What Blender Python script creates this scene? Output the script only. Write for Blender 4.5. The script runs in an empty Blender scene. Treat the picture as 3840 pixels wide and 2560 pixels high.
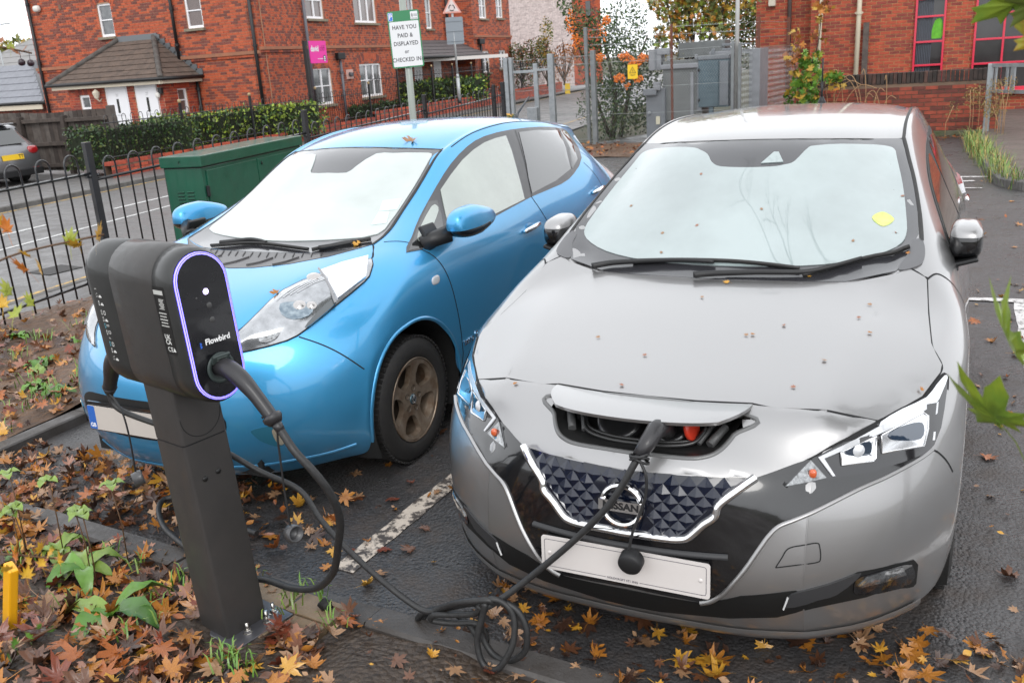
import bpy, bmesh, math, random
import numpy as np
from mathutils import Vector, Matrix
from mathutils.bvhtree import BVHTree
from mathutils import geometry as mgeo
PI = math.pi
SC = bpy.context.scene
COL = SC.collection
RNG = random.Random(11)
# camera
cam_d = bpy.data.cameras.new('camera')
cam_o = bpy.data.objects.new('camera', cam_d)
COL.objects.link(cam_o)
CAM_POS = Vector((0.802505, -3.210055, 1.866640))
def _cam_axes(yaw, pitch, roll):
 f = Vector((math.sin(yaw) * math.cos(pitch), math.cos(yaw) * math.cos(pitch), -math.sin(pitch)))
 r0 = Vector((math.cos(yaw), -math.sin(yaw), 0))
 u0 = r0.cross(f)
 r = r0 * math.cos(roll) + u0 * math.sin(roll)
 u = u0 * math.cos(roll) - r0 * math.sin(roll)
 return r, u, f
_r, _u, _f = _cam_axes(math.radians(-26.59045), math.radians(17.18988), math.radians(-3.77540))
cam_o.matrix_world = Matrix(((_r.x, _u.x, -_f.x, CAM_POS.x), (_r.y, _u.y, -_f.y, CAM_POS.y),
                             (_r.z, _u.z, -_f.z, CAM_POS.z), (0, 0, 0, 1)))
cam_d.sensor_width = 36.0
cam_d.lens = 36.0 * 3403.14 / 3840.0
cam_d.clip_start = 0.05
cam_d.clip_end = 600
cam_d.dof.use_dof = True
cam_d.dof.focus_distance = 3.6
cam_d.dof.aperture_fstop = 9.0
SC.camera = cam_o
# sky and sun (overcast)
SUN_EL, SUN_ROT = math.radians(38), math.radians(150)
world = bpy.data.worlds.new('World'); SC.world = world
world.use_nodes = True
_nt = world.node_tree
for n in list(_nt.nodes): _nt.nodes.remove(n)
_out = _nt.nodes.new('ShaderNodeOutputWorld')
_bg = _nt.nodes.new('ShaderNodeBackground')
_sky = _nt.nodes.new('ShaderNodeTexSky')
_sky.sky_type = 'NISHITA'; _sky.sun_disc = False
_sky.sun_elevation = SUN_EL; _sky.sun_rotation = SUN_ROT
_sky.altitude = 0; _sky.air_density = 1.0; _sky.dust_density = 3.0; _sky.ozone_density = 1.0
_hs = _nt.nodes.new('ShaderNodeHueSaturation'); _hs.inputs['Saturation'].default_value = 0.0
_mx = _nt.nodes.new('ShaderNodeMix'); _mx.data_type = 'RGBA'
_mx.inputs[0].default_value = 0.8
_mx.inputs[7].default_value = (10.2, 10.5, 10.9, 1)
_nt.links.new(_sky.outputs[0], _hs.inputs['Color'])
_nt.links.new(_hs.outputs[0], _mx.inputs[6])
_nt.links.new(_mx.outputs[2], _bg.inputs[0])
_bg.inputs[1].default_value = 0.15
_nt.links.new(_bg.outputs[0], _out.inputs[0])
sun_d = bpy.data.lights.new('sun', 'SUN'); sun_d.energy = 0.8; sun_d.angle = math.radians(25)
sun_d.color = (1.0, 0.97, 0.93)
sun_o = bpy.data.objects.new('sun', sun_d); COL.objects.link(sun_o)
_sd = Vector((math.sin(SUN_ROT) * math.cos(SUN_EL), math.cos(SUN_ROT) * math.cos(SUN_EL), math.sin(SUN_EL)))
sun_o.rotation_euler = _sd.to_track_quat('Z', 'Y').to_euler()
SC.view_settings.view_transform = 'Standard'
SC.view_settings.look = 'None'
SC.view_settings.exposure = 0.36
SC.view_settings.gamma = 1.0
SC.view_settings.use_curve_mapping = False
try:
 SC.cycles.max_bounces = 7; SC.cycles.transparent_max_bounces = 12
 SC.cycles.sample_clamp_indirect = 6.0
 SC.cycles.use_denoising = True
except Exception:
 pass
# object helpers
def tag(o, label=None, cat=None, group=None, kind=None):
 if label: o['label'] = label
 if cat: o['category'] = cat
 if group: o['group'] = group
 if kind: o['kind'] = kind
 return o
def empty(name, loc=(0, 0, 0), rz=0.0, parent=None):
 o = bpy.data.objects.new(name, None); COL.objects.link(o)
 o.location = loc; o.rotation_euler = (0, 0, rz); o.empty_display_size = 0.1
 if parent: o.parent = parent
 return o
def link(name, me, parent=None, mats=None):
 o = bpy.data.objects.new(name, me); COL.objects.link(o)
 if mats is not None:
  if not isinstance(mats, (list, tuple)): mats = [mats]
  for m in mats: me.materials.append(m)
 if parent: o.parent = parent
 return o
def copy_obj(o, parent=None):
 c = o.copy(); COL.objects.link(c); c.parent = parent
 return c
def copy_tree(o, parent=None):
 c = copy_obj(o, parent)
 for ch in list(o.children): copy_tree(ch, c)
 return c
class MB:
 """collects faces with a material index"""
 def __init__(s): s.v = []; s.f = []; s.m = []; s.sm = []
 def add(s, vs, fs, mi=0, smooth=False):
  b = len(s.v); s.v.extend([tuple(p) for p in vs])
  for f in fs:
   s.f.append(tuple(i + b for i in f)); s.m.append(mi); s.sm.append(smooth)
  return s
 def box(s, c, d, mi=0, M=None, bev=0.0):
  x, y, z = d[0] / 2, d[1] / 2, d[2] / 2
  if bev <= 0:
   vs = [Vector((sx * x, sy * y, sz * z)) for sx in (-1, 1) for sy in (-1, 1) for sz in (-1, 1)]
   fs = [(0, 1, 3, 2), (4, 6, 7, 5), (0, 4, 5, 1), (2, 3, 7, 6), (0, 2, 6, 4), (1, 5, 7, 3)]
  else:
   bm = bmesh.new(); bmesh.ops.create_cube(bm, size=1.0)
   for v in bm.verts: v.co = Vector((v.co.x * 2 * x, v.co.y * 2 * y, v.co.z * 2 * z))
   bmesh.ops.bevel(bm, geom=bm.edges[:], offset=bev, segments=2, affect='EDGES', profile=0.6)
   vs = [v.co.copy() for v in bm.verts]; fs = [[v.index for v in f.verts] for f in bm.faces]; bm.free()
  c = Vector(c)
  vs = [(M @ v if M is not None else v) + c for v in vs]
  return s.add(vs, fs, mi)
 def tube(s, pts, r, n=8, mi=0, caps=True, smooth=True):
  pts = [Vector(p) for p in pts]; k = len(pts)
  rs = r if isinstance(r, (list, tuple)) else [r] * k
  T = []
  for i in range(k):
   a = pts[max(i - 1, 0)]; b = pts[min(i + 1, k - 1)]
   t = (b - a); T.append(t.normalized() if t.length > 1e-9 else Vector((0, 0, 1)))
  up = Vector((0, 0, 1)) if abs(T[0].z) < 0.9 else Vector((1, 0, 0))
  nrm = (up - T[0] * up.dot(T[0])).normalized()
  vs = []; fs = []
  for i in range(k):
   nrm = (nrm - T[i] * nrm.dot(T[i]))
   nrm = nrm.normalized() if nrm.length > 1e-6 else T[i].orthogonal().normalized()
   bi = T[i].cross(nrm)
   for j in range(n):
    a = 2 * PI * j / n
    vs.append(pts[i] + (nrm * math.cos(a) + bi * math.sin(a)) * rs[i])
  for i in range(k - 1):
   for j in range(n):
    fs.append((i * n + j, i * n + (j + 1) % n, (i + 1) * n + (j + 1) % n, (i + 1) * n + j))
  s.add(vs, fs, mi, smooth)
  if caps:
   b = len(s.v) - len(vs)
   s.f.append(tuple(b + j for j in reversed(range(n)))); s.m.append(mi); s.sm.append(False)
   s.f.append(tuple(b + (k - 1) * n + j for j in range(n))); s.m.append(mi); s.sm.append(False)
  return s
 def lathe(s, prof, n=24, mi=0, M=None, smooth=True):
  """prof: list of (r, z) about the z axis"""
  vs = []; fs = []
  for (r, z) in prof:
   for j in range(n):
    a = 2 * PI * j / n; vs.append(Vector((r * math.cos(a), r * math.sin(a), z)))
  for i in range(len(prof) - 1):
   for j in range(n):
    fs.append((i * n + j, i * n + (j + 1) % n, (i + 1) * n + (j + 1) % n, (i + 1) * n + j))
  if M is not None: vs = [M @ v for v in vs]
  return s.add(vs, fs, mi, smooth)
 def prism(s, poly, h, mi=0, M=None, smooth=False):
  """poly: list of (x, y), extruded 0..h in z"""
  n = len(poly)
  vs = [Vector((p[0], p[1], 0)) for p in poly] + [Vector((p[0], p[1], h)) for p in poly]
  if M is not None: vs = [M @ v for v in vs]
  fs = [tuple(reversed(range(n))), tuple(range(n, 2 * n))]
  fs += [(i, (i + 1) % n, n + (i + 1) % n, n + i) for i in range(n)]
  return s.add(vs, fs, mi, smooth)
 def mesh(s, name):
  me = bpy.data.meshes.new(name); me.from_pydata(s.v, [], s.f)
  me.polygons.foreach_set('material_index', s.m)
  me.polygons.foreach_set('use_smooth', s.sm)
  me.update(); return me
 def build(s, name, mats, parent=None):
  return link(name, s.mesh(name), parent, mats)
def smooth_angle(o, deg=35):
 try:
  o.data.set_sharp_from_angle(angle=math.radians(deg))
 except Exception:
  pass
def rounded(w, h, r, n=5):
 pts = []
 for cx, cy, a0 in ((w / 2 - r, h / 2 - r, 0), (-w / 2 + r, h / 2 - r, 90), (-w / 2 + r, -h / 2 + r, 180), (w / 2 - r, -h / 2 + r, 270)):
  for i in range(n + 1):
   a = math.radians(a0 + 90 * i / n); pts.append((cx + r * math.cos(a), cy + r * math.sin(a)))
 return pts
def catmull(pts, n=8, closed=False):
 P = [Vector(p) for p in pts]; k = len(P); out = []
 rng = range(k if closed else k - 1)
 for i in rng:
  if closed: p0, p1, p2, p3 = P[(i - 1) % k], P[i], P[(i + 1) % k], P[(i + 2) % k]
  else: p0, p1, p2, p3 = P[max(i - 1, 0)], P[i], P[i + 1], P[min(i + 2, k - 1)]
  for j in range(n):
   t = j / n
   out.append(0.5 * ((2 * p1) + (p2 - p0) * t + (2 * p0 - 5 * p1 + 4 * p2 - p3) * t * t + (3 * p1 - p0 - 3 * p2 + p3) * t ** 3))
 if not closed: out.append(P[-1])
 return out
# materials
MATS = {}
def mat(name, col=(0.5, 0.5, 0.5), rough=0.5, metal=0.0, coat=0.0, spec=0.5, noise=0.0, nscale=8.0, bump=0.0, bscale=40.0,
  col2=None, emit=None, estr=0.0, alpha=1.0, trans=0.0, ior=1.45, detail=4.0, coat_rough=0.05, rnoise=0.0, rscale=12.0):
 """Principled material with optional noise between two colours, roughness variation and bump (object coordinates)"""
 if name in MATS: return MATS[name]
 m = bpy.data.materials.new(name); m.use_nodes = True; nt = m.node_tree
 b = nt.nodes['Principled BSDF']
 b.inputs['Base Color'].default_value = (*col, 1); b.inputs['Roughness'].default_value = rough
 b.inputs['Metallic'].default_value = metal; b.inputs['IOR'].default_value = ior
 b.inputs['Specular IOR Level'].default_value = spec
 b.inputs['Coat Weight'].default_value = coat; b.inputs['Coat Roughness'].default_value = coat_rough
 b.inputs['Alpha'].default_value = alpha; b.inputs['Transmission Weight'].default_value = trans
 if emit: b.inputs['Emission Color'].default_value = (*emit, 1); b.inputs['Emission Strength'].default_value = estr
 if noise > 0 or bump > 0 or rnoise > 0:
  tc = nt.nodes.new('ShaderNodeTexCoord')
  def nz(sc, det):
   n = nt.nodes.new('ShaderNodeTexNoise'); n.inputs['Scale'].default_value = sc; n.inputs['Detail'].default_value = det
   n.inputs['Roughness'].default_value = 0.6
   nt.links.new(tc.outputs['Object'], n.inputs['Vector']); return n
  if noise > 0:
   n = nz(nscale, detail)
   r = nt.nodes.new('ShaderNodeMapRange'); r.inputs[1].default_value = 0.5 - 0.5 * (1.05 - noise); r.inputs[2].default_value = 0.5 + 0.5 * (1.05 - noise)
   mx = nt.nodes.new('ShaderNodeMix'); mx.data_type = 'RGBA'
   c2 = col2 or tuple(c * 0.6 for c in col)
   mx.inputs[6].default_value = (*col, 1); mx.inputs[7].default_value = (*c2, 1)
   nt.links.new(n.outputs['Fac'], r.inputs[0]); nt.links.new(r.outputs[0], mx.inputs[0])
   nt.links.new(mx.outputs[2], b.inputs['Base Color'])
  if rnoise > 0:
   n = nz(rscale, 5.0)
   r = nt.nodes.new('ShaderNodeMapRange'); r.inputs[1].default_value = 0.35; r.inputs[2].default_value = 0.7
   r.inputs[3].default_value = rough; r.inputs[4].default_value = min(1, rough + rnoise)
   nt.links.new(n.outputs['Fac'], r.inputs[0]); nt.links.new(r.outputs[0], b.inputs['Roughness'])
  if bump > 0:
   n = nz(bscale, 6.0)
   bp = nt.nodes.new('ShaderNodeBump'); bp.inputs['Strength'].default_value = 1.0; bp.inputs['Distance'].default_value = bump
   nt.links.new(n.outputs['Fac'], bp.inputs['Height']); nt.links.new(bp.outputs[0], b.inputs['Normal'])
 MATS[name] = m
 return m
# car bodies: smooth surface from a net of measured points (x, y, z), half a car
def eval_net(net, sub=6, it=4, sharp=()):
 D = np.array(net, float)
 if sharp:
  cols = []
  for j in range(D.shape[1]):
   if j in sharp:
    a = D[:, j] + (D[:, j - 1] - D[:, j]) * 0.12; b = D[:, j] + (D[:, j + 1] - D[:, j]) * 0.12
    cols += [a, D[:, j], b]
   else: cols.append(D[:, j])
  D = np.stack(cols, 1)
 def pad(Q):
  top = 2 * Q[0] - Q[1]; bot = 2 * Q[-1] - Q[-2]
  Q = np.concatenate([top[None], Q, bot[None]], 0)
  lf = Q[:, 1] * np.array([-1, 1, 1]); rt = 2 * Q[:, -1] - Q[:, -2]
  return np.concatenate([lf[:, None], Q, rt[:, None]], 1)
 w = np.array([1, 4, 1]) / 6.0
 def limit(Q):
  P = pad(Q)
  R = sum(w[i] * P[i:P.shape[0] - 2 + i] for i in range(3))
  return sum(w[i] * R[:, i:R.shape[1] - 2 + i] for i in range(3))
 Q = D.copy()
 for _ in range(it):
  Q = Q + (D - limit(Q))
  Q[:, 0, 0] = 0
 P = pad(Q)
 def basis(t):
  return np.array([(1 - t) ** 3, 3 * t ** 3 - 6 * t ** 2 + 4, -3 * t ** 3 + 3 * t ** 2 + 3 * t + 1, t ** 3]) / 6.0
 nr, nc = D.shape[:2]
 def ev(A, n):
  out = []
  for i in range(n - 1):
   for k in range(sub):
    b = basis(k / sub); out.append(sum(b[q] * A[i + q] for q in range(4)))
  b = basis(1.0); i = n - 2
  out.append(sum(b[q] * A[i + q] for q in range(4)))
  return np.array(out)
 R = ev(P, nr)
 R = np.swapaxes(ev(np.swapaxes(R, 0, 1), nc), 0, 1)
 return R
class Body:
 def __init__(s, net, sub=6, sharp=()):
  H = eval_net(net, sub, sharp=sharp); s.H = H
  nr, nc = H.shape[:2]
  L = H[:, :0:-1] * np.array([-1, 1, 1])
  G = np.concatenate([L, H], 1); s.G = G; s.nr = nr; s.nc = G.shape[1]
  s.verts = [Vector(p) for p in G.reshape(-1, 3)]
  s.faces = [(i * s.nc + j, i * s.nc + j + 1, (i + 1) * s.nc + j + 1, (i + 1) * s.nc + j) for i in range(nr - 1) for j in range(s.nc - 1)]
  s.bvh = BVHTree.FromPolygons(s.verts, s.faces)
  me = bpy.data.meshes.new('tmp'); me.from_pydata(s.verts, [], s.faces); me.update()
  s.vn = [v.normal.copy() for v in me.vertices]
  if s.vn[(nr // 2) * s.nc + s.nc // 2].z < 0:
   s.faces = [tuple(reversed(f)) for f in s.faces]; s.vn = [-n for n in s.vn]
  bpy.data.meshes.remove(me)
 def normal(s, idx, p):
  f = s.faces[idx]; w = [1.0 / max((s.verts[i] - p).length, 1e-6) ** 2 for i in f]
  n = Vector((0, 0, 0))
  for i, a in zip(f, w): n += s.vn[i] * a
  return n.normalized()
 def near(s, p):
  loc, nrm, idx, d = s.bvh.find_nearest(Vector(p)); return loc, s.normal(idx, loc)
 def proj(s, p, d):
  """project p onto the body along +-d (closest hit), else nearest point"""
  d = Vector(d).normalized(); p = Vector(p)
  best = None
  for sg in (1, -1):
   h = s.bvh.ray_cast(p - d * sg * 0.25, d * sg, 0.6)
   if h[0] is not None:
    q = (h[0] - p).length
    if best is None or q < best[0]: best = (q, h[0], s.normal(h[2], h[0]))
  if best is None or best[0] > 0.3: return s.near(p)
  return best[1], best[2]
 def line(s, pts, n=6, off=0.0, snap=True):
  """smooth curve through pts laid on the body -> list of (point, normal)"""
  C = catmull(pts, n); out = []
  for p in C:
   l, nn = s.near(p); out.append((l + nn * off, nn))
  return out
 def patch(s, outline, off=0.003, res=0.02, curve=4, axis=None, mi=0, thick=0.004, mb=None, straight=False, dome=0.0):
  """panel laid on the body inside a 3-D outline: triangulated, lifted by off, with an edge of its own"""
  pts = [Vector(p) for p in outline]
  if not straight: pts = catmull(pts, curve, closed=True)
  on = [s.near(p) for p in pts]
  ax = Vector((0, 0, 0))
  for p, n in on: ax += n
  if axis is not None: ax = Vector(axis)
  ax.normalize()
  e1 = ax.orthogonal().normalized(); e2 = ax.cross(e1)
  o = sum((p for p, n in on), Vector((0, 0, 0))) / len(on)
  q2 = [Vector(((p - o).dot(e1), (p - o).dot(e2))) for p, n in on]
  Q = []; S = []
  for a, b in zip(q2, on):
   if not Q or (a - Q[-1]).length > 1e-4: Q.append(a); S.append(b)
  if (Q[0] - Q[-1]).length < 1e-4: Q.pop(); S.pop()
  xs = [a.x for a in Q]; ys = [a.y for a in Q]
  grid = []
  y = min(ys) + res / 2; k = 0
  def inside(x, y):
   c = False; m = len(Q)
   for i in range(m):
    a, b = Q[i], Q[i - 1]
    if (a.y > y) != (b.y > y) and x < (b.x - a.x) * (y - a.y) / (b.y - a.y) + a.x: c = not c
   return c
  def dist(x, y):
   p = Vector((x, y)); m = 9
   for i in range(len(Q)):
    a, b = Q[i - 1], Q[i]; ab = b - a; t = max(0, min(1, (p - a).dot(ab) / max(ab.length_squared, 1e-12)))
    m = min(m, (p - a - ab * t).length)
   return m
  while y < max(ys):
   x = min(xs) + (res / 2 if k % 2 else 0)
   while x < max(xs):
    if inside(x, y) and dist(x, y) > res * 0.35: grid.append(Vector((x, y)))
    x += res
   y += res * 0.87; k += 1
  n = len(Q)
  r = mgeo.delaunay_2d_cdt(Q + grid, [(i, (i + 1) % n) for i in range(n)], [], 1, 1e-5)
  vs, fs = r[0], r[2]
  out = []
  for v in vs:
   p = o + e1 * v.x + e2 * v.y
   l, nn = s.proj(p, ax)
   up = off + (dome * min(1.0, dist(v.x, v.y) / 0.05) if dome else 0)
   out.append(l + nn * up)
  mb = mb or MB()
  fl = []
  for f in fs:
   f = tuple(f)
   a, b, c = (out[f[0]], out[f[1]], out[f[2]])
   if (b - a).cross(c - a).dot(ax) < 0: f = tuple(reversed(f))
   fl.append(f)
  mb.add(out, fl, mi, True)
  rim = [out_p for out_p in (S[i][0] + S[i][1] * off for i in range(n))]
  low = [S[i][0] - S[i][1] * thick for i in range(n)]
  mb.add(rim + low, [(i, (i + 1) % n, n + (i + 1) % n, n + i) for i in range(n)], mi, False)
  return mb
 def strip(s, pts, w=0.004, off=0.0012, n=6, mb=None, mi=0, closed=False, raise_=0.0):
  """narrow band lying on the body (shut line, seal, trim)"""
  C = catmull(pts, n, closed) if not closed else catmull(pts, n, True) + [Vector(pts[0])]
  L = []
  for p in C:
   l, nn = s.near(p); L.append((l, nn))
  mb = mb or MB(); vs = []; fs = []
  for i, (p, nn) in enumerate(L):
   a = L[max(i - 1, 0)][0]; b = L[min(i + 1, len(L) - 1)][0]
   if closed and i in (0, len(L) - 1): a = L[-2][0]; b = L[1][0]
   t = (b - a).normalized(); sd = nn.cross(t).normalized()
   ww = w if not isinstance(w, (list, tuple)) else w[0] + (w[1] - w[0]) * i / (len(L) - 1)
   h = raise_
   for q, hh in ((-ww / 2, 0), (-ww / 4, h), (ww / 4, h), (ww / 2, 0)):
    vs.append(p + sd * q + nn * (off + hh))
  for i in range(len(L) - 1):
   for k in range(3):
    fs.append((i * 4 + k, i * 4 + k + 1, i * 4 + k + 5, i * 4 + k + 4))
  f0 = fs[0]; a, b, c = vs[f0[0]], vs[f0[1]], vs[f0[2]]
  if (b - a).cross(c - a).dot(L[0][1]) < 0: fs = [tuple(reversed(f)) for f in fs]
  mb.add(vs, fs, mi, True); return mb
 def mesh(s, name, cut=None):
  """the skin; faces for which cut(centre) is true are left out"""
  me = bpy.data.meshes.new(name)
  fs = s.faces
  if cut: fs = [f for f in fs if not cut(sum((s.verts[i] for i in f), Vector()) / 4)]
  me.from_pydata(s.verts, [], fs); me.polygons.foreach_set('use_smooth', [True] * len(fs)); me.update()
  return me
def mir(pts): return [(-p[0], p[1], p[2]) for p in pts]
NET_GREY = [
 [(0,-.82,.15),(.18,-.81,.15),(.35,-.79,.15),(.50,-.74,.155),(.61,-.66,.16),(.71,-.56,.165),(.78,-.47,.17),(.815,-.42,.18),(.835,-.38,.19),(.85,-.345,.20)],
 [(0,-.875,.20),(.18,-.868,.20),(.35,-.852,.20),(.50,-.81,.20),(.62,-.735,.205),(.725,-.63,.21),(.795,-.53,.215),(.83,-.455,.22),(.85,-.40,.23),(.862,-.3545,.2475)],
 [(0,-.935,.31),(.18,-.93,.31),(.35,-.905,.31),(.50,-.855,.31),(.625,-.77,.315),(.735,-.66,.32),(.81,-.54,.33),(.85,-.455,.335),(.868,-.405,.34),(.876,-.3586,.341)],
 [(0,-.955,.40),(.18,-.95,.40),(.35,-.925,.41),(.50,-.87,.42),(.63,-.78,.43),(.745,-.665,.44),(.825,-.535,.45),(.863,-.445,.455),(.880,-.395,.45),(.883,-.338,.433)],
 [(0,-.958,.52),(.18,-.948,.52),(.35,-.915,.53),(.50,-.85,.55),(.64,-.75,.56),(.755,-.635,.57),(.833,-.505,.575),(.868,-.42,.575),(.884,-.365,.555),(.888,-.298,.511)],
 [(0,-.948,.62),(.18,-.938,.625),(.35,-.895,.64),(.50,-.81,.655),(.64,-.70,.665),(.765,-.565,.67),(.840,-.44,.67),(.871,-.365,.66),(.886,-.31,.63),(.889,-.241,.5775)],
 [(0,-.93,.71),(.18,-.915,.708),(.357,-.856,.706),(.50,-.76,.715),(.635,-.65,.725),(.775,-.50,.735),(.848,-.37,.735),(.874,-.29,.715),(.887,-.24,.68),(.890,-.18,.622)],
 [(0,-.84,.785),(.17,-.83,.785),(.335,-.775,.785),(.505,-.715,.79),(.625,-.65,.775),(.783,-.43,.785),(.854,-.29,.785),(.877,-.21,.765),(.888,-.165,.715),(.891,-.111,.652)],
 [(0,-.725,.85),(.15,-.715,.85),(.308,-.680,.85),(.514,-.630,.850),(.650,-.58,.812),(.792,-.345,.835),(.859,-.21,.825),(.880,-.13,.795),(.890,-.08,.74),(.892,-.0376,.668)],
 [(0,-.47,.908),(.17,-.465,.906),(.33,-.45,.904),(.535,-.42,.902),(.705,-.38,.865),(.803,-.24,.878),(.864,-.13,.86),(.883,-.05,.82),(.892,.01,.745),(.893,.05,.6665)],
 [(0,-.2,.958),(.18,-.2,.957),(.36,-.19,.953),(.570,-.17,.948),(.742,-.12,.925),(.818,-.04,.925),(.868,.04,.895),(.887,.08,.83),(.893,.11,.735),(.893,.135,.644)],
 [(0,.02,.992),(.19,.02,.991),(.385,.035,.988),(.595,.065,.982),(.740,.10,.972),(.812,.15,.978),(.862,.19,.928),(.889,.21,.82),(.894,.22,.70),(.894,.2216,.594)],
 [(0,.165,1.012),(.2,.17,1.012),(.40,.185,1.012),(.585,.215,1.02),(.690,.255,1.055),(.785,.30,1.035),(.856,.31,.94),(.889,.32,.80),(.894,.32,.65),(.894,.295,.5165)],
 [(0,.26,1.06),(.2,.265,1.06),(.42,.30,1.06),(.62,.37,1.078),(.695,.43,1.125),(.772,.46,1.085),(.852,.46,.95),(.890,.45,.76),(.893,.41,.57),(.890,.344,.415)],
 [(0,.50,1.225),(.2,.51,1.222),(.41,.555,1.213),(.595,.635,1.205),(.665,.69,1.237),(.735,.73,1.18),(.848,.70,.96),(.891,.66,.73),(.893,.58,.48),(.885,.40,.31)],
 [(0,.72,1.372),(.2,.735,1.368),(.39,.79,1.355),(.555,.885,1.325),(.622,.93,1.343),(.695,.96,1.27),(.844,.95,.97),(.892,.95,.72),(.893,.85,.42),(.876,.60,.22)],
 [(0,.88,1.467),(.2,.90,1.463),(.38,.97,1.45),(.525,1.08,1.428),(.585,1.155,1.433),(.660,1.20,1.36),(.840,1.2,.98),(.892,1.2,.71),(.891,1.1,.40),(.871,.95,.19)],
 [(0,1.2,1.521),(.2,1.21,1.518),(.37,1.27,1.506),(.505,1.38,1.488),(.578,1.44,1.485),(.648,1.5,1.41),(.838,1.55,.99),(.893,1.55,.71),(.891,1.5,.40),(.871,1.4,.18)],
 [(0,1.7,1.540),(.2,1.71,1.538),(.36,1.74,1.526),(.495,1.79,1.510),(.575,1.83,1.500),(.642,1.85,1.435),(.833,1.9,1.0),(.893,1.9,.72),(.891,1.9,.40),(.871,1.85,.18)],
 [(0,2.3,1.526),(.2,2.3,1.524),(.36,2.31,1.512),(.485,2.32,1.497),(.560,2.33,1.480),(.628,2.35,1.42),(.828,2.3,1.01),(.892,2.25,.73),(.890,2.2,.42),(.871,2.356,.205)],
 [(0,2.8,1.48),(.2,2.8,1.478),(.35,2.8,1.468),(.47,2.8,1.45),(.54,2.78,1.435),(.607,2.72,1.37),(.818,2.55,1.03),(.888,2.5,.76),(.889,2.42,.52),(.885,2.346,.36)],
 [(0,3.15,1.42),(.2,3.15,1.418),(.34,3.14,1.408),(.45,3.12,1.39),(.52,3.05,1.375),(.582,2.95,1.32),(.800,2.8,1.05),(.880,2.75,.80),(.887,2.68,.72),(.889,2.60,.655)],
 [(0,3.33,1.24),(.2,3.33,1.24),(.36,3.31,1.24),(.5,3.25,1.235),(.60,3.15,1.22),(.67,3.05,1.19),(.79,2.98,1.06),(.868,2.93,.85),(.884,2.93,.70),(.887,2.93,.59)],
 [(0,3.47,1.02),(.2,3.47,1.02),(.4,3.44,1.02),(.57,3.36,1.02),(.70,3.25,1.02),(.77,3.17,1.0),(.83,3.10,.95),(.865,3.06,.80),(.88,3.06,.62),(.882,3.04,.43)],
 [(0,3.53,.80),(.25,3.52,.8),(.45,3.48,.8),(.62,3.40,.8),(.74,3.30,.8),(.80,3.22,.79),(.84,3.16,.75),(.865,3.12,.65),(.875,3.10,.5),(.87,3.06,.31)],
 [(0,3.55,.55),(.25,3.54,.55),(.45,3.50,.55),(.62,3.42,.55),(.74,3.32,.55),(.80,3.25,.55),(.84,3.18,.52),(.86,3.14,.45),(.865,3.11,.36),(.86,3.07,.22)],
 [(0,3.50,.28),(.25,3.49,.28),(.45,3.45,.28),(.60,3.38,.28),(.70,3.29,.28),(.76,3.22,.27),(.80,3.17,.26),(.82,3.13,.24),(.83,3.10,.21),(.83,3.07,.18)],
]
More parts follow.
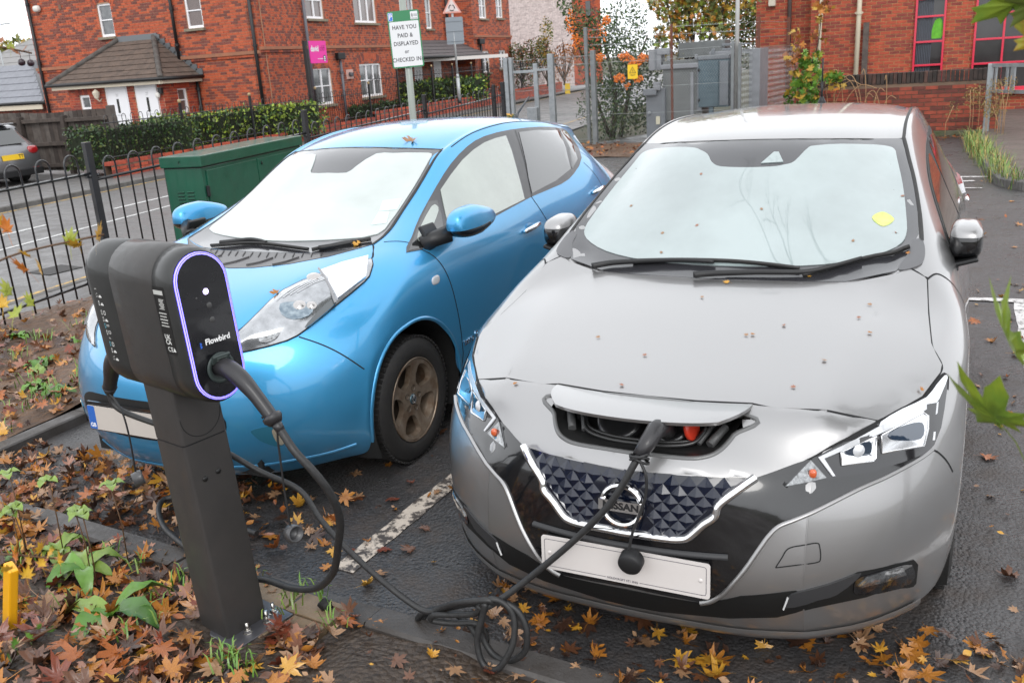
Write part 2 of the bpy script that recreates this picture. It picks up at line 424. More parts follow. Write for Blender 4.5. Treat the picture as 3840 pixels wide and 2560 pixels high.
NET_BLUE = [
 [(0,-.80,.17),(.18,-.785,.17),(.35,-.735,.17),(.50,-.66,.17),(.61,-.57,.175),(.69,-.49,.18),(.75,-.43,.185),(.79,-.40,.19),(.81,-.385,.20),(.825,-.375,.21)],
 [(0,-.86,.22),(.18,-.845,.22),(.35,-.79,.22),(.50,-.715,.22),(.63,-.61,.225),(.72,-.52,.23),(.78,-.455,.235),(.815,-.42,.24),(.838,-.40,.25),(.85,-.392,.265)],
 [(0,-.92,.31),(.18,-.905,.31),(.35,-.85,.31),(.51,-.77,.31),(.65,-.66,.315),(.745,-.56,.32),(.805,-.48,.33),(.838,-.44,.335),(.856,-.42,.345),(.862,-.4015,.36)],
 [(0,-.94,.42),(.18,-.925,.42),(.36,-.87,.42),(.53,-.785,.42),(.67,-.67,.425),(.765,-.56,.43),(.825,-.475,.44),(.854,-.43,.45),(.866,-.41,.455),(.868,-.385,.46)],
 [(0,-.94,.53),(.18,-.925,.53),(.36,-.87,.53),(.53,-.78,.53),(.675,-.66,.535),(.775,-.54,.54),(.833,-.45,.55),(.859,-.405,.555),(.870,-.38,.558),(.872,-.345,.5535)],
 [(0,-.93,.64),(.18,-.91,.64),(.36,-.85,.64),(.53,-.755,.64),(.675,-.63,.645),(.78,-.505,.65),(.837,-.41,.65),(.863,-.36,.645),(.874,-.325,.64),(.875,-.285,.63)],
 [(0,-.89,.74),(.18,-.87,.74),(.36,-.80,.74),(.52,-.70,.745),(.67,-.57,.75),(.78,-.44,.745),(.839,-.345,.735),(.865,-.285,.715),(.876,-.245,.695),(.877,-.205,.683)],
 [(0,-.82,.81),(.18,-.80,.81),(.36,-.73,.815),(.515,-.625,.825),(.665,-.49,.83),(.775,-.36,.82),(.839,-.265,.80),(.866,-.20,.77),(.877,-.155,.735),(.878,-.115,.708)],
 [(0,-.70,.868),(.18,-.68,.87),(.36,-.61,.88),(.515,-.50,.90),(.655,-.375,.90),(.765,-.26,.885),(.836,-.175,.855),(.867,-.11,.82),(.878,-.065,.76),(.880,-.02,.715)],
 [(0,-.53,.925),(.18,-.51,.928),(.36,-.44,.94),(.505,-.345,.962),(.642,-.24,.96),(.75,-.15,.945),(.832,-.08,.905),(.868,-.02,.85),(.880,.03,.77),(.881,.07,.7045)],
 [(0,-.33,.97),(.18,-.31,.972),(.36,-.25,.985),(.495,-.165,1.0),(.632,-.09,1.003),(.74,-.04,.99),(.828,.02,.945),(.869,.07,.87),(.881,.12,.77),(.882,.16,.67)],
 [(0,-.14,1.005),(.18,-.12,1.005),(.35,-.07,1.015),(.49,0,1.025),(.62,.04,1.032),(.73,.08,1.02),(.825,.13,.965),(.870,.17,.87),(.882,.21,.74),(.883,.24,.61)],
 [(0,.0,1.03),(.18,.01,1.03),(.35,.05,1.035),(.49,.09,1.04),(.60,.13,1.055),(.72,.19,1.04),(.822,.25,.98),(.871,.29,.86),(.883,.31,.68),(.884,.302,.545)],
 [(0,.14,1.07),(.18,.15,1.07),(.36,.19,1.075),(.52,.26,1.085),(.605,.31,1.10),(.71,.36,1.085),(.820,.41,.99),(.873,.43,.82),(.884,.39,.58),(.884,.345,.463)],
 [(0,.40,1.21),(.18,.41,1.208),(.35,.45,1.205),(.485,.51,1.20),(.558,.555,1.205),(.655,.61,1.17),(.815,.65,1.0),(.875,.65,.80),(.885,.52,.48),(.881,.365,.35)],
 [(0,.65,1.345),(.18,.66,1.342),(.34,.70,1.335),(.47,.76,1.325),(.54,.80,1.33),(.62,.87,1.29),(.812,.95,1.015),(.876,.95,.79),(.885,.85,.42),(.870,.6,.22)],
 [(0,.85,1.44),(.18,.86,1.437),(.34,.905,1.428),(.47,.96,1.415),(.53,1.0,1.41),(.595,1.08,1.375),(.81,1.2,1.025),(.878,1.2,.78),(.885,1.1,.40),(.865,.95,.2)],
 [(0,1.2,1.515),(.18,1.21,1.512),(.33,1.24,1.50),(.46,1.30,1.485),(.53,1.36,1.475),(.59,1.42,1.43),(.807,1.5,1.04),(.879,1.5,.78),(.885,1.45,.40),(.865,1.4,.2)],
 [(0,1.7,1.535),(.18,1.71,1.532),(.33,1.73,1.52),(.46,1.77,1.50),(.53,1.8,1.485),(.585,1.83,1.44),(.80,1.9,1.06),(.880,1.9,.79),(.885,1.9,.40),(.865,1.85,.2)],
 [(0,2.3,1.50),(.18,2.3,1.498),(.32,2.31,1.487),(.45,2.32,1.465),(.52,2.33,1.445),(.575,2.33,1.40),(.79,2.3,1.09),(.879,2.25,.82),(.885,2.2,.42),(.866,2.33,.21)],
 [(0,2.75,1.44),(.18,2.75,1.438),(.31,2.75,1.428),(.43,2.75,1.408),(.50,2.72,1.39),(.560,2.66,1.34),(.77,2.52,1.13),(.872,2.48,.86),(.884,2.42,.55),(.878,2.325,.37)],
 [(0,3.1,1.385),(.17,3.1,1.383),(.30,3.09,1.373),(.41,3.06,1.355),(.48,3.0,1.335),(.535,2.92,1.28),(.74,2.75,1.14),(.862,2.72,.90),(.88,2.67,.75),(.882,2.6,.68)],
 [(0,3.22,1.22),(.17,3.22,1.22),(.32,3.19,1.215),(.44,3.14,1.20),(.53,3.06,1.18),(.61,2.98,1.15),(.73,2.92,1.07),(.845,2.9,.90),(.875,2.93,.74),(.88,2.93,.61)],
 [(0,3.34,1.02),(.2,3.34,1.02),(.4,3.31,1.02),(.55,3.24,1.02),(.67,3.15,1.02),(.74,3.09,1.0),(.81,3.04,.95),(.852,3.02,.80),(.87,3.04,.62),(.875,3.05,.43)],
 [(0,3.43,.80),(.25,3.42,.8),(.45,3.38,.8),(.60,3.31,.8),(.72,3.23,.8),(.785,3.17,.79),(.83,3.13,.75),(.858,3.11,.65),(.868,3.10,.5),(.865,3.07,.31)],
 [(0,3.47,.55),(.25,3.46,.55),(.45,3.42,.55),(.61,3.35,.55),(.73,3.27,.55),(.79,3.21,.55),(.83,3.16,.52),(.85,3.13,.45),(.86,3.11,.36),(.855,3.08,.22)],
 [(0,3.42,.28),(.25,3.41,.28),(.45,3.37,.28),(.59,3.31,.28),(.69,3.24,.28),(.75,3.19,.27),(.79,3.15,.26),(.81,3.12,.24),(.82,3.10,.21),(.82,3.08,.18)],
]
FG = {
 'windscreen': [(-0.431,1.026,1.448),(-0.244,0.915,1.462),(-0.059,0.882,1.466),(0.166,0.895,1.465),(0.354,0.962,1.455),(0.58,1.146,1.433),(0.603,1.049,1.395),(0.644,0.845,1.303),(0.675,0.647,1.217),(0.691,0.483,1.147),(0.674,0.398,1.107),(0.666,0.342,1.083),(0.635,0.267,1.048),(0.467,0.21,1.016),(0.309,0.192,1.015),(0.034,0.177,1.014),(-0.284,0.193,1.016)],
 'clear': [(-0.092,0.717,1.368),(0.069,0.714,1.367),(0.155,0.73,1.371),(0.19,0.757,1.386),(0.185,0.77,1.395),(0.231,0.844,1.434),(0.264,0.866,1.439),(0.528,1.045,1.413),(0.576,1.038,1.395),(0.609,0.916,1.336),(0.65,0.668,1.225),(0.631,0.736,1.254),(0.648,0.582,1.183),(0.653,0.477,1.134),(0.663,0.406,1.105),(0.573,0.383,1.085),(0.41,0.295,1.058),(0.3,0.246,1.04),(0.019,0.243,1.049)],
 'triangle': [(0.057,0.733,1.38),(0.099,0.792,1.42),(0.118,0.794,1.419),(0.146,0.746,1.383)],
 'bonnet': [(0.37,-0.67,0.849),(0.513,-0.638,0.846),(0.649,-0.587,0.809),(0.706,-0.498,0.819),(0.756,-0.41,0.829),(0.778,-0.348,0.847),(0.801,-0.278,0.864),(0.804,-0.241,0.877),(0.784,-0.194,0.898),(0.769,-0.145,0.913),(0.751,0.045,0.957),(0.735,0.228,1.032),(0.727,0.238,1.039),(0.674,0.27,1.059),(0.639,0.249,1.042),(0.47,0.188,1.011),(0.312,0.17,1.01),(0.04,0.154,1.01)],
 'port': [(-0.285,-0.744,0.822),(-0.262,-0.8,0.787),(-0.234,-0.841,0.763),(-0.187,-0.867,0.753),(-0.066,-0.89,0.748),(0.038,-0.889,0.75),(0.158,-0.88,0.748),(0.219,-0.86,0.751),(0.252,-0.833,0.764),(0.28,-0.783,0.795),(0.31,-0.682,0.849)],
 'black': [(-0.009,-0.927,0.713),(0.081,-0.923,0.713),(0.252,-0.893,0.711),(0.36,-0.852,0.707),(0.4,-0.822,0.717),(0.449,-0.782,0.73),(0.507,-0.74,0.744),(0.565,-0.697,0.776),(0.773,-0.539,0.691),(0.742,-0.584,0.683),(0.68,-0.662,0.666),(0.619,-0.726,0.652),(0.509,-0.825,0.612),(0.466,-0.855,0.596),(0.429,-0.877,0.582),(0.406,-0.892,0.559),(0.383,-0.906,0.522),(0.348,-0.924,0.46),(0.313,-0.933,0.408),(0.287,-0.935,0.373),(0.252,-0.933,0.34),(0.221,-0.932,0.327),(0.106,-0.942,0.332),(0,-0.945,0.337)],
 'lamp': [(0.433,-0.833,0.682),(0.445,-0.812,0.698),(0.471,-0.773,0.726),(0.507,-0.741,0.742),(0.565,-0.698,0.774),(0.654,-0.592,0.803),(0.707,-0.505,0.814),(0.766,-0.406,0.821),(0.791,-0.336,0.842),(0.812,-0.278,0.855),(0.821,-0.273,0.848),(0.822,-0.309,0.822),(0.819,-0.374,0.782),(0.814,-0.432,0.744),(0.799,-0.486,0.71),(0.783,-0.521,0.696),(0.719,-0.601,0.692),(0.636,-0.685,0.686),(0.552,-0.75,0.685),(0.489,-0.794,0.685)],
 'drl': [(0.507,-0.741,0.741),(0.586,-0.683,0.776),(0.657,-0.596,0.797),(0.729,-0.486,0.804),(0.768,-0.42,0.81),(0.769,-0.435,0.797),(0.731,-0.503,0.787),(0.658,-0.608,0.78),(0.587,-0.685,0.761),(0.523,-0.734,0.737),(0.555,-0.743,0.69),(0.549,-0.748,0.69)],
 'chrome_top': [(0.656,-0.588,0.804),(0.706,-0.502,0.816),(0.766,-0.404,0.823),(0.791,-0.336,0.842),(0.812,-0.279,0.854),(0.82,-0.277,0.846),(0.807,-0.343,0.819),(0.795,-0.386,0.803),(0.768,-0.422,0.808),(0.709,-0.522,0.8),(0.661,-0.594,0.793)],
 'box1': [(0.563,-0.703,0.75),(0.646,-0.625,0.774),(0.651,-0.644,0.715),(0.646,-0.655,0.709),(0.567,-0.714,0.713)],
 'lens1': [(0.577,-0.693,0.753),(0.63,-0.645,0.768),(0.633,-0.652,0.728),(0.582,-0.692,0.738)],
 'box2': [(0.659,-0.61,0.774),(0.761,-0.454,0.793),(0.775,-0.447,0.781),(0.778,-0.477,0.752),(0.771,-0.521,0.717),(0.665,-0.625,0.725)],
 'lens2': [(0.677,-0.589,0.772),(0.711,-0.539,0.78),(0.76,-0.481,0.771),(0.76,-0.516,0.735),(0.692,-0.582,0.751)],
 'marker': [(0.796,-0.385,0.803),(0.8,-0.377,0.803),(0.798,-0.479,0.721),(0.793,-0.486,0.723)],
 'turn': [(0.435,-0.832,0.682),(0.489,-0.755,0.736),(0.534,-0.759,0.689),(0.489,-0.794,0.685)],
 'chrome': [(-0.097,-0.954,0.531),(0.046,-0.956,0.529),(0.128,-0.952,0.529),(0.167,-0.948,0.532),(0.193,-0.945,0.543),(0.23,-0.936,0.583),(0.26,-0.927,0.609),(0.271,-0.919,0.645),(0.324,-0.885,0.687),(0.355,-0.856,0.706)],
 'grille': [(-0.008,-0.928,0.711),(0.081,-0.925,0.711),(0.252,-0.894,0.709),(0.352,-0.858,0.705),(0.26,-0.925,0.623),(0.196,-0.944,0.551),(0.166,-0.948,0.539),(0.025,-0.956,0.538)],
 'intake': [(0.22,-0.931,0.321),(0.269,-0.93,0.339),(0.336,-0.924,0.366),(0.455,-0.89,0.383),(0.58,-0.818,0.398),(0.632,-0.778,0.42),(0.727,-0.685,0.413),(0.772,-0.622,0.399),(0.783,-0.601,0.374),(0.781,-0.586,0.302),(0.774,-0.596,0.295),(0.641,-0.759,0.326),(0.522,-0.845,0.317),(0.429,-0.876,0.285),(0.296,-0.898,0.268),(0.092,-0.901,0.244),(-0.009,-0.901,0.241)],
 'fogpod': [(0.622,-0.783,0.374),(0.639,-0.772,0.405),(0.727,-0.684,0.406),(0.758,-0.644,0.395),(0.767,-0.627,0.379),(0.767,-0.614,0.32),(0.641,-0.762,0.342)],
 'fog': [(0.631,-0.777,0.379),(0.654,-0.759,0.401),(0.698,-0.716,0.405),(0.74,-0.669,0.399),(0.75,-0.649,0.365),(0.699,-0.711,0.368),(0.64,-0.767,0.37)],
 'blade': [(0.453,-0.881,0.329),(0.467,-0.884,0.377),(0.56,-0.833,0.398),(0.638,-0.773,0.417),(0.581,-0.814,0.36),(0.531,-0.846,0.349)],
 'tow': [(0.426,-0.9,0.46),(0.44,-0.891,0.487),(0.456,-0.879,0.515),(0.492,-0.86,0.523),(0.527,-0.84,0.525),(0.535,-0.838,0.513),(0.539,-0.842,0.479),(0.53,-0.848,0.469),(0.489,-0.872,0.467)],
 'edge': [(0.794,-0.503,0.7),(0.773,-0.539,0.691),(0.742,-0.585,0.682),(0.68,-0.662,0.666),(0.619,-0.726,0.652),(0.509,-0.825,0.611),(0.466,-0.855,0.595),(0.429,-0.877,0.581),(0.406,-0.892,0.558),(0.383,-0.906,0.521),(0.348,-0.924,0.459),(0.313,-0.933,0.407),(0.287,-0.934,0.371),(0.252,-0.932,0.339),(0.221,-0.932,0.325)],
 'wing_seam': [(0.794,-0.502,0.701),(0.812,-0.482,0.687),(0.837,-0.458,0.654),(0.858,-0.435,0.608)],
 'sticker': [(0.517,0.559,1.185),(0.553,0.605,1.199),(0.597,0.575,1.177),(0.561,0.524,1.158)],
}
FB = {
 'windscreen': [(-0.487,0.941,1.403),(-0.002,0.812,1.426),(0.311,0.887,1.428),(0.515,1.014,1.416),(0.54,0.797,1.329),(0.549,0.655,1.255),(0.565,0.461,1.163),(0.585,0.304,1.1),(0.591,0.191,1.068),(0.599,0.101,1.048),(0.575,0.075,1.042),(0.421,0.001,1.025),(0.264,-0.03,1.022),(-0.048,-0.033,1.024),(-0.311,-0.014,1.024),(-0.409,0.057,1.034),(-0.447,0.126,1.047),(-0.516,0.324,1.111),(-0.503,0.506,1.194),(-0.503,0.72,1.297)],
 'clear': [(-0.375,0.831,1.391),(-0.188,0.77,1.399),(-0.096,0.666,1.352),(-0,0.615,1.326),(0.124,0.62,1.325),(0.145,0.668,1.35),(0.214,0.793,1.407),(0.478,0.923,1.399),(0.502,0.915,1.389),(0.536,0.865,1.364),(0.549,0.72,1.287),(0.573,0.495,1.176),(0.579,0.338,1.112),(0.581,0.229,1.076),(0.373,0.139,1.055),(0.131,0.092,1.049),(-0.163,0.093,1.049),(-0.36,0.144,1.057),(-0.532,0.238,1.077),(-0.562,0.416,1.145),(-0.53,0.646,1.255),(-0.45,0.786,1.345)],
 'cowl': [(-0.307,-0.018,1.024),(-0.046,-0.035,1.023),(0.266,-0.033,1.021),(0.423,-0.002,1.025),(0.576,0.073,1.041),(0.601,0.106,1.049),(0.553,0.063,1.038),(0.453,-0.043,1.019),(0.299,-0.152,1.001),(0.134,-0.21,0.99),(-0.033,-0.241,0.986)],
 'lamp': [(0.466,-0.733,0.751),(0.614,-0.598,0.778),(0.662,-0.517,0.812),(0.707,-0.366,0.873),(0.74,-0.172,0.942),(0.731,-0.106,0.973),(0.685,-0.024,1.011),(0.625,-0.084,1.005),(0.548,-0.229,0.984),(0.47,-0.408,0.946),(0.465,-0.58,0.874),(0.439,-0.704,0.801)],
 'lamp_rear': [(0.557,-0.241,0.98),(0.606,-0.138,0.996),(0.681,-0.035,1.009),(0.74,-0.161,0.946),(0.705,-0.339,0.888),(0.646,-0.301,0.937)],
 'lamp_div': [(0.542,-0.234,0.984),(0.639,-0.306,0.938),(0.709,-0.365,0.873)],
 'lamp_main': [(0.493,-0.511,0.901),(0.494,-0.438,0.932),(0.525,-0.333,0.962),(0.553,-0.258,0.977),(0.621,-0.303,0.945),(0.658,-0.352,0.909),(0.657,-0.413,0.88),(0.623,-0.477,0.864),(0.59,-0.54,0.844),(0.533,-0.561,0.859),(0.495,-0.55,0.881)],
 'proj': [(0.526,-0.506,0.893),(0.568,-0.47,0.895),(0.634,-0.431,0.884),(0.652,-0.445,0.866),(0.651,-0.482,0.845),(0.609,-0.532,0.838),(0.556,-0.542,0.86)],
 'low': [(0.522,-0.666,0.783),(0.519,-0.637,0.814),(0.536,-0.61,0.825),(0.581,-0.573,0.826),(0.584,-0.602,0.799),(0.575,-0.626,0.784),(0.551,-0.651,0.776)],
 'dark_edge': [(0.677,-0.397,0.877),(0.691,-0.349,0.892),(0.708,-0.363,0.875),(0.685,-0.458,0.836),(0.662,-0.517,0.811),(0.66,-0.497,0.828)],
 'dlo': [(0.784,0.144,1.001),(0.808,0.364,1.005),(0.805,0.669,1.014),(0.806,1.019,1.029),(0.798,1.546,1.061),(0.797,2.016,1.071),(0.78,2.268,1.107),(0.729,2.554,1.179),(0.583,2.842,1.265),(0.49,2.947,1.337),(0.492,2.848,1.37),(0.569,2.213,1.423),(0.581,1.75,1.448),(0.579,1.393,1.442),(0.583,1.174,1.408),(0.599,0.941,1.337),(0.619,0.739,1.244),(0.667,0.469,1.13),(0.727,0.281,1.057)],
 'qglass': [(0.75,0.29,1.046),(0.716,0.379,1.084),(0.666,0.584,1.156),(0.676,0.623,1.155),(0.698,0.599,1.131),(0.735,0.478,1.083),(0.774,0.36,1.039),(0.775,0.294,1.03)],
 'fglass': [(0.635,0.753,1.232),(0.612,1.045,1.341),(0.599,1.351,1.408),(0.598,1.641,1.423),(0.706,1.54,1.233),(0.798,1.441,1.058),(0.8,1.017,1.038),(0.786,0.552,1.036)],
 'rglass': [(0.595,1.831,1.423),(0.561,2.545,1.371),(0.763,2.253,1.133),(0.79,1.563,1.075),(0.703,1.691,1.241)],
 'rqglass': [(0.551,2.606,1.366),(0.53,2.767,1.344),(0.735,2.458,1.175),(0.763,2.274,1.134)],
 'bseam': [(0.648,-0.558,0.787),(0.731,-0.509,0.742),(0.794,-0.463,0.688),(0.807,-0.453,0.67),(0.855,-0.399,0.599)],
 'fog': [(0.589,-0.742,0.419),(0.603,-0.731,0.425),(0.622,-0.713,0.407),(0.625,-0.704,0.371),(0.605,-0.712,0.344),(0.592,-0.731,0.369)],
 'fogscoop': [(0.52,-0.791,0.43),(0.576,-0.753,0.44),(0.619,-0.718,0.431),(0.633,-0.702,0.399),(0.628,-0.697,0.36),(0.596,-0.717,0.335),(0.552,-0.761,0.367),(0.529,-0.783,0.4)],
 'bonnet': [(0.427,-0.691,0.818),(0.463,-0.578,0.876),(0.468,-0.404,0.947),(0.545,-0.224,0.986),(0.622,-0.08,1.007),(0.682,-0.019,1.012),(0.605,0.099,1.047),(0.556,0.059,1.037),(0.457,-0.048,1.018),(0.303,-0.157,1),(0.137,-0.214,0.99),(-0.029,-0.245,0.986)],
}
# car materials
def paint(name, col, flake=0.0, metal=0.55, rough=0.34, grime=0.0):
 if name in MATS: return MATS[name]
 m = mat(name, col, rough, metal, coat=1.0, coat_rough=0.06)
 nt = m.node_tree; b = nt.nodes['Principled BSDF']
 tc = nt.nodes.new('ShaderNodeTexCoord')
 n = nt.nodes.new('ShaderNodeTexNoise'); n.inputs['Scale'].default_value = 3.2; n.inputs['Detail'].default_value = 7; n.inputs['Roughness'].default_value = 0.68
 nt.links.new(tc.outputs['Object'], n.inputs['Vector'])
 r = nt.nodes.new('ShaderNodeMapRange'); r.inputs[1].default_value = 0.42; r.inputs[2].default_value = 0.72; r.inputs[3].default_value = 0.05; r.inputs[4].default_value = 0.05 + grime
 nt.links.new(n.outputs['Fac'], r.inputs[0]); nt.links.new(r.outputs[0], b.inputs['Coat Roughness'])
 v = nt.nodes.new('ShaderNodeTexVoronoi'); v.inputs['Scale'].default_value = 190; v.feature = 'F1'
 nt.links.new(tc.outputs['Object'], v.inputs['Vector'])
 r2 = nt.nodes.new('ShaderNodeMapRange'); r2.inputs[1].default_value = 0.0; r2.inputs[2].default_value = 0.28; r2.inputs[3].default_value = 1.0; r2.inputs[4].default_value = 0.0
 nt.links.new(v.outputs['Distance'], r2.inputs[0])
 n2 = nt.nodes.new('ShaderNodeTexNoise'); n2.inputs['Scale'].default_value = 9; n2.inputs['Detail'].default_value = 3
 nt.links.new(tc.outputs['Object'], n2.inputs['Vector'])
 r3 = nt.nodes.new('ShaderNodeMapRange'); r3.inputs[1].default_value = 0.5; r3.inputs[2].default_value = 0.7
 nt.links.new(n2.outputs['Fac'], r3.inputs[0])
 mu = nt.nodes.new('ShaderNodeMath'); mu.operation = 'MULTIPLY'
 nt.links.new(r2.outputs[0], mu.inputs[0]); nt.links.new(r3.outputs[0], mu.inputs[1])
 bp = nt.nodes.new('ShaderNodeBump'); bp.inputs['Distance'].default_value = 0.0006; bp.inputs['Strength'].default_value = 0.6
 nt.links.new(mu.outputs[0], bp.inputs['Height']); nt.links.new(bp.outputs[0], b.inputs['Coat Normal'])
 if grime > 0:
  sp = nt.nodes.new('ShaderNodeSeparateXYZ'); nt.links.new(tc.outputs['Object'], sp.inputs[0])
  r4 = nt.nodes.new('ShaderNodeMapRange'); r4.inputs[1].default_value = 0.12; r4.inputs[2].default_value = 0.5; r4.inputs[3].default_value = 0.55; r4.inputs[4].default_value = 0.0
  nt.links.new(sp.outputs['Z'], r4.inputs[0])
  mm = nt.nodes.new('ShaderNodeMath'); mm.operation = 'MULTIPLY'; nt.links.new(r4.outputs[0], mm.inputs[0]); nt.links.new(n.outputs['Fac'], mm.inputs[1])
  mx = nt.nodes.new('ShaderNodeMix'); mx.data_type = 'RGBA'; mx.inputs[6].default_value = (*col, 1); mx.inputs[7].default_value = (0.10, 0.085, 0.065, 1)
  nt.links.new(mm.outputs[0], mx.inputs[0]); nt.links.new(mx.outputs[2], b.inputs['Base Color'])
 return m
P_GREY = paint('grey metallic paint', (0.33, 0.325, 0.325), metal=0.80, rough=0.36, grime=0.10)
P_BLUE = paint('blue metallic paint', (0.055, 0.33, 0.62), metal=0.62, rough=0.36, grime=0.07)
M_BLK = mat('black trim', (0.012, 0.012, 0.013), 0.45)
M_GBLK = mat('gloss black', (0.006, 0.006, 0.007), 0.10, coat=1.0, rnoise=0.12, rscale=14)
M_RUB = mat('rubber', (0.016, 0.016, 0.017), 0.62, noise=0.5, nscale=30, col2=(0.03, 0.028, 0.026))
M_CHR = mat('chrome', (0.82, 0.82, 0.83), 0.08, 1.0)
M_SEAM = mat('shut line', (0.006, 0.006, 0.007), 0.7)
M_FRIT = mat('dark glass edge', (0.03, 0.03, 0.034), 0.12, coat=1.0, ior=1.6, rnoise=0.1, rscale=6)
M_SIDEG = mat('tinted side glass', (0.012, 0.013, 0.013), 0.05, coat=1.0, ior=1.6, rnoise=0.08, rscale=20)
M_WELL = mat('wheel well', (0.008, 0.008, 0.008), 0.9)
M_PLATE = mat('number plate white', (0.62, 0.585, 0.565), 0.35, coat=0.4, noise=0.25, nscale=5, col2=(0.55, 0.51, 0.49))
M_PBLUE = mat('plate blue band', (0.02, 0.11, 0.42), 0.35, coat=0.4)
M_WHT = mat('white print', (0.75, 0.75, 0.75), 0.5)
M_LENSW = mat('clear lamp plastic', (0.55, 0.56, 0.58), 0.06, 0.0, coat=1.0)
M_REFL = mat('lamp reflector', (0.75, 0.76, 0.78), 0.16, 1.0, coat=1.0)
M_LAMPD = mat('lamp housing dark', (0.012, 0.012, 0.014), 0.08, coat=1.0)
M_AMB = mat('amber bulb', (0.55, 0.10, 0.03), 0.15, coat=1.0)
M_PROJ = mat('projector lens', (0.02, 0.035, 0.06), 0.03, coat=1.0, ior=1.8)
M_CLUST = mat('lamp crystal', (0.45, 0.46, 0.47), 0.10, 0.85, coat=1.0, noise=0.6, nscale=60, col2=(0.06, 0.06, 0.06))
def glass_mat(name, film, ir=0.2, wet=0.0, streak=0.0):
 """car glass seen from outside: misted film under a glossy face, with drops"""
 if name in MATS: return MATS[name]
 m = mat(name, film, ir, 0.0, coat=1.0, coat_rough=0.02, ior=1.7)
 nt = m.node_tree; b = nt.nodes['Principled BSDF']; b.inputs['Coat IOR'].default_value = 1.9
 tc = nt.nodes.new('ShaderNodeTexCoord')
 n = nt.nodes.new('ShaderNodeTexNoise'); n.inputs['Scale'].default_value = 1.6; n.inputs['Detail'].default_value = 5; n.inputs['Roughness'].default_value = 0.55
 nt.links.new(tc.outputs['Object'], n.inputs['Vector'])
 mx = nt.nodes.new('ShaderNodeMix'); mx.data_type = 'RGBA'
 mx.inputs[6].default_value = (*film, 1); mx.inputs[7].default_value = (*[c * 0.72 for c in film], 1)
 r = nt.nodes.new('ShaderNodeMapRange'); r.inputs[1].default_value = 0.38; r.inputs[2].default_value = 0.66
 nt.links.new(n.outputs['Fac'], r.inputs[0]); nt.links.new(r.outputs[0], mx.inputs[0]); nt.links.new(mx.outputs[2], b.inputs['Base Color'])
 if wet > 0:
  v = nt.nodes.new('ShaderNodeTexVoronoi'); v.inputs['Scale'].default_value = 150
  mp = nt.nodes.new('ShaderNodeMapping'); mp.inputs['Scale'].default_value = (1, 1, 0.55)
  nt.links.new(tc.outputs['Object'], mp.inputs[0]); nt.links.new(mp.outputs[0], v.inputs['Vector'])
  r2 = nt.nodes.new('ShaderNodeMapRange'); r2.inputs[1].default_value = 0.0; r2.inputs[2].default_value = 0.35; r2.inputs[3].default_value = 1; r2.inputs[4].default_value = 0
  nt.links.new(v.outputs['Distance'], r2.inputs[0])
  bp = nt.nodes.new('ShaderNodeBump'); bp.inputs['Distance'].default_value = wet; bp.inputs['Strength'].default_value = 0.7
  nt.links.new(r2.outputs[0], bp.inputs['Height']); nt.links.new(bp.outputs[0], b.inputs['Coat Normal'])
 return m
M_WSG = glass_mat('windscreen glass grey car', (0.30, 0.36, 0.36))
M_WSB = glass_mat('misted windscreen', (0.42, 0.47, 0.45), 0.3, wet=0.0004)
M_FSB = glass_mat('misted door glass', (0.28, 0.32, 0.28), 0.25, wet=0.0012)
def full(half):
 """half outline from the centre outwards and back to the centre -> closed outline on both sides"""
 return list(half) + [(-x, y, z) for x, y, z in reversed(half)]
def text_mesh(s, size, name='lettering', bold=0.0, depth=0.0, align='CENTER', space=1.0):
 cu = bpy.data.curves.new(name, 'FONT'); cu.body = s; cu.size = size; cu.align_x = align; cu.align_y = 'CENTER'
 cu.extrude = depth; cu.offset = bold; cu.space_character = space; cu.resolution_u = 3
 o = bpy.data.objects.new(name, cu); COL.objects.link(o)
 dg = bpy.context.evaluated_depsgraph_get(); me = bpy.data.meshes.new_from_object(o.evaluated_get(dg))
 bpy.data.objects.remove(o); bpy.data.curves.remove(cu)
 return me
def text(name, s, size, m, parent, M, bold=0.0, depth=0.0, align='CENTER', sx=1.0, space=1.0):
 me = text_mesh(s, size, name, bold, depth, align, space)
 me.transform(M @ Matrix.Diagonal((sx, 1, 1, 1)))
 return link(name, me, parent, m)
def basis(o, x, y):
 """matrix whose local x, y follow the given directions (z = x cross y), origin o"""
 x = Vector(x).normalized(); y = Vector(y); y = (y - x * y.dot(x)).normalized(); z = x.cross(y)
 return Matrix(((x.x, y.x, z.x, o[0]), (x.y, y.y, z.y, o[1]), (x.z, y.z, z.z, o[2]), (0, 0, 0, 1)))
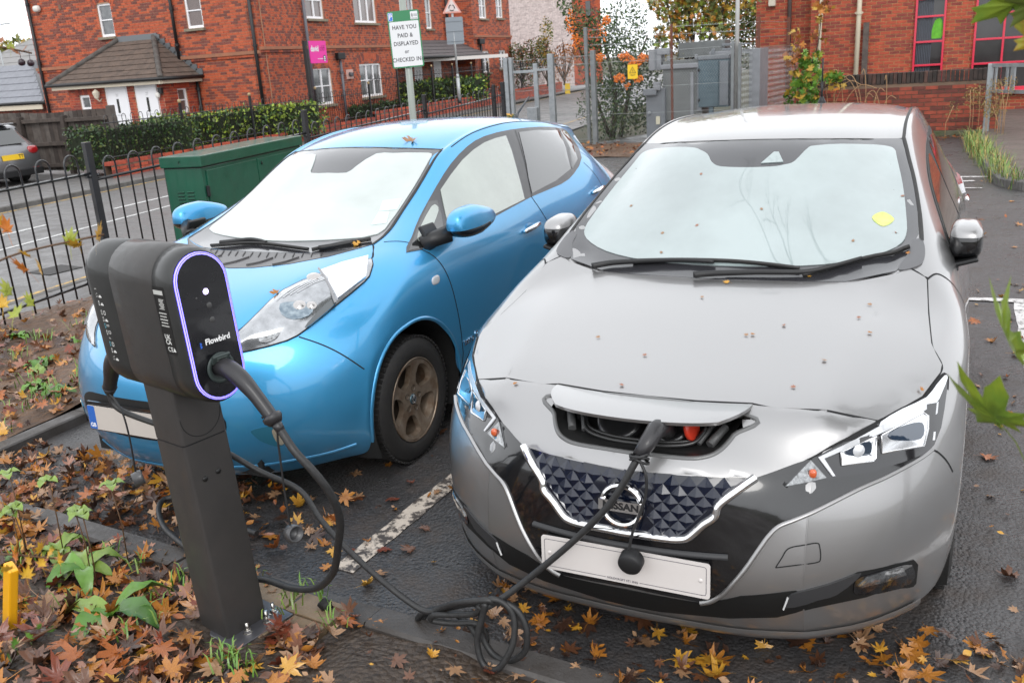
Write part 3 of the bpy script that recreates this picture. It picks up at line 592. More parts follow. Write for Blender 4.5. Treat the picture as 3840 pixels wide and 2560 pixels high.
# wheels
def wheel_face(holes, R, dish=0.02, mi=0, thick=0.03):
 """alloy face in the x-y plane with openings, z outwards"""
 outer = [Vector((R * math.cos(2 * PI * i / 60), R * math.sin(2 * PI * i / 60))) for i in range(60)]
 pts = list(outer); ed = [(i, (i + 1) % 60) for i in range(60)]
 for h in holes:
  b = len(pts); pts += [Vector(p) for p in h]; ed += [(b + i, b + (i + 1) % len(h)) for i in range(len(h))]
 for rr in (0.03, 0.055, 0.08, 0.11, 0.14, 0.17, 0.19):
  k = int(8 + rr * 160)
  pts += [Vector((rr * math.cos(2 * PI * i / k), rr * math.sin(2 * PI * i / k))) for i in range(k)]
 r = mgeo.delaunay_2d_cdt(pts, ed, [], 1, 1e-6)
 vs, fs = r[0], r[2]
 def inh(x, y, h):
  c = False
  for i in range(len(h)):
   a, b = h[i], h[i - 1]
   if (a[1] > y) != (b[1] > y) and x < (b[0] - a[0]) * (y - a[1]) / (b[1] - a[1]) + a[0]: c = not c
  return c
 keep = []
 for f in fs:
  cx = sum(vs[i].x for i in f) / len(f); cy = sum(vs[i].y for i in f) / len(f)
  if not any(inh(cx, cy, h) for h in holes): keep.append(tuple(f))
 def zz(x, y):
  q = math.hypot(x, y) / R
  return -dish * (1 - q * q) + 0.004 * math.cos(q * 5)
 out = [Vector((v.x, v.y, zz(v.x, v.y))) for v in vs]
 F = []
 for f in keep:
  a, b, c = (out[i] for i in f[:3])
  F.append(f if (b - a).cross(c - a).z > 0 else tuple(reversed(f)))
 mb = MB(); mb.add(out, F, mi, True)
 for h in holes:
  n = len(h); top = [Vector((p[0], p[1], zz(*p))) for p in h]
  low = [Vector((p[0] * 0.97, p[1] * 0.97, zz(*p) - thick)) for p in h]
  mb.add(top + low, [(i, (i + 1) % n, n + (i + 1) % n, n + i) for i in range(n)], mi, True)
 return mb
M_ALLOY = mat('dirty alloy', (0.34, 0.29, 0.235), 0.38, 0.55, noise=0.55, nscale=14, col2=(0.15, 0.085, 0.045), coat=0.2)
M_ALLOY2 = mat('grey alloy', (0.30, 0.30, 0.30), 0.3, 0.8)
M_DISC = mat('brake disc', (0.06, 0.045, 0.035), 0.5, 0.5)
def build_wheel(parent, x, y, z, side, R=0.314, rim=0.205, style=5, rot=0.0):
 """tyre and rim as parts of a car; side +1 faces +x"""
 M = Matrix.Translation((x, y, z)) @ Matrix.Rotation(side * PI / 2, 4, 'Y')
 w = 0.098
 prof = [(rim - .004, -.2), (rim + .012, -.2), (R - .045, -.205), (R - .012, -.19), (R, -.165), (R, -.03), (R - .006, -.018), (R - .018, -.004), (R - .05, .008), (rim + .03, .008), (rim + .012, .002), (rim + .004, -.004), (rim - .002, -.012)]
 mb = MB(); mb.lathe(prof, 72, 0, M)
 for k in range(72):
  a = 2 * PI * k / 72
  c = Vector((math.cos(a) * (R - .002), math.sin(a) * (R - .002), -.022))
  Rm = Matrix.Rotation(a, 3, 'Z')
  mb.box(M @ c, (.010, .0165, .03), 0, (M.to_3x3() @ Rm))
 ty = mb.build('tyre', [M_RUB], parent)
 holes = []
 if style == 5:
  for k in range(5):
   a0 = math.radians(90 + 36 + 72 * k) + rot
   h = []
   def P(r, da): h.append((r * math.cos(a0 + da), r * math.sin(a0 + da)))
   for t in range(9):
    da = math.radians(-23 + 46 * t / 8); P(0.186 - .010 * (abs(t - 4) / 4) ** 3, da)
   P(.160, math.radians(25)); P(.120, math.radians(24)); P(.088, math.radians(17)); P(.082, math.radians(8)); P(.082, math.radians(-8)); P(.088, math.radians(-17)); P(.120, math.radians(-24)); P(.160, math.radians(-25))
   holes.append(h)
  mt = M_ALLOY
 else:
  for k in range(10):
   a0 = math.radians(36 * k); h = []
   for r, d in ((.19, -12), (.19, 12), (.10, 7), (.10, -7)): h.append((r * math.cos(a0 + math.radians(d)), r * math.sin(a0 + math.radians(d))))
   holes.append(h)
  mt = M_ALLOY2
 fb = wheel_face(holes, rim - .004, 0.018)
 fb.v = [tuple((M @ Matrix.Translation((0, 0, -.006))) @ Vector(v)) for v in fb.v]
 rm = fb; rm.lathe([(rim - .002, .0), (rim + .003, .003), (rim + .004, -.004), (rim - .006, -.012), (rim - .014, -.06), (rim - .03, -.19)], 60, 0, M)
 ro = rm.build('rim', [mt], parent)
 if style == 5:
  lb = MB()
  for k in range(5):
   a = math.radians(90 + 72 * k) + rot
   lb.lathe([(0, -.028), (.0125, -.028), (.0135, -.0175), (.015, -.0165)], 14, 0, M @ Matrix.Translation((.055 * math.cos(a), .055 * math.sin(a), 0)))
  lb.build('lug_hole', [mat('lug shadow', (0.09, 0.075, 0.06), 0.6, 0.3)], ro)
 cb = MB(); cb.lathe([(0, -.012), (.022, -.013), (.0265, -.018), (.027, -.026)], 22, 0, M)
 cap = cb.build('centre_cap', [mat('cap blue grey', (0.07, 0.11, 0.13), 0.25, 0.5)], ro)
 eb = MB(); eb.lathe([(.012, -.0105), (.0165, -.009), (.021, -.0115)], 20, 0, M)
 for s in (-1, 1): pass
 eb.box(M @ Vector((0, 0, -.009)), (.046, .0075, .004), 0, M.to_3x3()); eb.build('cap_emblem', [M_CHR], ro)
 db = MB(); db.lathe([(0, -.09), (.145, -.09), (.145, -.11), (.06, -.12)], 32, 0, M); db.build('brake_disc', [M_DISC], parent)
 return ty
def wipers(B, root, specs):
 for blade, arm in specs:
  a = B.line(arm, 5, 0.022); w = MB(); n = len(a)
  w.tube([p for p, nn in a], [0.013 - 0.006 * i / n for i in range(n)], 6)
  wo = w.build('wiper', [M_BLK], root)
  b = B.line(blade, 5, 0.016); v = MB(); v.tube([p for p, nn in b], 0.007, 5); v.build('blade', [M_RUB], wo)
  v2 = B.line(blade, 5, 0.006); v3 = MB(); v3.tube([p for p, nn in v2], 0.003, 4); v3.build('blade_edge', [M_RUB], wo)
def shell(name, c, d, n=28, m=16, e=(0.75, 0.75), fn=None, mi=0):
 """superellipsoid shell; fn(Vector) may bend it"""
 mb = MB(); vs = []; fs = []
 def sp(v, p): return math.copysign(abs(v) ** p, v)
 for i in range(m + 1):
  t = -PI / 2 + PI * i / m
  for j in range(n):
   a = 2 * PI * j / n
   v = Vector((d[0] / 2 * sp(math.cos(t), e[0]) * sp(math.cos(a), e[1]), d[1] / 2 * sp(math.cos(t), e[0]) * sp(math.sin(a), e[1]), d[2] / 2 * sp(math.sin(t), e[0])))
   if fn: v = fn(v)
   vs.append(v + Vector(c))
 for i in range(m):
  for j in range(n): fs.append((i * n + j, i * n + (j + 1) % n, (i + 1) * n + (j + 1) % n, (i + 1) * n + j))
 mb.add(vs, fs, mi, True); return mb
def car_common(root, B, paintm, arch, wheels, dark_belly):
 """wells, belly and wheels"""
 for (yc, zc, R) in arch:
  for s in (-1, 1):
   mb = MB(); n = 18; vs = []
   for i in range(n + 1):
    a = math.radians(-25 + 230 * i / n)
    for xx in (0.872, 0.80, 0.52):
     rr = R + (0.012 if xx < .85 else 0.0)
     vs.append((s * xx, yc + rr * math.cos(a), zc + rr * math.sin(a)))
   fs = []
   for i in range(n):
    for k in range(2): fs.append((i * 3 + k, i * 3 + k + 1, i * 3 + k + 4, i * 3 + k + 3))
   mb.add(vs, fs, 0, True)
   c = len(mb.v); ring = [(s * .52, yc + (R + .012) * math.cos(math.radians(-25 + 230 * i / n)), zc + (R + .012) * math.sin(math.radians(-25 + 230 * i / n))) for i in range(n + 1)]
   mb.add(ring, [tuple(range(n + 1))], 0)
   mb.build('wheel_arch_liner', [M_WELL], root)
 b = MB(); b.box((0, 1.3, .24), (1.02, 4.1, .10)); b.box((0, 1.35, .42), (1.55, 1.9, .36)); b.build('underbody', [M_WELL], root)
# the grey hatchback
def build_grey():
 root = empty('parked_car', (0, 0, 0))
 tag(root, 'grey metallic electric hatchback with its front charging flap open and a cable plugged in', 'car', 'cars charging in the bays')
 B = Body(NET_GREY, 8, sharp=(3,))
 port = [(-p[0], p[1], p[2]) for p in reversed([(.038,-.889,.752),(.158,-.88,.752),(.215,-.862,.755),(.252,-.833,.768),(.280,-.783,.797),(.300,-.715,.838)])] + [(.038,-.889,.752),(.158,-.88,.752),(.215,-.862,.755),(.252,-.833,.768),(.280,-.783,.797),(.300,-.715,.838)]
 P2 = [(p[0] * 1.04, (p[2] - .80) * 1.12 + .80) for p in port]
 def inport(c):
  if c.y > -.5: return False
  x, z = c.x, c.z; r = False
  for i in range(len(P2)):
   a, b = P2[i], P2[i - 1]
   if (a[1] > z) != (b[1] > z) and x < (b[0] - a[0]) * (z - a[1]) / (b[1] - a[1]) + a[0]: r = not r
  return r
 body = link('body', B.mesh('body', inport), root, P_GREY)
 car_common(root, B, P_GREY, [(0, .31, .36), (2.70, .31, .36)], None, None)
 for y in (0, 2.70):
  for s in (-1, 1): build_wheel(root, s * .875, y, .314, s, style=10)
 half = [(0, -.712, .8535), (.15,-.706,.853), (.308,-.676,.8505), (.37,-.668,.849), (.513,-.636,.846), (.645,-.592,.808), (.565,-.698,.774), (.507,-.741,.742), (.471,-.773,.726), (.445,-.812,.700), (.40,-.822,.717), (.36,-.852,.707), (.252,-.893,.711), (.081,-.923,.713), (0,-.927,.713)]
 B.patch_hole = port
 full_nose = [(-x, y, z) for x, y, z in reversed(half)][0:0] + half + [(-x, y, z) for x, y, z in reversed(half[1:-1])]
 mb = nose_patch(B, full_nose, port)
 mb.build('nose_panel', [P_GREY], root)
 B.strip(port, .014, .0025, 6, None, 0, True, .004).build('port_rim', [mat('port seal', (.10, .10, .10), .35, coat=.6)], root)
 bh = [(0, -.70, .855), (.15, -.694, .8545), (.308, -.665, .8515)] + [tuple(p) for p in FG['bonnet'][:-1]] + [(0, .150, 1.010)]
 bo = bh + [(-x, y, z) for x, y, z in reversed(bh[1:-1])]
 B.patch(bo, .0028, .045, 3, (0, -.3, 1), straight=True, thick=.002).build('bonnet', [P_GREY], root)
 sm = B.strip(bo + bo[:1], .010, .0006, 4)
 seam_nose = [(-x, y, z) for x, y, z in reversed(half[3:9])]
 B.strip([(.433,-.833,.682)] + [tuple(p) for p in FG['lamp'][1:12]], .016, .0032, 3, sm); B.strip(mir([(.433,-.833,.682)] + [tuple(p) for p in FG['lamp'][1:12]]), .016, .0032, 3, sm)
 for f in (lambda q: q, mir):
  B.strip(f(FG['wing_seam']), .006, .0010, 4, sm)
  B.strip(f([(.735,.228,1.032),(.765,.28,1.045),(.80,.30,1.02),(.842,.315,.965),(.862,.34,.93),(.886,.40,.82),(.893,.43,.70),(.893,.44,.55),(.889,.43,.42)]), .007, .0012, 5, sm)
  B.strip(f([(.862,.62,.93),(.89,.60,.75),(.893,.50,.55)]), .004, .0008, 5, sm)
 sm.build('shut_line', [M_SEAM], root)
 fl = MB(); n = 24; top = [];
 for i in range(n + 1):
  t = -1 + 2 * i / n
  x0 = .312 * t; y0 = -.678 - .035 * (1 - t * t); z0 = .857
  row = []
  for k in range(6):
   q = k / 5
   wd = 1 - .20 * q ** 2.2
   x = x0 * wd
   fr = .185 * q * (1 - .10 * abs(t) ** 6)
   row.append(Vector((x, y0 - fr * .985, z0 + fr * .10 - .016 * q * q)))
  top.append(row)
 vs = [p for r in top for p in r] + [p + Vector((0, .004, -.011)) for r in top for p in r]
 N = (n + 1) * 6; fs = []
 for i in range(n):
  for k in range(5):
   a = i * 6 + k; fs.append((a, a + 6, a + 7, a + 1)); fs.append((N + a, N + a + 1, N + a + 7, N + a + 6))
 edge = [i * 6 for i in range(n + 1)] + [n * 6 + k for k in range(1, 6)] + [i * 6 + 5 for i in range(n - 1, -1, -1)] + [k for k in range(4, 0, -1)]
 for a, b in zip(edge, edge[1:] + edge[:1]): fs.append((a, b, N + b, N + a))
 fl.add(vs, fs, 0, True); flo = fl.build('charging_flap', [P_GREY], root); smooth_angle(flo, 40)
 hg = MB()
 for s in (-1, 1): hg.tube([(s * .10, -.70, .845), (s * .10, -.735, .815), (s * .10, -.72, .78)], .012, 6)
 hg.build('hinge', [M_BLK], flo)
 tub = MB(); pb = [Vector(p) for p in port]
 inn = [Vector((p.x * .90, p.y + .11, p.z * .9 + .075)) for p in pb]
 m = len(pb)
 tub.add([B.near(p)[0] - B.near(p)[1] * .001 for p in pb] + inn, [(i, (i + 1) % m, m + (i + 1) % m, m + i) for i in range(m)], 0, True)
 tub.add(inn, [tuple(range(m))], 0)
 tubo = tub.build('charging_bay', [mat('bay plastic', (.012, .012, .012), .4, coat=.3, rnoise=.2)], root)
 Rs = Matrix.Rotation(math.radians(48), 4, 'X')
 for x, r in ((-.075, .072), (.085, .062)):
  c = MB(); M = Matrix.Translation((x, -.735, .775)) @ Rs
  c.lathe([(0, .03), (r * .6, .03), (r * .66, .036), (r * .92, .036), (r, .026), (r, -.02)], 32, 0, M)
  c.build('socket', [mat('socket plastic', (.018, .018, .019), .3, coat=.5)], tubo)
 for s, r in ((1, .10), (1, .115)):
  c = MB(); C = catmull([(-.19, -.76, .79), (-.165, -.80, .765), (-.09, -.825, .757), (0, -.83, .756), (.09, -.825, .757), (.165, -.80, .765), (.19, -.76, .79)], 6)
  c.tube([p + Vector((0, (r - .10) * 1.3, (r - .1) * .2)) for p in C], .006, 6)
  c.build('cable_guide', [mat('guide plastic', (.03, .03, .03), .35, coat=.4)], tubo)
 for s in (-1, 1):
  c = MB(); c.tube([(s * .245, -.735, .80), (s * .215, -.80, .765)], .014, 6); c.tube([(s * .21, -.72, .80), (s * .18, -.79, .76)], .008, 6); c.build('bracket', [mat('bracket grey', (.08, .08, .08), .4)], tubo)
 c = MB(); c.lathe([(0, 0), (.038, 0), (.042, .003), (.042, .012), (.036, .016), (0, .016)], 28, 0, Matrix.Translation((.148, -.775, .805)) @ Matrix.Rotation(math.radians(80), 4, 'Y') @ Matrix.Rotation(math.radians(10), 4, 'X'))
 c.build('socket_cover', [mat('orange red plastic', (.62, .045, .02), .35, coat=.3)], tubo)
 ws = [tuple(p) for p in FG['windscreen']]
 R = ws[3:16]
 wo = [(0, .880, 1.4665), (.10, .883, 1.466)] + R + [(0, .172, 1.013)]
 wo = wo + mir(reversed(wo[1:-1]))
 B.patch(wo, .002, .05, 3, (0, -.5, .8), straight=True).build('windscreen_surround', [M_FRIT], root)
 cl = [(-.185,.80,1.413), (-.155,.752,1.386), (-.11,.722,1.371), (0,.712,1.367), (.10,.718,1.369), (.155,.735,1.374), (.19,.757,1.386), (.231,.838,1.431), (.264,.862,1.438), (.40,.945,1.425), (.515,1.03,1.413), (.555,1.03,1.396), (.572,.97,1.37), (.609,.80,1.29), (.640,.60,1.195), (.650,.48,1.14), (.62,.42,1.108), (.50,.335,1.072), (.30,.27,1.052), (0,.243,1.049)]
 cl = cl + mir(reversed([p for p in cl[12:-1]])) + mir(reversed([(.231,.838,1.431), (.264,.862,1.438), (.40,.945,1.425), (.515,1.03,1.413), (.555,1.03,1.396)]))
 B.patch(cl, .0060, .04, 3, (0, -.5, .8), thick=.0005).build('windscreen', [M_WSG], root)
 B.patch(FG['triangle'], .0075, .03, 1, (0, -.5, .8), straight=True, thick=.0002).build('camera_window', [M_WSG], root)
 B.patch(FG['sticker'], .0085, .012, 8, (0, -.5, .8), thick=.0002).build('round_sticker', [mat('sticker green', (.42, .62, .12), .4, noise=.5, nscale=26, col2=(.62, .55, .25))], root)
 st = B.strip([(0,.882,1.4672)] + [tuple(p) for p in ws[3:6]], .007, .0026, 5); B.strip(mir([(0,.882,1.4672)] + [tuple(p) for p in ws[3:6]]), .007, .0026, 5, st)
 for f in (lambda q: q, mir):
  B.strip(f([(.585,1.155,1.437),(.612,1.02,1.385),(.650,.845,1.306),(.682,.647,1.22),(.700,.49,1.15),(.703,.44,1.125)]), .016, .003, 5, st, 0, False, .003)
  B.strip(f([(.585,1.155,1.437),(.578,1.40,1.483),(.575,1.8,1.50),(.562,2.3,1.481),(.54,2.75,1.44)]), .014, .001, 5, st)
 st.build('seal', [M_RUB], root)
 for f in (lambda q: q, mir):
  cv = MB(); B.patch(f([(.703,.445,1.130),(.672,.43,1.118),(.667,.36,1.088),(.640,.275,1.050),(.672,.262,1.060),(.715,.30,1.075),(.722,.38,1.112)]), .006, .02, 3, None, mb=cv)
  cv.build('pillar_cover', [mat('grey trim plastic', (.11, .11, .115), .4)], root)
 bl = [tuple(p) for p in FG['black']]; bl[0] = (0, -.929, .711); bl[-1] = (0, -.945, .337)
 bf = bl + mir(reversed(bl[1:-1]))
 B.patch(bf, .0035, .03, 2, (0, -1, .2), straight=True).build('front_panel', [M_GBLK], root)
 gr = [tuple(p) for p in FG['grille']]; gr[0] = (0, -.929, .709); gr[-1] = (0, -.957, .538)
 gf = gr + mir(reversed(gr[1:-1]))
 go = B.patch(gf, .006, .025, 2, (0, -1, .2), straight=True).build('grille', [mat('blue black grille', (.004, .006, .014), .16, coat=.6)], root)
 pm = MB(); w0, h0 = .046, .0255
 for r in range(7):
  zc = .690 - r * h0
  for k in range(-9, 10):
   x = (k + (.5 if r % 2 else 0)) * w0
   lim = .335 - (.70 - zc) * .95
   if abs(x) > lim - .02 or (abs(x) < .085 and zc < .69): continue
   def q(dx, dz, h):
    l, nn = B.proj((x + dx, -.93, zc + dz), (0, -1, .1)); return l + nn * (.0065 + h)
   a, b, c, d, e = q(-w0 / 2, 0, 0), q(w0 / 2, 0, 0), q(0, h0 * .95, 0), q(0, -h0 * .95, 0), q(0, -.002, .009)
   pm.add([a, b, c, d, e], [(a_, b_, 4) for a_, b_ in ((0, 3), (3, 1), (1, 2), (2, 0))], 0)
 po = pm.build('grille_pattern', [mat('grille blue', (.004, .007, .020), .25, coat=.35)], go); po['kind'] = 'stuff'
 ch = [tuple(p) for p in FG['chrome']][1:]
 C = catmull(mir(reversed(ch)) + [(0, -.957, .528)] + ch, 6)
 L = [B.near(p) for p in C]; cm = MB(); n = len(L); vs = []; fs = []
 for i, (p, nn) in enumerate(L):
  t = (L[min(i + 1, n - 1)][0] - L[max(i - 1, 0)][0]).normalized(); sd = nn.cross(t).normalized()
  for a, h in ((-.013, .004), (-.012, .012), (-.003, .020), (.006, .017), (.012, .010), (.013, .004)): vs.append(p + sd * a + nn * h)
 for i in range(n - 1):
  for k in range(5): fs.append((i * 6 + k, i * 6 + k + 1, i * 6 + k + 7, i * 6 + k + 6))
 cm.add(vs, fs, 0, True); cm.build('chrome_trim', [M_CHR], root)
 ec, en = B.proj((0, -.93, .617), (0, -1, 0)); up = Vector((0, -.12, 1)).normalized()
 ME = basis(ec + en * .018, (1, 0, 0), (0, .10, 1))
 em = MB(); ring = []
 for i in range(33):
  a = 2 * PI * i / 32
  ring.append(ME @ Vector((.060 * math.cos(a), .060 * math.sin(a), 0)))
 em.tube(ring, .0095, 8, caps=False)
 bar = [(-.068, -.0165), (.068, -.0165), (.068, .0165), (-.068, .0165)]
 em.prism(bar, .016, 0, ME @ Matrix.Translation((0, 0, -.003)))
 eo = em.build('emblem', [M_CHR], root); smooth_angle(eo, 40)
 text('emblem_lettering', 'NISSAN', .029, [M_BLK], eo, ME @ Matrix.Translation((0, 0, .0135)), bold=.0012, sx=1.12)
 for f in (lambda q: list(q), mir):
  lo = B.patch(f(FG['lamp']), .0045, .02, 2, None, straight=True).build('headlamp', [M_LAMPD], root)
  B.patch(f(FG['chrome_top']), .0062, .02, 2, None).build('lamp_trim', [M_REFL], lo)
  B.patch(f(FG['drl']), .0075, .02, 1, None, straight=True).build('light_guide', [M_LENSW], lo)
  for nm in ('box1', 'box2'):
   B.patch(f(FG[nm]), .0065, .02, 1, None, straight=True).build('reflector', [M_REFL], lo)
   B.strip(f(FG[nm] + FG[nm][:1]), .006, .0075, 1, None, 0, False, .002).build('bezel', [M_CHR], lo)
  for nm in ('lens1', 'lens2'):
   B.patch(f(FG[nm]), .009, .012, 4, None).build('projector', [M_PROJ], lo)
  c0 = sum((Vector(p) for p in FG['lens1']), Vector()) / 4; c0 = Vector(f([tuple(c0)])[0]); l, nn = B.near(c0)
  sp = MB(); sp.lathe([(0, .010), (.012, .007), (.020, 0)], 20, 0, basis(l + nn * .008, nn.orthogonal(), nn.cross(nn.orthogonal()))); sp.build('lens', [M_LENSW], lo)
  B.patch(f(FG['turn']), .0065, .014, 1, None, straight=True).build('indicator', [M_CLUST], lo)
  c0 = sum((Vector(p) for p in FG['turn']), Vector()) / 4; c0 = Vector(f([tuple(c0 + Vector((.012, .01, .006)))])[0]); l, nn = B.near(c0)
  sp = shell('bulb', l + nn * .009, (.022, .02, .026), 10, 8); sp.build('bulb', [M_AMB], lo)
  B.patch(f(FG['marker']), .0065, .02, 1, None, straight=True).build('side_marker', [M_LENSW], lo)
  eb = B.strip(f(FG['edge']), (.010, .016), .004, 4, None, 0, False, .008); eb.build('bumper_edge', [P_GREY], root)
  fp = B.patch(f(FG['fogpod']), .007, .02, 3, None); fo = fp.build('fog_lamp_pod', [M_GBLK], root)
  B.patch(f(FG['fog']), .0095, .012, 2, None, straight=True).build('fog_lamp', [M_CLUST], fo)
  B.patch(f(FG['blade']), .008, .02, 3, None, thick=.003).build('intake_blade', [mat('satin black plastic', (.03, .03, .032), .5)], root)
  B.strip(f([(.447,-.884,.325), (.458,-.885,.372)]), .005, .009, 3, None, 0, False, .004).build('intake_fin', [mat('fin white', (.6, .6, .6), .3)], root)
  if f is not mir: B.strip(FG['tow'] + FG['tow'][:1], .0035, .0008, 5).build('towing_cover', [M_SEAM], root)
 it = [tuple(p) for p in FG['intake']]; it[-1] = (0, -.903, .240); it[0] = (.22, -.931, .322)
 it = [(0, -.938, .325)] + it
 B.patch(it + mir(reversed(it[1:-1])), .0035, .03, 2, (0, -1, .1), straight=True).build('lower_intake', [mat('intake black', (.004, .004, .004), .6)], root)
 lp = B.strip([(-.79,-.535,.205), (-.70,-.66,.205), (-.55,-.78,.203), (-.35,-.852,.2), (0,-.876,.2), (.35,-.852,.2), (.55,-.78,.203), (.70,-.66,.205), (.79,-.535,.205)], .05, .002, 8, None, 0, False, .008); lp.build('front_lip', [P_GREY], root)
 pc = Vector((0, -.975, .425)); MP = basis(pc, (1, 0, 0), (0, .04, 1))
 pl = MB(); pl.prism(rounded(.52, .111, .010), .004, 0, MP); po = pl.build('number_plate', [M_PLATE], root)
 bd = MB(); o1 = rounded(.502, .093, .008); n = len(o1)
 def frame(mb, w, h, r, t, z):
  a = rounded(w, h, r); b = rounded(w - 2 * t, h - 2 * t, max(r - t, .001)); k = len(a)
  mb.add([MP @ Vector((p[0], p[1], z)) for p in a] + [MP @ Vector((p[0], p[1], z)) for p in b], [(i, (i + 1) % k, k + (i + 1) % k, k + i) for i in range(k)])
 frame(bd, .500, .091, .008, .0016, .0046); bd.build('plate_border', [mat('plate print', (.03, .028, .05), .5)], po)
 pt = MB(); pt.prism(rounded(.105, .010, .002), .0003, 0, MP @ Matrix.Translation((0, -.0448, .0046))); pt.build('plate_label', [M_PLATE], po)
 text('plate_lettering', 'HOLDCROFT ST1 3NG', .0095, [mat('plate print', (.03, .028, .05), .5)], po, MP @ Matrix.Translation((0, -.045, .0054)), bold=.0002)
 sc = MB()
 for s in (-1, 1): sc.lathe([(0, .007), (.004, .0065), (.007, .004)], 12, 0, MP @ Matrix.Translation((s * .233, 0, 0)))
 sc.build('plate_screw', [M_PLATE], po)
 pk = MB(); pk.box((0, -.962, .425), (.50, .022, .10)); pk.build('plate_holder', [M_BLK], root)
 B.strip([(-.30,-.935,.49), (-.15,-.95,.487), (0,-.955,.486), (.15,-.95,.487), (.30,-.935,.49)], .02, .006, 5, None, 0, False, .010).build('plate_sill', [mat('satin black plastic', (.03, .03, .032), .5)], root)
 for f in (lambda q: q, mir):
  dlo = [(.78,.62,1.03), (.72,.80,1.135), (.70,.95,1.225), (.68,1.15,1.305), (.67,1.5,1.375), (.66,1.9,1.40), (.65,2.3,1.385), (.66,2.6,1.32), (.70,2.75,1.22), (.76,2.72,1.10), (.80,2.4,1.04), (.82,1.9,1.02), (.83,1.4,1.005), (.82,1.0,.995), (.81,.75,.995)]
  B.patch(f(dlo), .003, .05, 4, None).build('side_trim', [M_RUB], root)
  fg = [(.76,.70,1.05), (.72,.86,1.145), (.69,1.02,1.23), (.675,1.2,1.295), (.67,1.42,1.33), (.75,1.47,1.18), (.82,1.5,1.03), (.825,1.1,1.018), (.815,.8,1.015)]
  B.patch(f(fg), .0055, .05, 3, None, thick=.001).build('side_window', [mat('clear side glass', (.05, .06, .055), .06, coat=1.0, ior=1.7)], root)
  rg = [(.665,1.56,1.35), (.655,1.95,1.365), (.65,2.28,1.35), (.72,2.32,1.18), (.81,2.25,1.06), (.83,1.6,1.035)]
  B.patch(f(rg), .0055, .05, 3, None, thick=.001).build('side_window', [M_SIDEG], root)
  l, nn = B.near(f([(.895, 1.62, .93)])[0])
  hb = MB(); hb.tube([l + nn * .022 + Vector((0, d, 0)) for d in (-.10, -.07, 0, .07, .10)], [.006, .012, .014, .012, .006], 8); hb.build('door_handle', [M_CHR], root)
  l, nn = B.near(f([(.885, 2.45, .98)])[0])
  hb = MB(); hb.tube([l + nn * .022 + Vector((0, d, 0)) for d in (-.10, -.07, 0, .07, .10)], [.006, .012, .014, .012, .006], 8); hb.build('door_handle', [M_CHR], root)
  sx = 1 if f is not mir else -1
  def bend(v): return Vector((v.x * (1 + .5 * max(0, -v.y)), v.y, v.z * (1.0 + .8 * v.y)))
  mh = shell('m', (sx * .857, .70, 1.088), (.118, .23, .140), 26, 14, (.62, .62), bend)
  for i, fc in enumerate(mh.f):
   zz = sum(mh.v[j][2] for j in fc) / len(fc)
   mh.m[i] = 0 if zz > 1.105 else 1
  mo = mh.build('door_mirror', [P_GREY, M_GBLK], root)
  ft = MB(); ft.box((sx * .80, .60, 1.005), (.075, .10, .02), 0, Matrix.Rotation(sx * .25, 3, 'Y'), bev=.008); ft.box((sx * .845, .64, 1.015), (.12, .12, .018), 0, Matrix.Rotation(sx * -.30, 3, 'Y'), bev=.007); ft.build('mirror_foot', [M_BLK], mo)
  tl = [(.70,3.24,1.02), (.79,3.10,1.02), (.825,2.98,.985), (.84,2.98,.945), (.82,3.10,.93), (.76,3.22,.93)]
  tb = B.patch(f(tl), .012, .03, 3, None, thick=.004); tb.build('tail_lamp', [mat('tail lamp red', (.30, .008, .012), .12, coat=1.0)], root)
  tw = B.patch(f([(.80,3.06,.995),(.83,2.95,.965),(.842,2.88,.93),(.845,2.96,.915),(.83,3.05,.93)]), .016, .03, 3, None, thick=.004); tw.build('tail_lamp_side', [mat('tail lamp clear', (.6, .6, .62), .12, coat=1.0)], root)
 wipers(B, root, [([(-.361,.262,1.044),(-.153,.258,1.057),(.038,.258,1.059),(.201,.252,1.051),(.298,.248,1.042)], [(-.519,.211,1.016),(-.439,.244,1.029),(-.316,.25,1.042),(-.151,.251,1.052),(-.022,.246,1.051)]),
                     ([(.315,.215,1.023),(.419,.279,1.048),(.551,.353,1.073),(.671,.391,1.103)], [(-.084,.161,1.011),(-.007,.184,1.016),(.141,.205,1.024),(.313,.225,1.028),(.42,.274,1.045),(.507,.327,1.064)])])
 an = MB(); an.tube([(.05, 2.62, 1.497), (.05, 2.61, 1.515), (.05, 2.60, 1.545)], [.03, .022, .008], 10); an.tube([(.05, 2.60, 1.54), (.05, 2.60, 1.63)], .0065, 6); an.tube([(.05, 2.60, 1.63), (.05, 2.60, 1.76)], .0045, 6)
 an.build('aerial', [M_BLK], root)
 return root, B
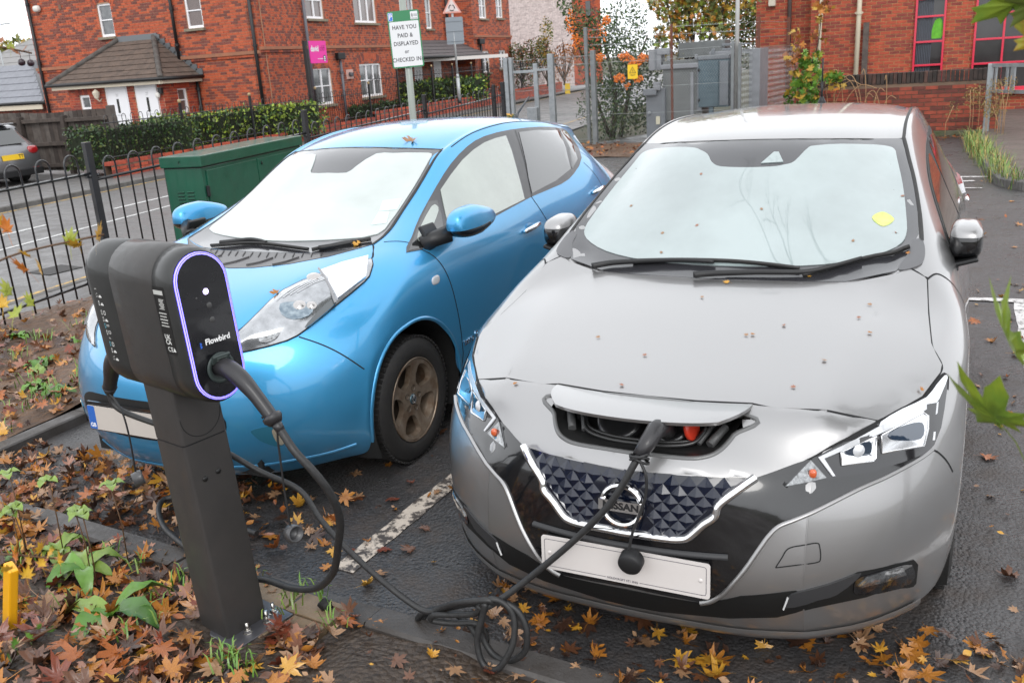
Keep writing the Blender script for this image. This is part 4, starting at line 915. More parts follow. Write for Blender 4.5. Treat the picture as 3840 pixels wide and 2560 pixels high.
def nose_patch(B, outline, hole):
 """panel with an opening"""
 O = [B.near(p) for p in outline]; Hh = [B.near(p) for p in catmull(hole, 3, True)]
 ax = Vector((0, -.75, .66)).normalized(); e1 = Vector((1, 0, 0)); e2 = ax.cross(e1)
 o = Vector((0, -.8, .78))
 to2 = lambda p: Vector(((p - o).dot(e1), (p - o).dot(e2)))
 Q = [to2(p) for p, n in O]; H2 = [to2(p) for p, n in Hh]
 def ins(poly, x, y):
  c = False
  for i in range(len(poly)):
   a, b = poly[i], poly[i - 1]
   if (a.y > y) != (b.y > y) and x < (b.x - a.x) * (y - a.y) / (b.y - a.y) + a.x: c = not c
  return c
 grid = []
 x = -.66
 while x < .66:
  y = -.2
  while y < .2:
   if ins(Q, x, y) and not ins(H2, x, y): grid.append(Vector((x, y)))
   y += .02
  x += .022
 n = len(Q); k = len(H2)
 ed = [(i, (i + 1) % n) for i in range(n)] + [(n + i, n + (i + 1) % k) for i in range(k)]
 r = mgeo.delaunay_2d_cdt(Q + H2 + grid, ed, [], 1, 1e-5)
 vs, fs = r[0], r[2]; out = []
 for v in vs:
  l, nn = B.proj(o + e1 * v.x + e2 * v.y, ax); out.append(l + nn * .0026)
 F = []
 for f in fs:
  cx = sum(vs[i].x for i in f) / 3; cy = sum(vs[i].y for i in f) / 3
  if ins(H2, cx, cy): continue
  a, b, c = (out[i] for i in f[:3]); f = tuple(f)
  F.append(f if (b - a).cross(c - a).dot(ax) > 0 else tuple(reversed(f)))
 mb = MB(); mb.add(out, F, 0, True)
 rim = [p + nn * .0026 for p, nn in Hh]; low = [p - nn * .02 for p, nn in Hh]
 mb.add(rim + low, [(i, (i + 1) % k, k + (i + 1) % k, k + i) for i in range(k)], 0, False)
 return mb
GREY_ROOT, GREY_B = build_grey()
# the blue hatchback
def build_blue():
 root = empty('parked_car', (-2.3427, .3080, 0), -.009572)
 tag(root, 'light blue electric hatchback parked between the grey car and the black railings', 'car', 'cars charging in the bays')
 B = Body(NET_BLUE, 8)
 link('body', B.mesh('body'), root, P_BLUE)
 car_common(root, B, P_BLUE, [(-.01, .325, .388), (2.70, .325, .388)], None, None)
 for y in (0, 2.70):
  for s in (-1, 1): build_wheel(root, s * .845, y, .314, s, style=5, rot=.10 if s > 0 else 0)
 sides = (lambda q: list(q), mir)
 for yc in (-.01, 2.70):
  for f in sides:
   pts = []
   for i in range(15):
    a = math.radians(-12 + 204 * i / 14); pts.append((.88, yc + .393 * math.cos(a), .325 + .393 * math.sin(a)))
   B.strip(f(pts), .020, .001, 3, None, 0, False, .008).build('arch_lip', [P_BLUE], root)
 ws = [(0,.862,1.441), (.20,.872,1.438), (.36,.915,1.427), (.515,.99,1.414), (.535,.80,1.330), (.549,.655,1.257), (.565,.461,1.165), (.588,.304,1.102), (.600,.20,1.071), (.598,.105,1.050), (.50,.055,1.035), (.40,.01,1.027), (.25,-.015,1.024), (0,-.03,1.023)]
 wo = ws + mir(reversed(ws[1:-1]))
 B.patch(wo, .002, .05, 3, (0, -.6, .8), straight=True).build('windscreen_surround', [M_FRIT], root)
 cl = [(0,.62,1.327), (.12,.625,1.327), (.15,.68,1.354), (.21,.80,1.409), (.30,.83,1.407), (.44,.90,1.398), (.495,.92,1.389), (.512,.86,1.363), (.530,.72,1.288), (.550,.495,1.178), (.565,.338,1.114), (.560,.23,1.078), (.40,.16,1.061), (.2,.115,1.052), (0,.098,1.049)]
 cl = cl + mir(reversed(cl[1:-1]))
 B.patch(cl, .0065, .04, 2, (0, -.6, .8), thick=.0005).build('windscreen', [M_WSB], root)
 stm = mat('paper permit', (.50, .66, .66), .4, noise=.6, nscale=40, col2=(.62, .72, .72), coat=.6)
 B.patch([(.438,.482,1.199), (.528,.537,1.203), (.545,.449,1.158), (.462,.405,1.154)], .009, .02, 1, (0, -.6, .8), straight=True, thick=.0002).build('permit', [stm], root)
 B.patch([(.462,.400,1.153), (.515,.420,1.153), (.552,.33,1.110), (.478,.298,1.101)], .009, .02, 1, (0, -.6, .8), straight=True, thick=.0002).build('permit', [stm], root)
 sl = B.strip(ws[:4], .008, .003, 5); B.strip(mir(ws[:4]), .008, .003, 5, sl)
 for f in sides: B.strip(f([(.520,1.0,1.414), (.543,.80,1.332), (.557,.655,1.259), (.573,.461,1.167), (.597,.304,1.104), (.606,.20,1.073), (.603,.11,1.05)]), .014, .003, 5, sl, 0, False, .002)
 sl.build('seal', [M_RUB], root)
 cw = [(0,-.038,1.0228), (.26,-.025,1.0235), (.42,.005,1.0265), (.50,.045,1.034), (.590,.098,1.0475), (.600,.106,1.049), (.553,.060,1.037), (.453,-.046,1.018), (.299,-.155,1.0005), (.134,-.215,.9895), (0,-.238,.986)]
 co = B.patch(cw + mir(reversed(cw[1:-1])), .0045, .03, 2, (0, -.3, 1), straight=True).build('cowl', [mat('cowl plastic', (.075, .072, .075), .42, coat=.3)], root)
 rb = MB()
 for k in range(-8, 9):
  x = k * .05
  B.strip([(x - .012, -.045 - x * x * -.25, 1.02), (x + .014, -.098 + x * x * .30, 1.01)], .006, .006, 3, rb, 0, False, .003)
 for k in (-3, -1.6, 0, 1.2, 2.4):
  x = k * .12
  B.strip([(x + .015, -.105 + x * x * .35, 1.008), (x - .02, -.165 + x * x * .35, .998), (x - .07, -.205 + x * x * .35, .992)], .010, .006, 3, rb, 0, False, .005)
 rb.build('cowl_rib', [mat('cowl shadow', (.03, .028, .03), .5)], co)
 bh = [(0,-.80,.815), (.15,-.785,.813), (.30,-.745,.813), (.40,-.70,.815)] + [(.445,-.62,.855), (.458,-.52,.905), (.468,-.404,.949), (.545,-.224,.988), (.622,-.08,1.009), (.682,-.017,1.014), (.645,.055,1.030), (.607,.108,1.050), (.556,.058,1.038), (.457,-.049,1.019), (.303,-.158,1.001), (.137,-.217,.991), (0,-.242,.987)]
 bo = bh + mir(reversed(bh[1:-1]))
 B.patch(bo, .0026, .04, 3, (0, -.4, 1), straight=True, thick=.002).build('bonnet', [P_BLUE], root)
 sm = B.strip(bo + bo[:1], .009, .0006, 4)
 for f in sides:
  B.strip(f([(.648,-.558,.787), (.731,-.509,.742), (.794,-.463,.688), (.855,-.399,.605)]), .006, .001, 5, sm)
  fd = [(.80,.245,1.012), (.845,.315,.93), (.872,.37,.80), (.882,.41,.60), (.884,.42,.42), (.88,.42,.27), (.872,.95,.245), (.874,1.50,.25), (.885,1.62,.40), (.884,1.665,.62), (.876,1.655,.80), (.853,1.59,.95), (.80,1.545,1.062)]
  B.strip(f(fd), .007, .001, 4, sm)
  B.strip(f([(.80,1.545,1.062), (.70,1.68,1.25), (.597,1.80,1.445)]), .004, .0055, 5, sm)
  rd = [(.80,1.545,1.062), (.853,1.59,.95), (.876,1.655,.80), (.884,1.665,.62), (.885,1.62,.40), (.874,1.52,.25), (.872,2.10,.25), (.878,2.26,.36), (.883,2.33,.55), (.88,2.47,.72), (.865,2.60,.86), (.83,2.62,.98), (.76,2.52,1.15)]
  B.strip(f(rd), .007, .001, 4, sm)
  B.strip(f([(.70,2.62,1.22), (.76,2.75,1.10), (.80,2.90,.98), (.85,2.93,.86)]), .005, .001, 4, sm)
  B.strip(f([(.598,1.0,1.38), (.595,1.3,1.437), (.592,1.6,1.457), (.583,2.0,1.452), (.57,2.4,1.42), (.53,2.8,1.36)]), .005, .001, 5, sm) if False else None
  B.strip(f([(.552,1.04,1.418), (.548,1.3,1.468), (.546,1.7,1.487), (.54,2.1,1.472), (.52,2.6,1.415), (.49,3.0,1.345)]), .006, .001, 5, sm)
  B.strip(f([(.64,.16,1.052), (.70,.21,1.043), (.735,.235,1.030)]), .005, .001, 4, sm)
 sm.build('shut_line', [M_SEAM], root)
 for f in sides:
  dlo = [(.77,.150,1.006), (.808,.364,1.005), (.805,.669,1.014), (.806,1.019,1.029), (.798,1.546,1.061), (.797,2.016,1.071), (.785,2.268,1.105), (.735,2.545,1.179), (.63,2.72,1.29), (.545,2.78,1.365), (.552,2.60,1.392), (.569,2.213,1.424), (.581,1.75,1.448), (.579,1.393,1.442), (.583,1.174,1.408), (.599,.941,1.337), (.619,.739,1.246), (.667,.469,1.13), (.725,.281,1.057)]
  do = B.patch(f(dlo), .003, .045, 2, None).build('side_trim', [mat('window trim', (.045, .045, .048), .4, coat=.4, rnoise=.1)], root)
  qo = [(.772,.17,1.012), (.745,.26,1.05), (.70,.40,1.105), (.650,.60,1.19), (.668,.655,1.185), (.715,.60,1.115), (.775,.50,1.035), (.795,.44,1.012), (.80,.30,1.007)]
  B.patch(f(qo), .0045, .03, 1, None, straight=True).build('quarter_surround', [M_SIDEG], root)
  B.patch(f(FB['qglass']), .0065, .02, 2, None, thick=.0005).build('quarter_window', [M_FSB], root)
  fgl = [(.640,.735,1.222), (.628,.88,1.285), (.612,1.045,1.343), (.603,1.20,1.383), (.600,1.351,1.410), (.600,1.50,1.420), (.602,1.635,1.422), (.650,1.60,1.335), (.706,1.54,1.233), (.755,1.49,1.145), (.798,1.441,1.062), (.800,1.017,1.040), (.797,.75,1.036), (.786,.552,1.036), (.72,.625,1.105)]
  B.patch(f(fgl), .0065, .03, 1, None, straight=True, thick=.001).build('door_window', [M_FSB], root)
  rgl = [(.598,1.831,1.424), (.585,2.10,1.408), (.566,2.545,1.373), (.66,2.40,1.255), (.763,2.255,1.135), (.782,1.95,1.098), (.79,1.565,1.077), (.745,1.62,1.165), (.703,1.69,1.243), (.65,1.76,1.335)]
  B.patch(f(rgl), .0065, .03, 1, None, straight=True, thick=.001).build('rear_window', [M_SIDEG], root)
  rq = [(.556,2.59,1.366), (.540,2.74,1.343), (.64,2.60,1.262), (.735,2.455,1.177), (.768,2.28,1.136)]
  B.patch(f(rq), .0065, .03, 1, None, straight=True, thick=.001).build('rear_quarter_window', [M_SIDEG], root)
  lamp = [(.30,-.825,.745), (.40,-.765,.748), (.50,-.70,.757), (.614,-.598,.780), (.662,-.517,.812), (.707,-.366,.873), (.742,-.172,.942), (.735,-.106,.973), (.690,-.024,1.011), (.625,-.084,1.006), (.548,-.229,.986), (.47,-.408,.948), (.452,-.56,.885), (.425,-.68,.822), (.37,-.765,.785)]
  lo = B.patch(f(lamp), .006, .02, 2, None, thick=.004, dome=.022).build('headlamp', [mat('lamp body silver', (.50, .51, .53), .15, .75, coat=1.0, noise=.35, nscale=18, col2=(.20, .21, .22))], root)
  def up(pts, o, **k): return B.patch(f(pts), o, .016, k.pop('curve', 2), None, thick=.001, **k)
  up(FB['lamp_rear'], .030, straight=True).build('reflector_panel', [mat('lamp white', (.80, .81, .84), .12, .6, coat=1.0)], lo)
  B.strip(f(FB['lamp_div']), .012, .0285, 4, None, 0, False, .006).build('divider', [mat('lamp divider grey', (.22, .22, .23), .3, coat=.5)], lo)
  up(FB['dark_edge'], .020).build('side_reflector', [mat('lamp dark grey', (.06, .07, .075), .2, coat=1.0)], lo)
  up(FB['proj'], .030).build('projector', [mat('projector blue glass', (.05, .09, .13), .06, .3, coat=1.0, noise=.6, nscale=40, col2=(.30, .36, .40))], lo)
  up(FB['low'], .022).build('low_lamp', [M_CLUST], lo)
  for (a, r) in (((.560,-.300,.965), .030), ((.600,-.47,.888), .026), ((.64,-.44,.880), .022)):
   l, nn = B.near(f([a])[0]); rr = MB(); rr.lathe([(0, .012), (r * .6, .008), (r, .002), (r * 1.08, 0)], 20, 0, basis(l + nn * .029, nn.orthogonal(), nn.cross(nn.orthogonal()))); rr.build('bulb_ring', [mat('bulb ring', (.42, .40, .39), .12, .7, coat=1.0)], lo)
  for k in range(4):
   q = .02 * k
   B.strip(f([(.50 + q, -.50 + q * 1.2, .906 + q * .5), (.53 + q, -.40 + q, .942 + q * .2), (.575 + q, -.31 + q, .963)]), .005, .0300, 3, None, 0, False, .002).build('lamp_ridge', [M_REFL], lo)
  B.strip(f(lamp + lamp[:1]), .008, .0045, 2, None, 0, False, .002).build('lamp_seal', [M_SEAM], lo)
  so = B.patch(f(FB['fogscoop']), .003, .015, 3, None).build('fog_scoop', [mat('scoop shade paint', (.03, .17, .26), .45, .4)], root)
  B.patch(f(FB['fog']), .007, .012, 3, None).build('fog_lamp', [mat('fog lens', (.38, .34, .26), .15, .3, coat=1.0)], so)
  l, nn = B.near(f([(.872,.232,.858)])[0]); MR = basis(l + nn * .003, (0, 1, -.05), (0, 0, 1) if f is not mir else (0, 0, 1))
  rp = shell('r', l + nn * .002, (.012, .075, .045), 18, 10); rp.build('repeater_lamp', [M_LENSW], root)
  for a, ln in (((.868,1.36,.905), .20), ((.855,2.50,.957), .20)):
   l, nn = B.near(f([a])[0]); hb = MB()
   C = [l + nn * o + Vector((0, d * ln, .012 * d)) for d, o in ((-.5, .006), (-.45, .022), (-.2, .030), (.1, .030), (.4, .026), (.5, .012))]
   hb.tube(C, [.008, .014, .016, .016, .015, .010], 10); hb.build('door_handle', [M_CHR], root)
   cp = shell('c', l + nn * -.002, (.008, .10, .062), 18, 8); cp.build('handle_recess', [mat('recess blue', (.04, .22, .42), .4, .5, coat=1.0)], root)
  sx = 1 if f is not mir else -1
  def bend(v): return Vector((v.x * (1 - .25 * v.z / .08), v.y, v.z * (1.0 - .55 * (v.y / .2)) if v.y > 0 else v.z))
  mh = shell('m', (sx * .925, .545, 1.105), (.135, .40, .155), 28, 16, (.66, .62), bend)
  for i, fc in enumerate(mh.f):
   zz = sum(mh.v[j][2] for j in fc) / len(fc); mh.m[i] = 0 if zz > 1.078 else 1
  mo = mh.build('door_mirror', [P_BLUE, M_GBLK], root)
  ft = MB(); ft.tube([(sx * .775, .30, 1.015), (sx * .82, .33, 1.04), (sx * .88, .39, 1.06)], [.045, .04, .045], 10); ft.box((sx * .792, .355, 1.06), (.02, .13, .11), 0, Matrix.Rotation(sx * -.5, 3, 'Y'), bev=.008); ft.build('mirror_foot', [M_BLK], mo)
  tl = [(.53,2.98,1.31), (.60,2.96,1.20), (.70,2.93,1.09), (.80,2.92,.96), (.83,2.94,.86), (.80,3.05,.88), (.72,3.03,1.04), (.60,3.05,1.2)]
  B.patch(f(tl), .007, .03, 3, None).build('tail_lamp', [mat('tail lamp clear', (.6, .6, .62), .12, coat=1.0)], root)
 l, nn = B.near((.884, .60, .478))
 text('badge_lettering', 'zero Emission', .052, [M_CHR], root, basis(l + nn * .003, (0, 1, .03), (0, 0, 1)), bold=.001, depth=.001, space=1.1)
 it = [(0,-.94,.568), (.20,-.917,.562), (.34,-.872,.545), (.42,-.835,.500), (.42,-.835,.43), (.36,-.868,.395), (.2,-.92,.388), (0,-.94,.386)]
 B.patch(it + mir(reversed(it[1:-1])), .003, .03, 3, (0, -1, 0)).build('front_intake', [mat('intake black', (.004, .004, .004), .6)], root)
 MP = basis((0, -.962, .468), (1, 0, 0), (0, .02, 1))
 pk = MB(); pk.prism(rounded(.545, .135, .012), .008, 0, MP @ Matrix.Translation((0, .004, -.012))); pk.build('plate_holder', [M_GBLK], root)
 pl = MB(); pl.prism(rounded(.52, .111, .008), .004, 0, MP); po = pl.build('number_plate', [mat('number plate tan', (.50, .46, .42), .4, noise=.3, nscale=4, col2=(.42, .38, .35))], root)
 bb = MB(); bb.prism(rounded(.045, .109, .006), .0006, 0, MP @ Matrix.Translation((-.236, 0, .004))); bo_ = bb.build('plate_band', [M_PBLUE], po)
 text('plate_lettering', 'GB', .026, [M_WHT], bo_, MP @ Matrix.Translation((-.236, -.036, .0050)), bold=.0008)
 wipers(B, root, [([(-.34,.006,1.027), (-.234,.03,1.035), (-.14,.05,1.04), (-.012,.050,1.041), (.151,.030,1.033), (.298,.008,1.028)], [(-.291,.027,1.031), (-.145,.075,1.046), (-.06,.070,1.044), (.0,.052,1.04)]),
                     ([(.32,.005,1.027), (.385,.065,1.037), (.449,.115,1.048), (.575,.15,1.058)], [(.361,.01,1.026), (.459,.078,1.037), (.50,.10,1.045)])])
 an = MB(); an.tube([(.227,2.55,1.452), (.227,2.55,1.475), (.235,2.58,1.49)], [.032, .024, .012], 10); an.tube([(.232,2.57,1.485), (.24,2.78,1.60)], [.008, .006], 6); an.build('aerial', [mat('aerial grey', (.04, .045, .05), .4)], root)
 B.strip([(-.42,-.865,.245), (-.3,-.82,.245), (0,-.868,.245), (.3,-.82,.245), (.55,-.69,.245), (.72,-.53,.25), (.80,-.45,.26)], .02, .002, 8, None, 0, False, .006).build('front_lip', [P_BLUE], root)
 return root, B
BLUE_ROOT, BLUE_B = build_blue()
# setting
M_ASPH = bpy.data.materials.new('wet asphalt'); M_ASPH.use_nodes = True
def _asphalt(m, c1, c2, wet_lo, wet_hi, scale=1.0, dirt=(0.06, 0.04, 0.028), bump=0.004):
 nt = m.node_tree; b = nt.nodes['Principled BSDF']; N = nt.nodes.new; L = nt.links.new
 tc = N('ShaderNodeTexCoord')
 def noise(s, d, r=0.6):
  n = N('ShaderNodeTexNoise'); n.inputs['Scale'].default_value = s * scale; n.inputs['Detail'].default_value = d; n.inputs['Roughness'].default_value = r
  L(tc.outputs['Object'], n.inputs['Vector']); return n
 def rng(src, a, b_, c, d):
  r = N('ShaderNodeMapRange'); r.inputs[1].default_value = a; r.inputs[2].default_value = b_; r.inputs[3].default_value = c; r.inputs[4].default_value = d
  L(src, r.inputs[0]); return r.outputs[0]
 def mix(f, a, b_):
  x = N('ShaderNodeMix'); x.data_type = 'RGBA'
  for i, v in ((6, a), (7, b_)):
   if isinstance(v, tuple): x.inputs[i].default_value = (*v, 1)
   else: L(v, x.inputs[i])
  L(f, x.inputs[0]); return x.outputs[2]
 v = N('ShaderNodeTexVoronoi'); v.inputs['Scale'].default_value = 75 * scale; L(tc.outputs['Object'], v.inputs['Vector'])
 v2 = N('ShaderNodeTexVoronoi'); v2.inputs['Scale'].default_value = 160 * scale; L(tc.outputs['Object'], v2.inputs['Vector'])
 big = noise(0.7, 6); mid = noise(3.5, 6, .65); fine = noise(60, 4)
 col = mix(v.outputs['Color'], c1, c2)
 col = mix(rng(mid.outputs['Fac'], .5, .72, 0, .75), col, dirt)
 col = mix(rng(big.outputs['Fac'], .45, .7, 0, .35), col, tuple(c * 1.5 for c in c2))
 L(col, b.inputs['Base Color'])
 L(rng(mid.outputs['Fac'], .35, .65, wet_lo, wet_hi), b.inputs['Roughness'])
 add = N('ShaderNodeMath'); add.operation = 'MULTIPLY_ADD'; L(v.outputs['Distance'], add.inputs[0]); add.inputs[1].default_value = -.8; L(fine.outputs['Fac'], add.inputs[2])
 bp = N('ShaderNodeBump'); bp.inputs['Distance'].default_value = bump; bp.inputs['Strength'].default_value = 1
 L(add.outputs[0], bp.inputs['Height']); L(bp.outputs[0], b.inputs['Normal'])
_asphalt(M_ASPH, (0.030, 0.029, 0.030), (0.062, 0.060, 0.061), .22, .55)
M_ROAD = bpy.data.materials.new('road asphalt'); M_ROAD.use_nodes = True
_asphalt(M_ROAD, (0.075, 0.072, 0.072), (0.125, 0.12, 0.118), .30, .6, .8, (0.10, 0.092, 0.085), .002)
M_PATH = bpy.data.materials.new('pavement asphalt'); M_PATH.use_nodes = True
_asphalt(M_PATH, (0.085, 0.08, 0.08), (0.13, 0.125, 0.12), .35, .65, .9, (0.12, 0.10, 0.085), .002)
M_RPATH = bpy.data.materials.new('brown path'); M_RPATH.use_nodes = True
_asphalt(M_RPATH, (0.085, 0.066, 0.056), (0.12, 0.095, 0.082), .5, .8, .9, (0.07, 0.055, 0.04), .003)
M_SOIL = bpy.data.materials.new('wet soil'); M_SOIL.use_nodes = True
_asphalt(M_SOIL, (0.026, 0.018, 0.013), (0.062, 0.043, 0.03), .35, .75, .55, (0.035, 0.022, 0.014), .012)
M_LITTER = bpy.data.materials.new('leaf mould'); M_LITTER.use_nodes = True
_asphalt(M_LITTER, (0.05, 0.028, 0.016), (0.13, 0.065, 0.03), .4, .8, .35, (0.03, 0.02, 0.014), .014)
M_PAINT = bpy.data.materials.new('worn line paint'); M_PAINT.use_nodes = True
def _lines(m, col, lo, hi, base):
 nt = m.node_tree; b = nt.nodes['Principled BSDF']; N = nt.nodes.new; L = nt.links.new
 tc = N('ShaderNodeTexCoord'); n = N('ShaderNodeTexNoise'); n.inputs['Scale'].default_value = 14; n.inputs['Detail'].default_value = 8; n.inputs['Roughness'].default_value = .75
 L(tc.outputs['Object'], n.inputs['Vector'])
 r = N('ShaderNodeMapRange'); r.inputs[1].default_value = lo; r.inputs[2].default_value = hi; L(n.outputs['Fac'], r.inputs[0])
 x = N('ShaderNodeMix'); x.data_type = 'RGBA'; x.inputs[6].default_value = (*base, 1); x.inputs[7].default_value = (*col, 1); L(r.outputs[0], x.inputs[0]); L(x.outputs[2], b.inputs['Base Color'])
 b.inputs['Roughness'].default_value = .5
 bp = N('ShaderNodeBump'); bp.inputs['Distance'].default_value = .004; L(n.outputs['Fac'], bp.inputs['Height']); L(bp.outputs[0], b.inputs['Normal'])
_lines(M_PAINT, (.52, .45, .38), .46, .53, (.06, .05, .045))
M_PAINT2 = bpy.data.materials.new('road paint'); M_PAINT2.use_nodes = True; _lines(M_PAINT2, (.5, .5, .49), .36, .48, (.1, .1, .1))
M_YEL = bpy.data.materials.new('yellow line paint'); M_YEL.use_nodes = True; _lines(M_YEL, (.50, .30, .05), .42, .52, (.1, .1, .1))
TH = math.radians(-7.0)
dR = Vector((math.sin(TH), math.cos(TH), 0)); nR = Vector((-math.cos(TH), math.sin(TH), 0)); O_R = Vector((-6.2, 1.9, 0))
def RD(s, t, z=0.0): return O_R + dR * s + nR * t + Vector((0, 0, z))
def sheet(name, pts, m, kind='structure'):
 mb = MB(); mb.add(pts, [tuple(range(len(pts)))], 0); o = mb.build(name, [m]); o['kind'] = kind
 if (o.data.polygons[0].normal.z < 0): o.data.flip_normals()
 return o
M_GRASSY = mat('far ground', (.055, .06, .03), .9, noise=.6, nscale=.6, col2=(.07, .055, .035))
sheet('ground', [(-320, -120, -.05), (320, -120, -.05), (320, 420, -.05), (-320, 420, -.05)], M_GRASSY)
sheet('car_park', [(-3.76, -.78, 0), (-.4, -.96, 0), (14, -1.4, 0), (14, 26, 0), (-3.2, 26, 0), (-6.6, 15.4, 0), (-6.0, 9, 0), (-3.80, 8, 0)], M_ASPH)
S0, S1 = -40, 75
sheet('pavement', [RD(S0, .1, -.006), RD(S1, .1, -.006), RD(S1, .86, -.006), RD(S0, .86, -.006)], M_PATH)
sheet('road', [RD(S0, .86, -.045), RD(S1, .86, -.045), RD(S1, 6.85, -.045), RD(S0, 6.85, -.045)], M_ROAD)
sheet('far_pavement', [RD(S0, 6.97, .03), RD(S1, 6.97, .03), RD(S1, 30, .03), RD(S0, 30, .03)], M_PATH)
M_KERB = mat('kerb stone', (.13, .125, .12), .6, noise=.6, nscale=9, col2=(.075, .07, .065), bump=.002, bscale=60, rnoise=.2)
M_KERBW = mat('wet kerb stone', (.085, .08, .078), .35, noise=.6, nscale=7, col2=(.045, .038, .033), bump=.003, bscale=70, rnoise=.3)
kf = empty('kerb', RD(0, 6.85, 0)); kf['kind'] = 'structure'
def kerbrun(parent, fn, n, ln, w, zt, zb, m, name='kerb_stone', first=0):
 base = parent.location
 for i in range(first, n):
  a, b = fn(i * ln + .004), fn((i + 1) * ln - .004)
  d = (b - a).normalized(); sd = Vector((-d.y, d.x, 0)) * w
  dz = RNG.uniform(-.004, .004); sl = RNG.uniform(-.003, .003)
  mb = MB()
  bv = .008
  prof = [(0, zb), (0, zt - bv), (bv, zt), (w - bv, zt), (w, zt - bv), (w, zb)]
  vs = []
  for e, q in ((a, dz - sl), (b, dz + sl)):
   for (o, z) in prof: vs.append(e + sd.normalized() * o + Vector((0, 0, z + q)) - base)
  k = len(prof)
  mb.add(vs, [tuple(reversed(range(k))), tuple(range(k, 2 * k))] + [(j, j + 1, k + j + 1, k + j) for j in range(k - 1)])
  mb.build(name, [m], parent)
kerbrun(kf, lambda s: RD(s - 4, 6.85, 0), 40, .92, .12, .035, -.05, M_KERB)
kn = empty('kerb', RD(0, .80, 0)); kn['kind'] = 'structure'
kerbrun(kn, lambda s: RD(s - 2, .78, 0), 20, .92, .10, .0, -.05, M_KERB)
for s in (2, 6, 10, 14, 18):
 sheet('road_marking', [RD(s, 4.60, -.040), RD(s + 2.6, 4.60, -.040), RD(s + 2.6, 4.70, -.040), RD(s, 4.70, -.040)], M_PAINT2)
sheet('road_marking', [RD(-6, 3.3, -.040), RD(12, 3.9, -.040), RD(12, 3.98, -.040), RD(-6, 3.38, -.040)], M_PAINT2)
sheet('yellow_line', [RD(-10, 1.02, -.040), RD(30, 1.02, -.040), RD(30, 1.09, -.040), RD(-10, 1.09, -.040)], M_YEL)
sheet('yellow_line', [RD(-10, 6.66, -.040), RD(45, 6.66, -.040), RD(45, 6.73, -.040), RD(-10, 6.73, -.040)], M_YEL)
dr = MB(); o_ = RD(1.8, 1.75, -.040); dr.box(o_, (.42, .40, .006), 0, Matrix.Rotation(TH, 3, 'Z')); dg = dr.build('drain_cover', [mat('cast iron', (.03, .028, .027), .6, .4)]); dg['kind'] = 'structure'
yp = MB(); yp.box(RD(5.0, 6.62, .0), (.10, .24, .10), 0, Matrix.Rotation(TH, 3, 'Z'), bev=.015)
tag(yp.build('yellow_block', [mat('yellow plastic', (.60, .34, .02), .5)]), 'small yellow block lying at the far kerb of the road', 'block')
def ribbon(name, a, b, w, m, n=24, z=.004, ragged=.006):
 a = Vector(a); b = Vector(b); d = (b - a).normalized(); sd = Vector((-d.y, d.x, 0))
 mb = MB(); vs = []
 for i in range(n + 1):
  p = a + (b - a) * (i / n)
  vs += [p + sd * (w / 2 + RNG.uniform(-ragged, ragged)) + Vector((0, 0, z)), p - sd * (w / 2 + RNG.uniform(-ragged, ragged)) + Vector((0, 0, z))]
 mb.add(vs, [(2 * i, 2 * i + 1, 2 * i + 3, 2 * i + 2) for i in range(n)]); o = mb.build(name, [m]); o['kind'] = 'structure'
 if o.data.polygons[0].normal.z < 0: o.data.flip_normals()
 return o
ribbon('bay_line', (-1.255, -.72, 0), (-1.07, 3.95, 0), .10, M_PAINT, 60)
M_PAINT3 = bpy.data.materials.new('bay line paint'); M_PAINT3.use_nodes = True; _lines(M_PAINT3, (.60, .58, .57), .40, .49, (.06, .055, .05))
ribbon('bay_line', (1.285, -.7, 0), (1.285, 3.99, 0), .10, M_PAINT3, 40)
ribbon('bay_line', (-3.6, 3.94, 0), (3.85, 3.94, 0), .09, M_PAINT3, 60, z=.008)
ribbon('bay_line', (3.80, -.7, 0), (3.80, 3.99, 0), .10, M_PAINT3, 40)
ribbon('bay_line', (-2.5, 10.36, 0), (1.30, 10.36, 0), .09, M_PAINT3, 40)
ribbon('bay_line', (-2.5, 9.1, 0), (1.02, 9.95, 0), .09, M_PAINT3, 40, z=.008)
ribbon('bay_line', (-2.5, 9.28, 0), (1.10, 9.30, 0), .05, M_PAINT3, 40, z=.012)
def hfun(x, y):
 return .012 * math.sin(x * 3.1 + y * 2.3) + .010 * math.sin(x * 7.3 - y * 5.1) + .006 * math.sin(x * 17 + y * 13)
def bed(name, x0, x1, y0, y1, step, zf, m, inside):
 nx = int((x1 - x0) / step); ny = int((y1 - y0) / step); mb = MB()
 vs = []
 for j in range(ny + 1):
  for i in range(nx + 1):
   x = x0 + i * step; y = y0 + j * step; vs.append((x, y, zf(x, y)))
 fs = []
 for j in range(ny):
  for i in range(nx):
   if inside(x0 + (i + .5) * step, y0 + (j + .5) * step): fs.append((j * (nx + 1) + i, j * (nx + 1) + i + 1, (j + 1) * (nx + 1) + i + 1, (j + 1) * (nx + 1) + i))
 mb.add(vs, fs, 0, True); o = mb.build(name, [m]); o['kind'] = 'structure'; return o
def kerb_y(x):
 return -.77 - .0685 * (x + 3.2) - (.115 if True else 0)
def bank_z(x, y):
 d = max(0.0, kerb_y(x) - y)
 return .035 + min(.10, d * .13) + hfun(x, y) + max(0, (x - .2)) * -.02
bed('soil_bed', -9, 5, -9, -.70, .07, bank_z, M_SOIL, lambda x, y: y < kerb_y(x) + .02 and not (-1.47 < x < -1.02 and -1.16 < y))
def left_z(x, y): return .03 + hfun(x, y) + .02
bed('soil_bed', -6.35, -3.80, -.95, 8.0, .09, left_z, M_LITTER, lambda x, y: True)
bed('soil_bed', -7.9, -3.2, 8.0, 15.7, .12, lambda x, y: .012 + hfun(x, y) * .5, M_LITTER, lambda x, y: x < -5.9 or y > 13.2)
kb = empty('kerb', (-1.2, -.95, 0)); kb['kind'] = 'structure'
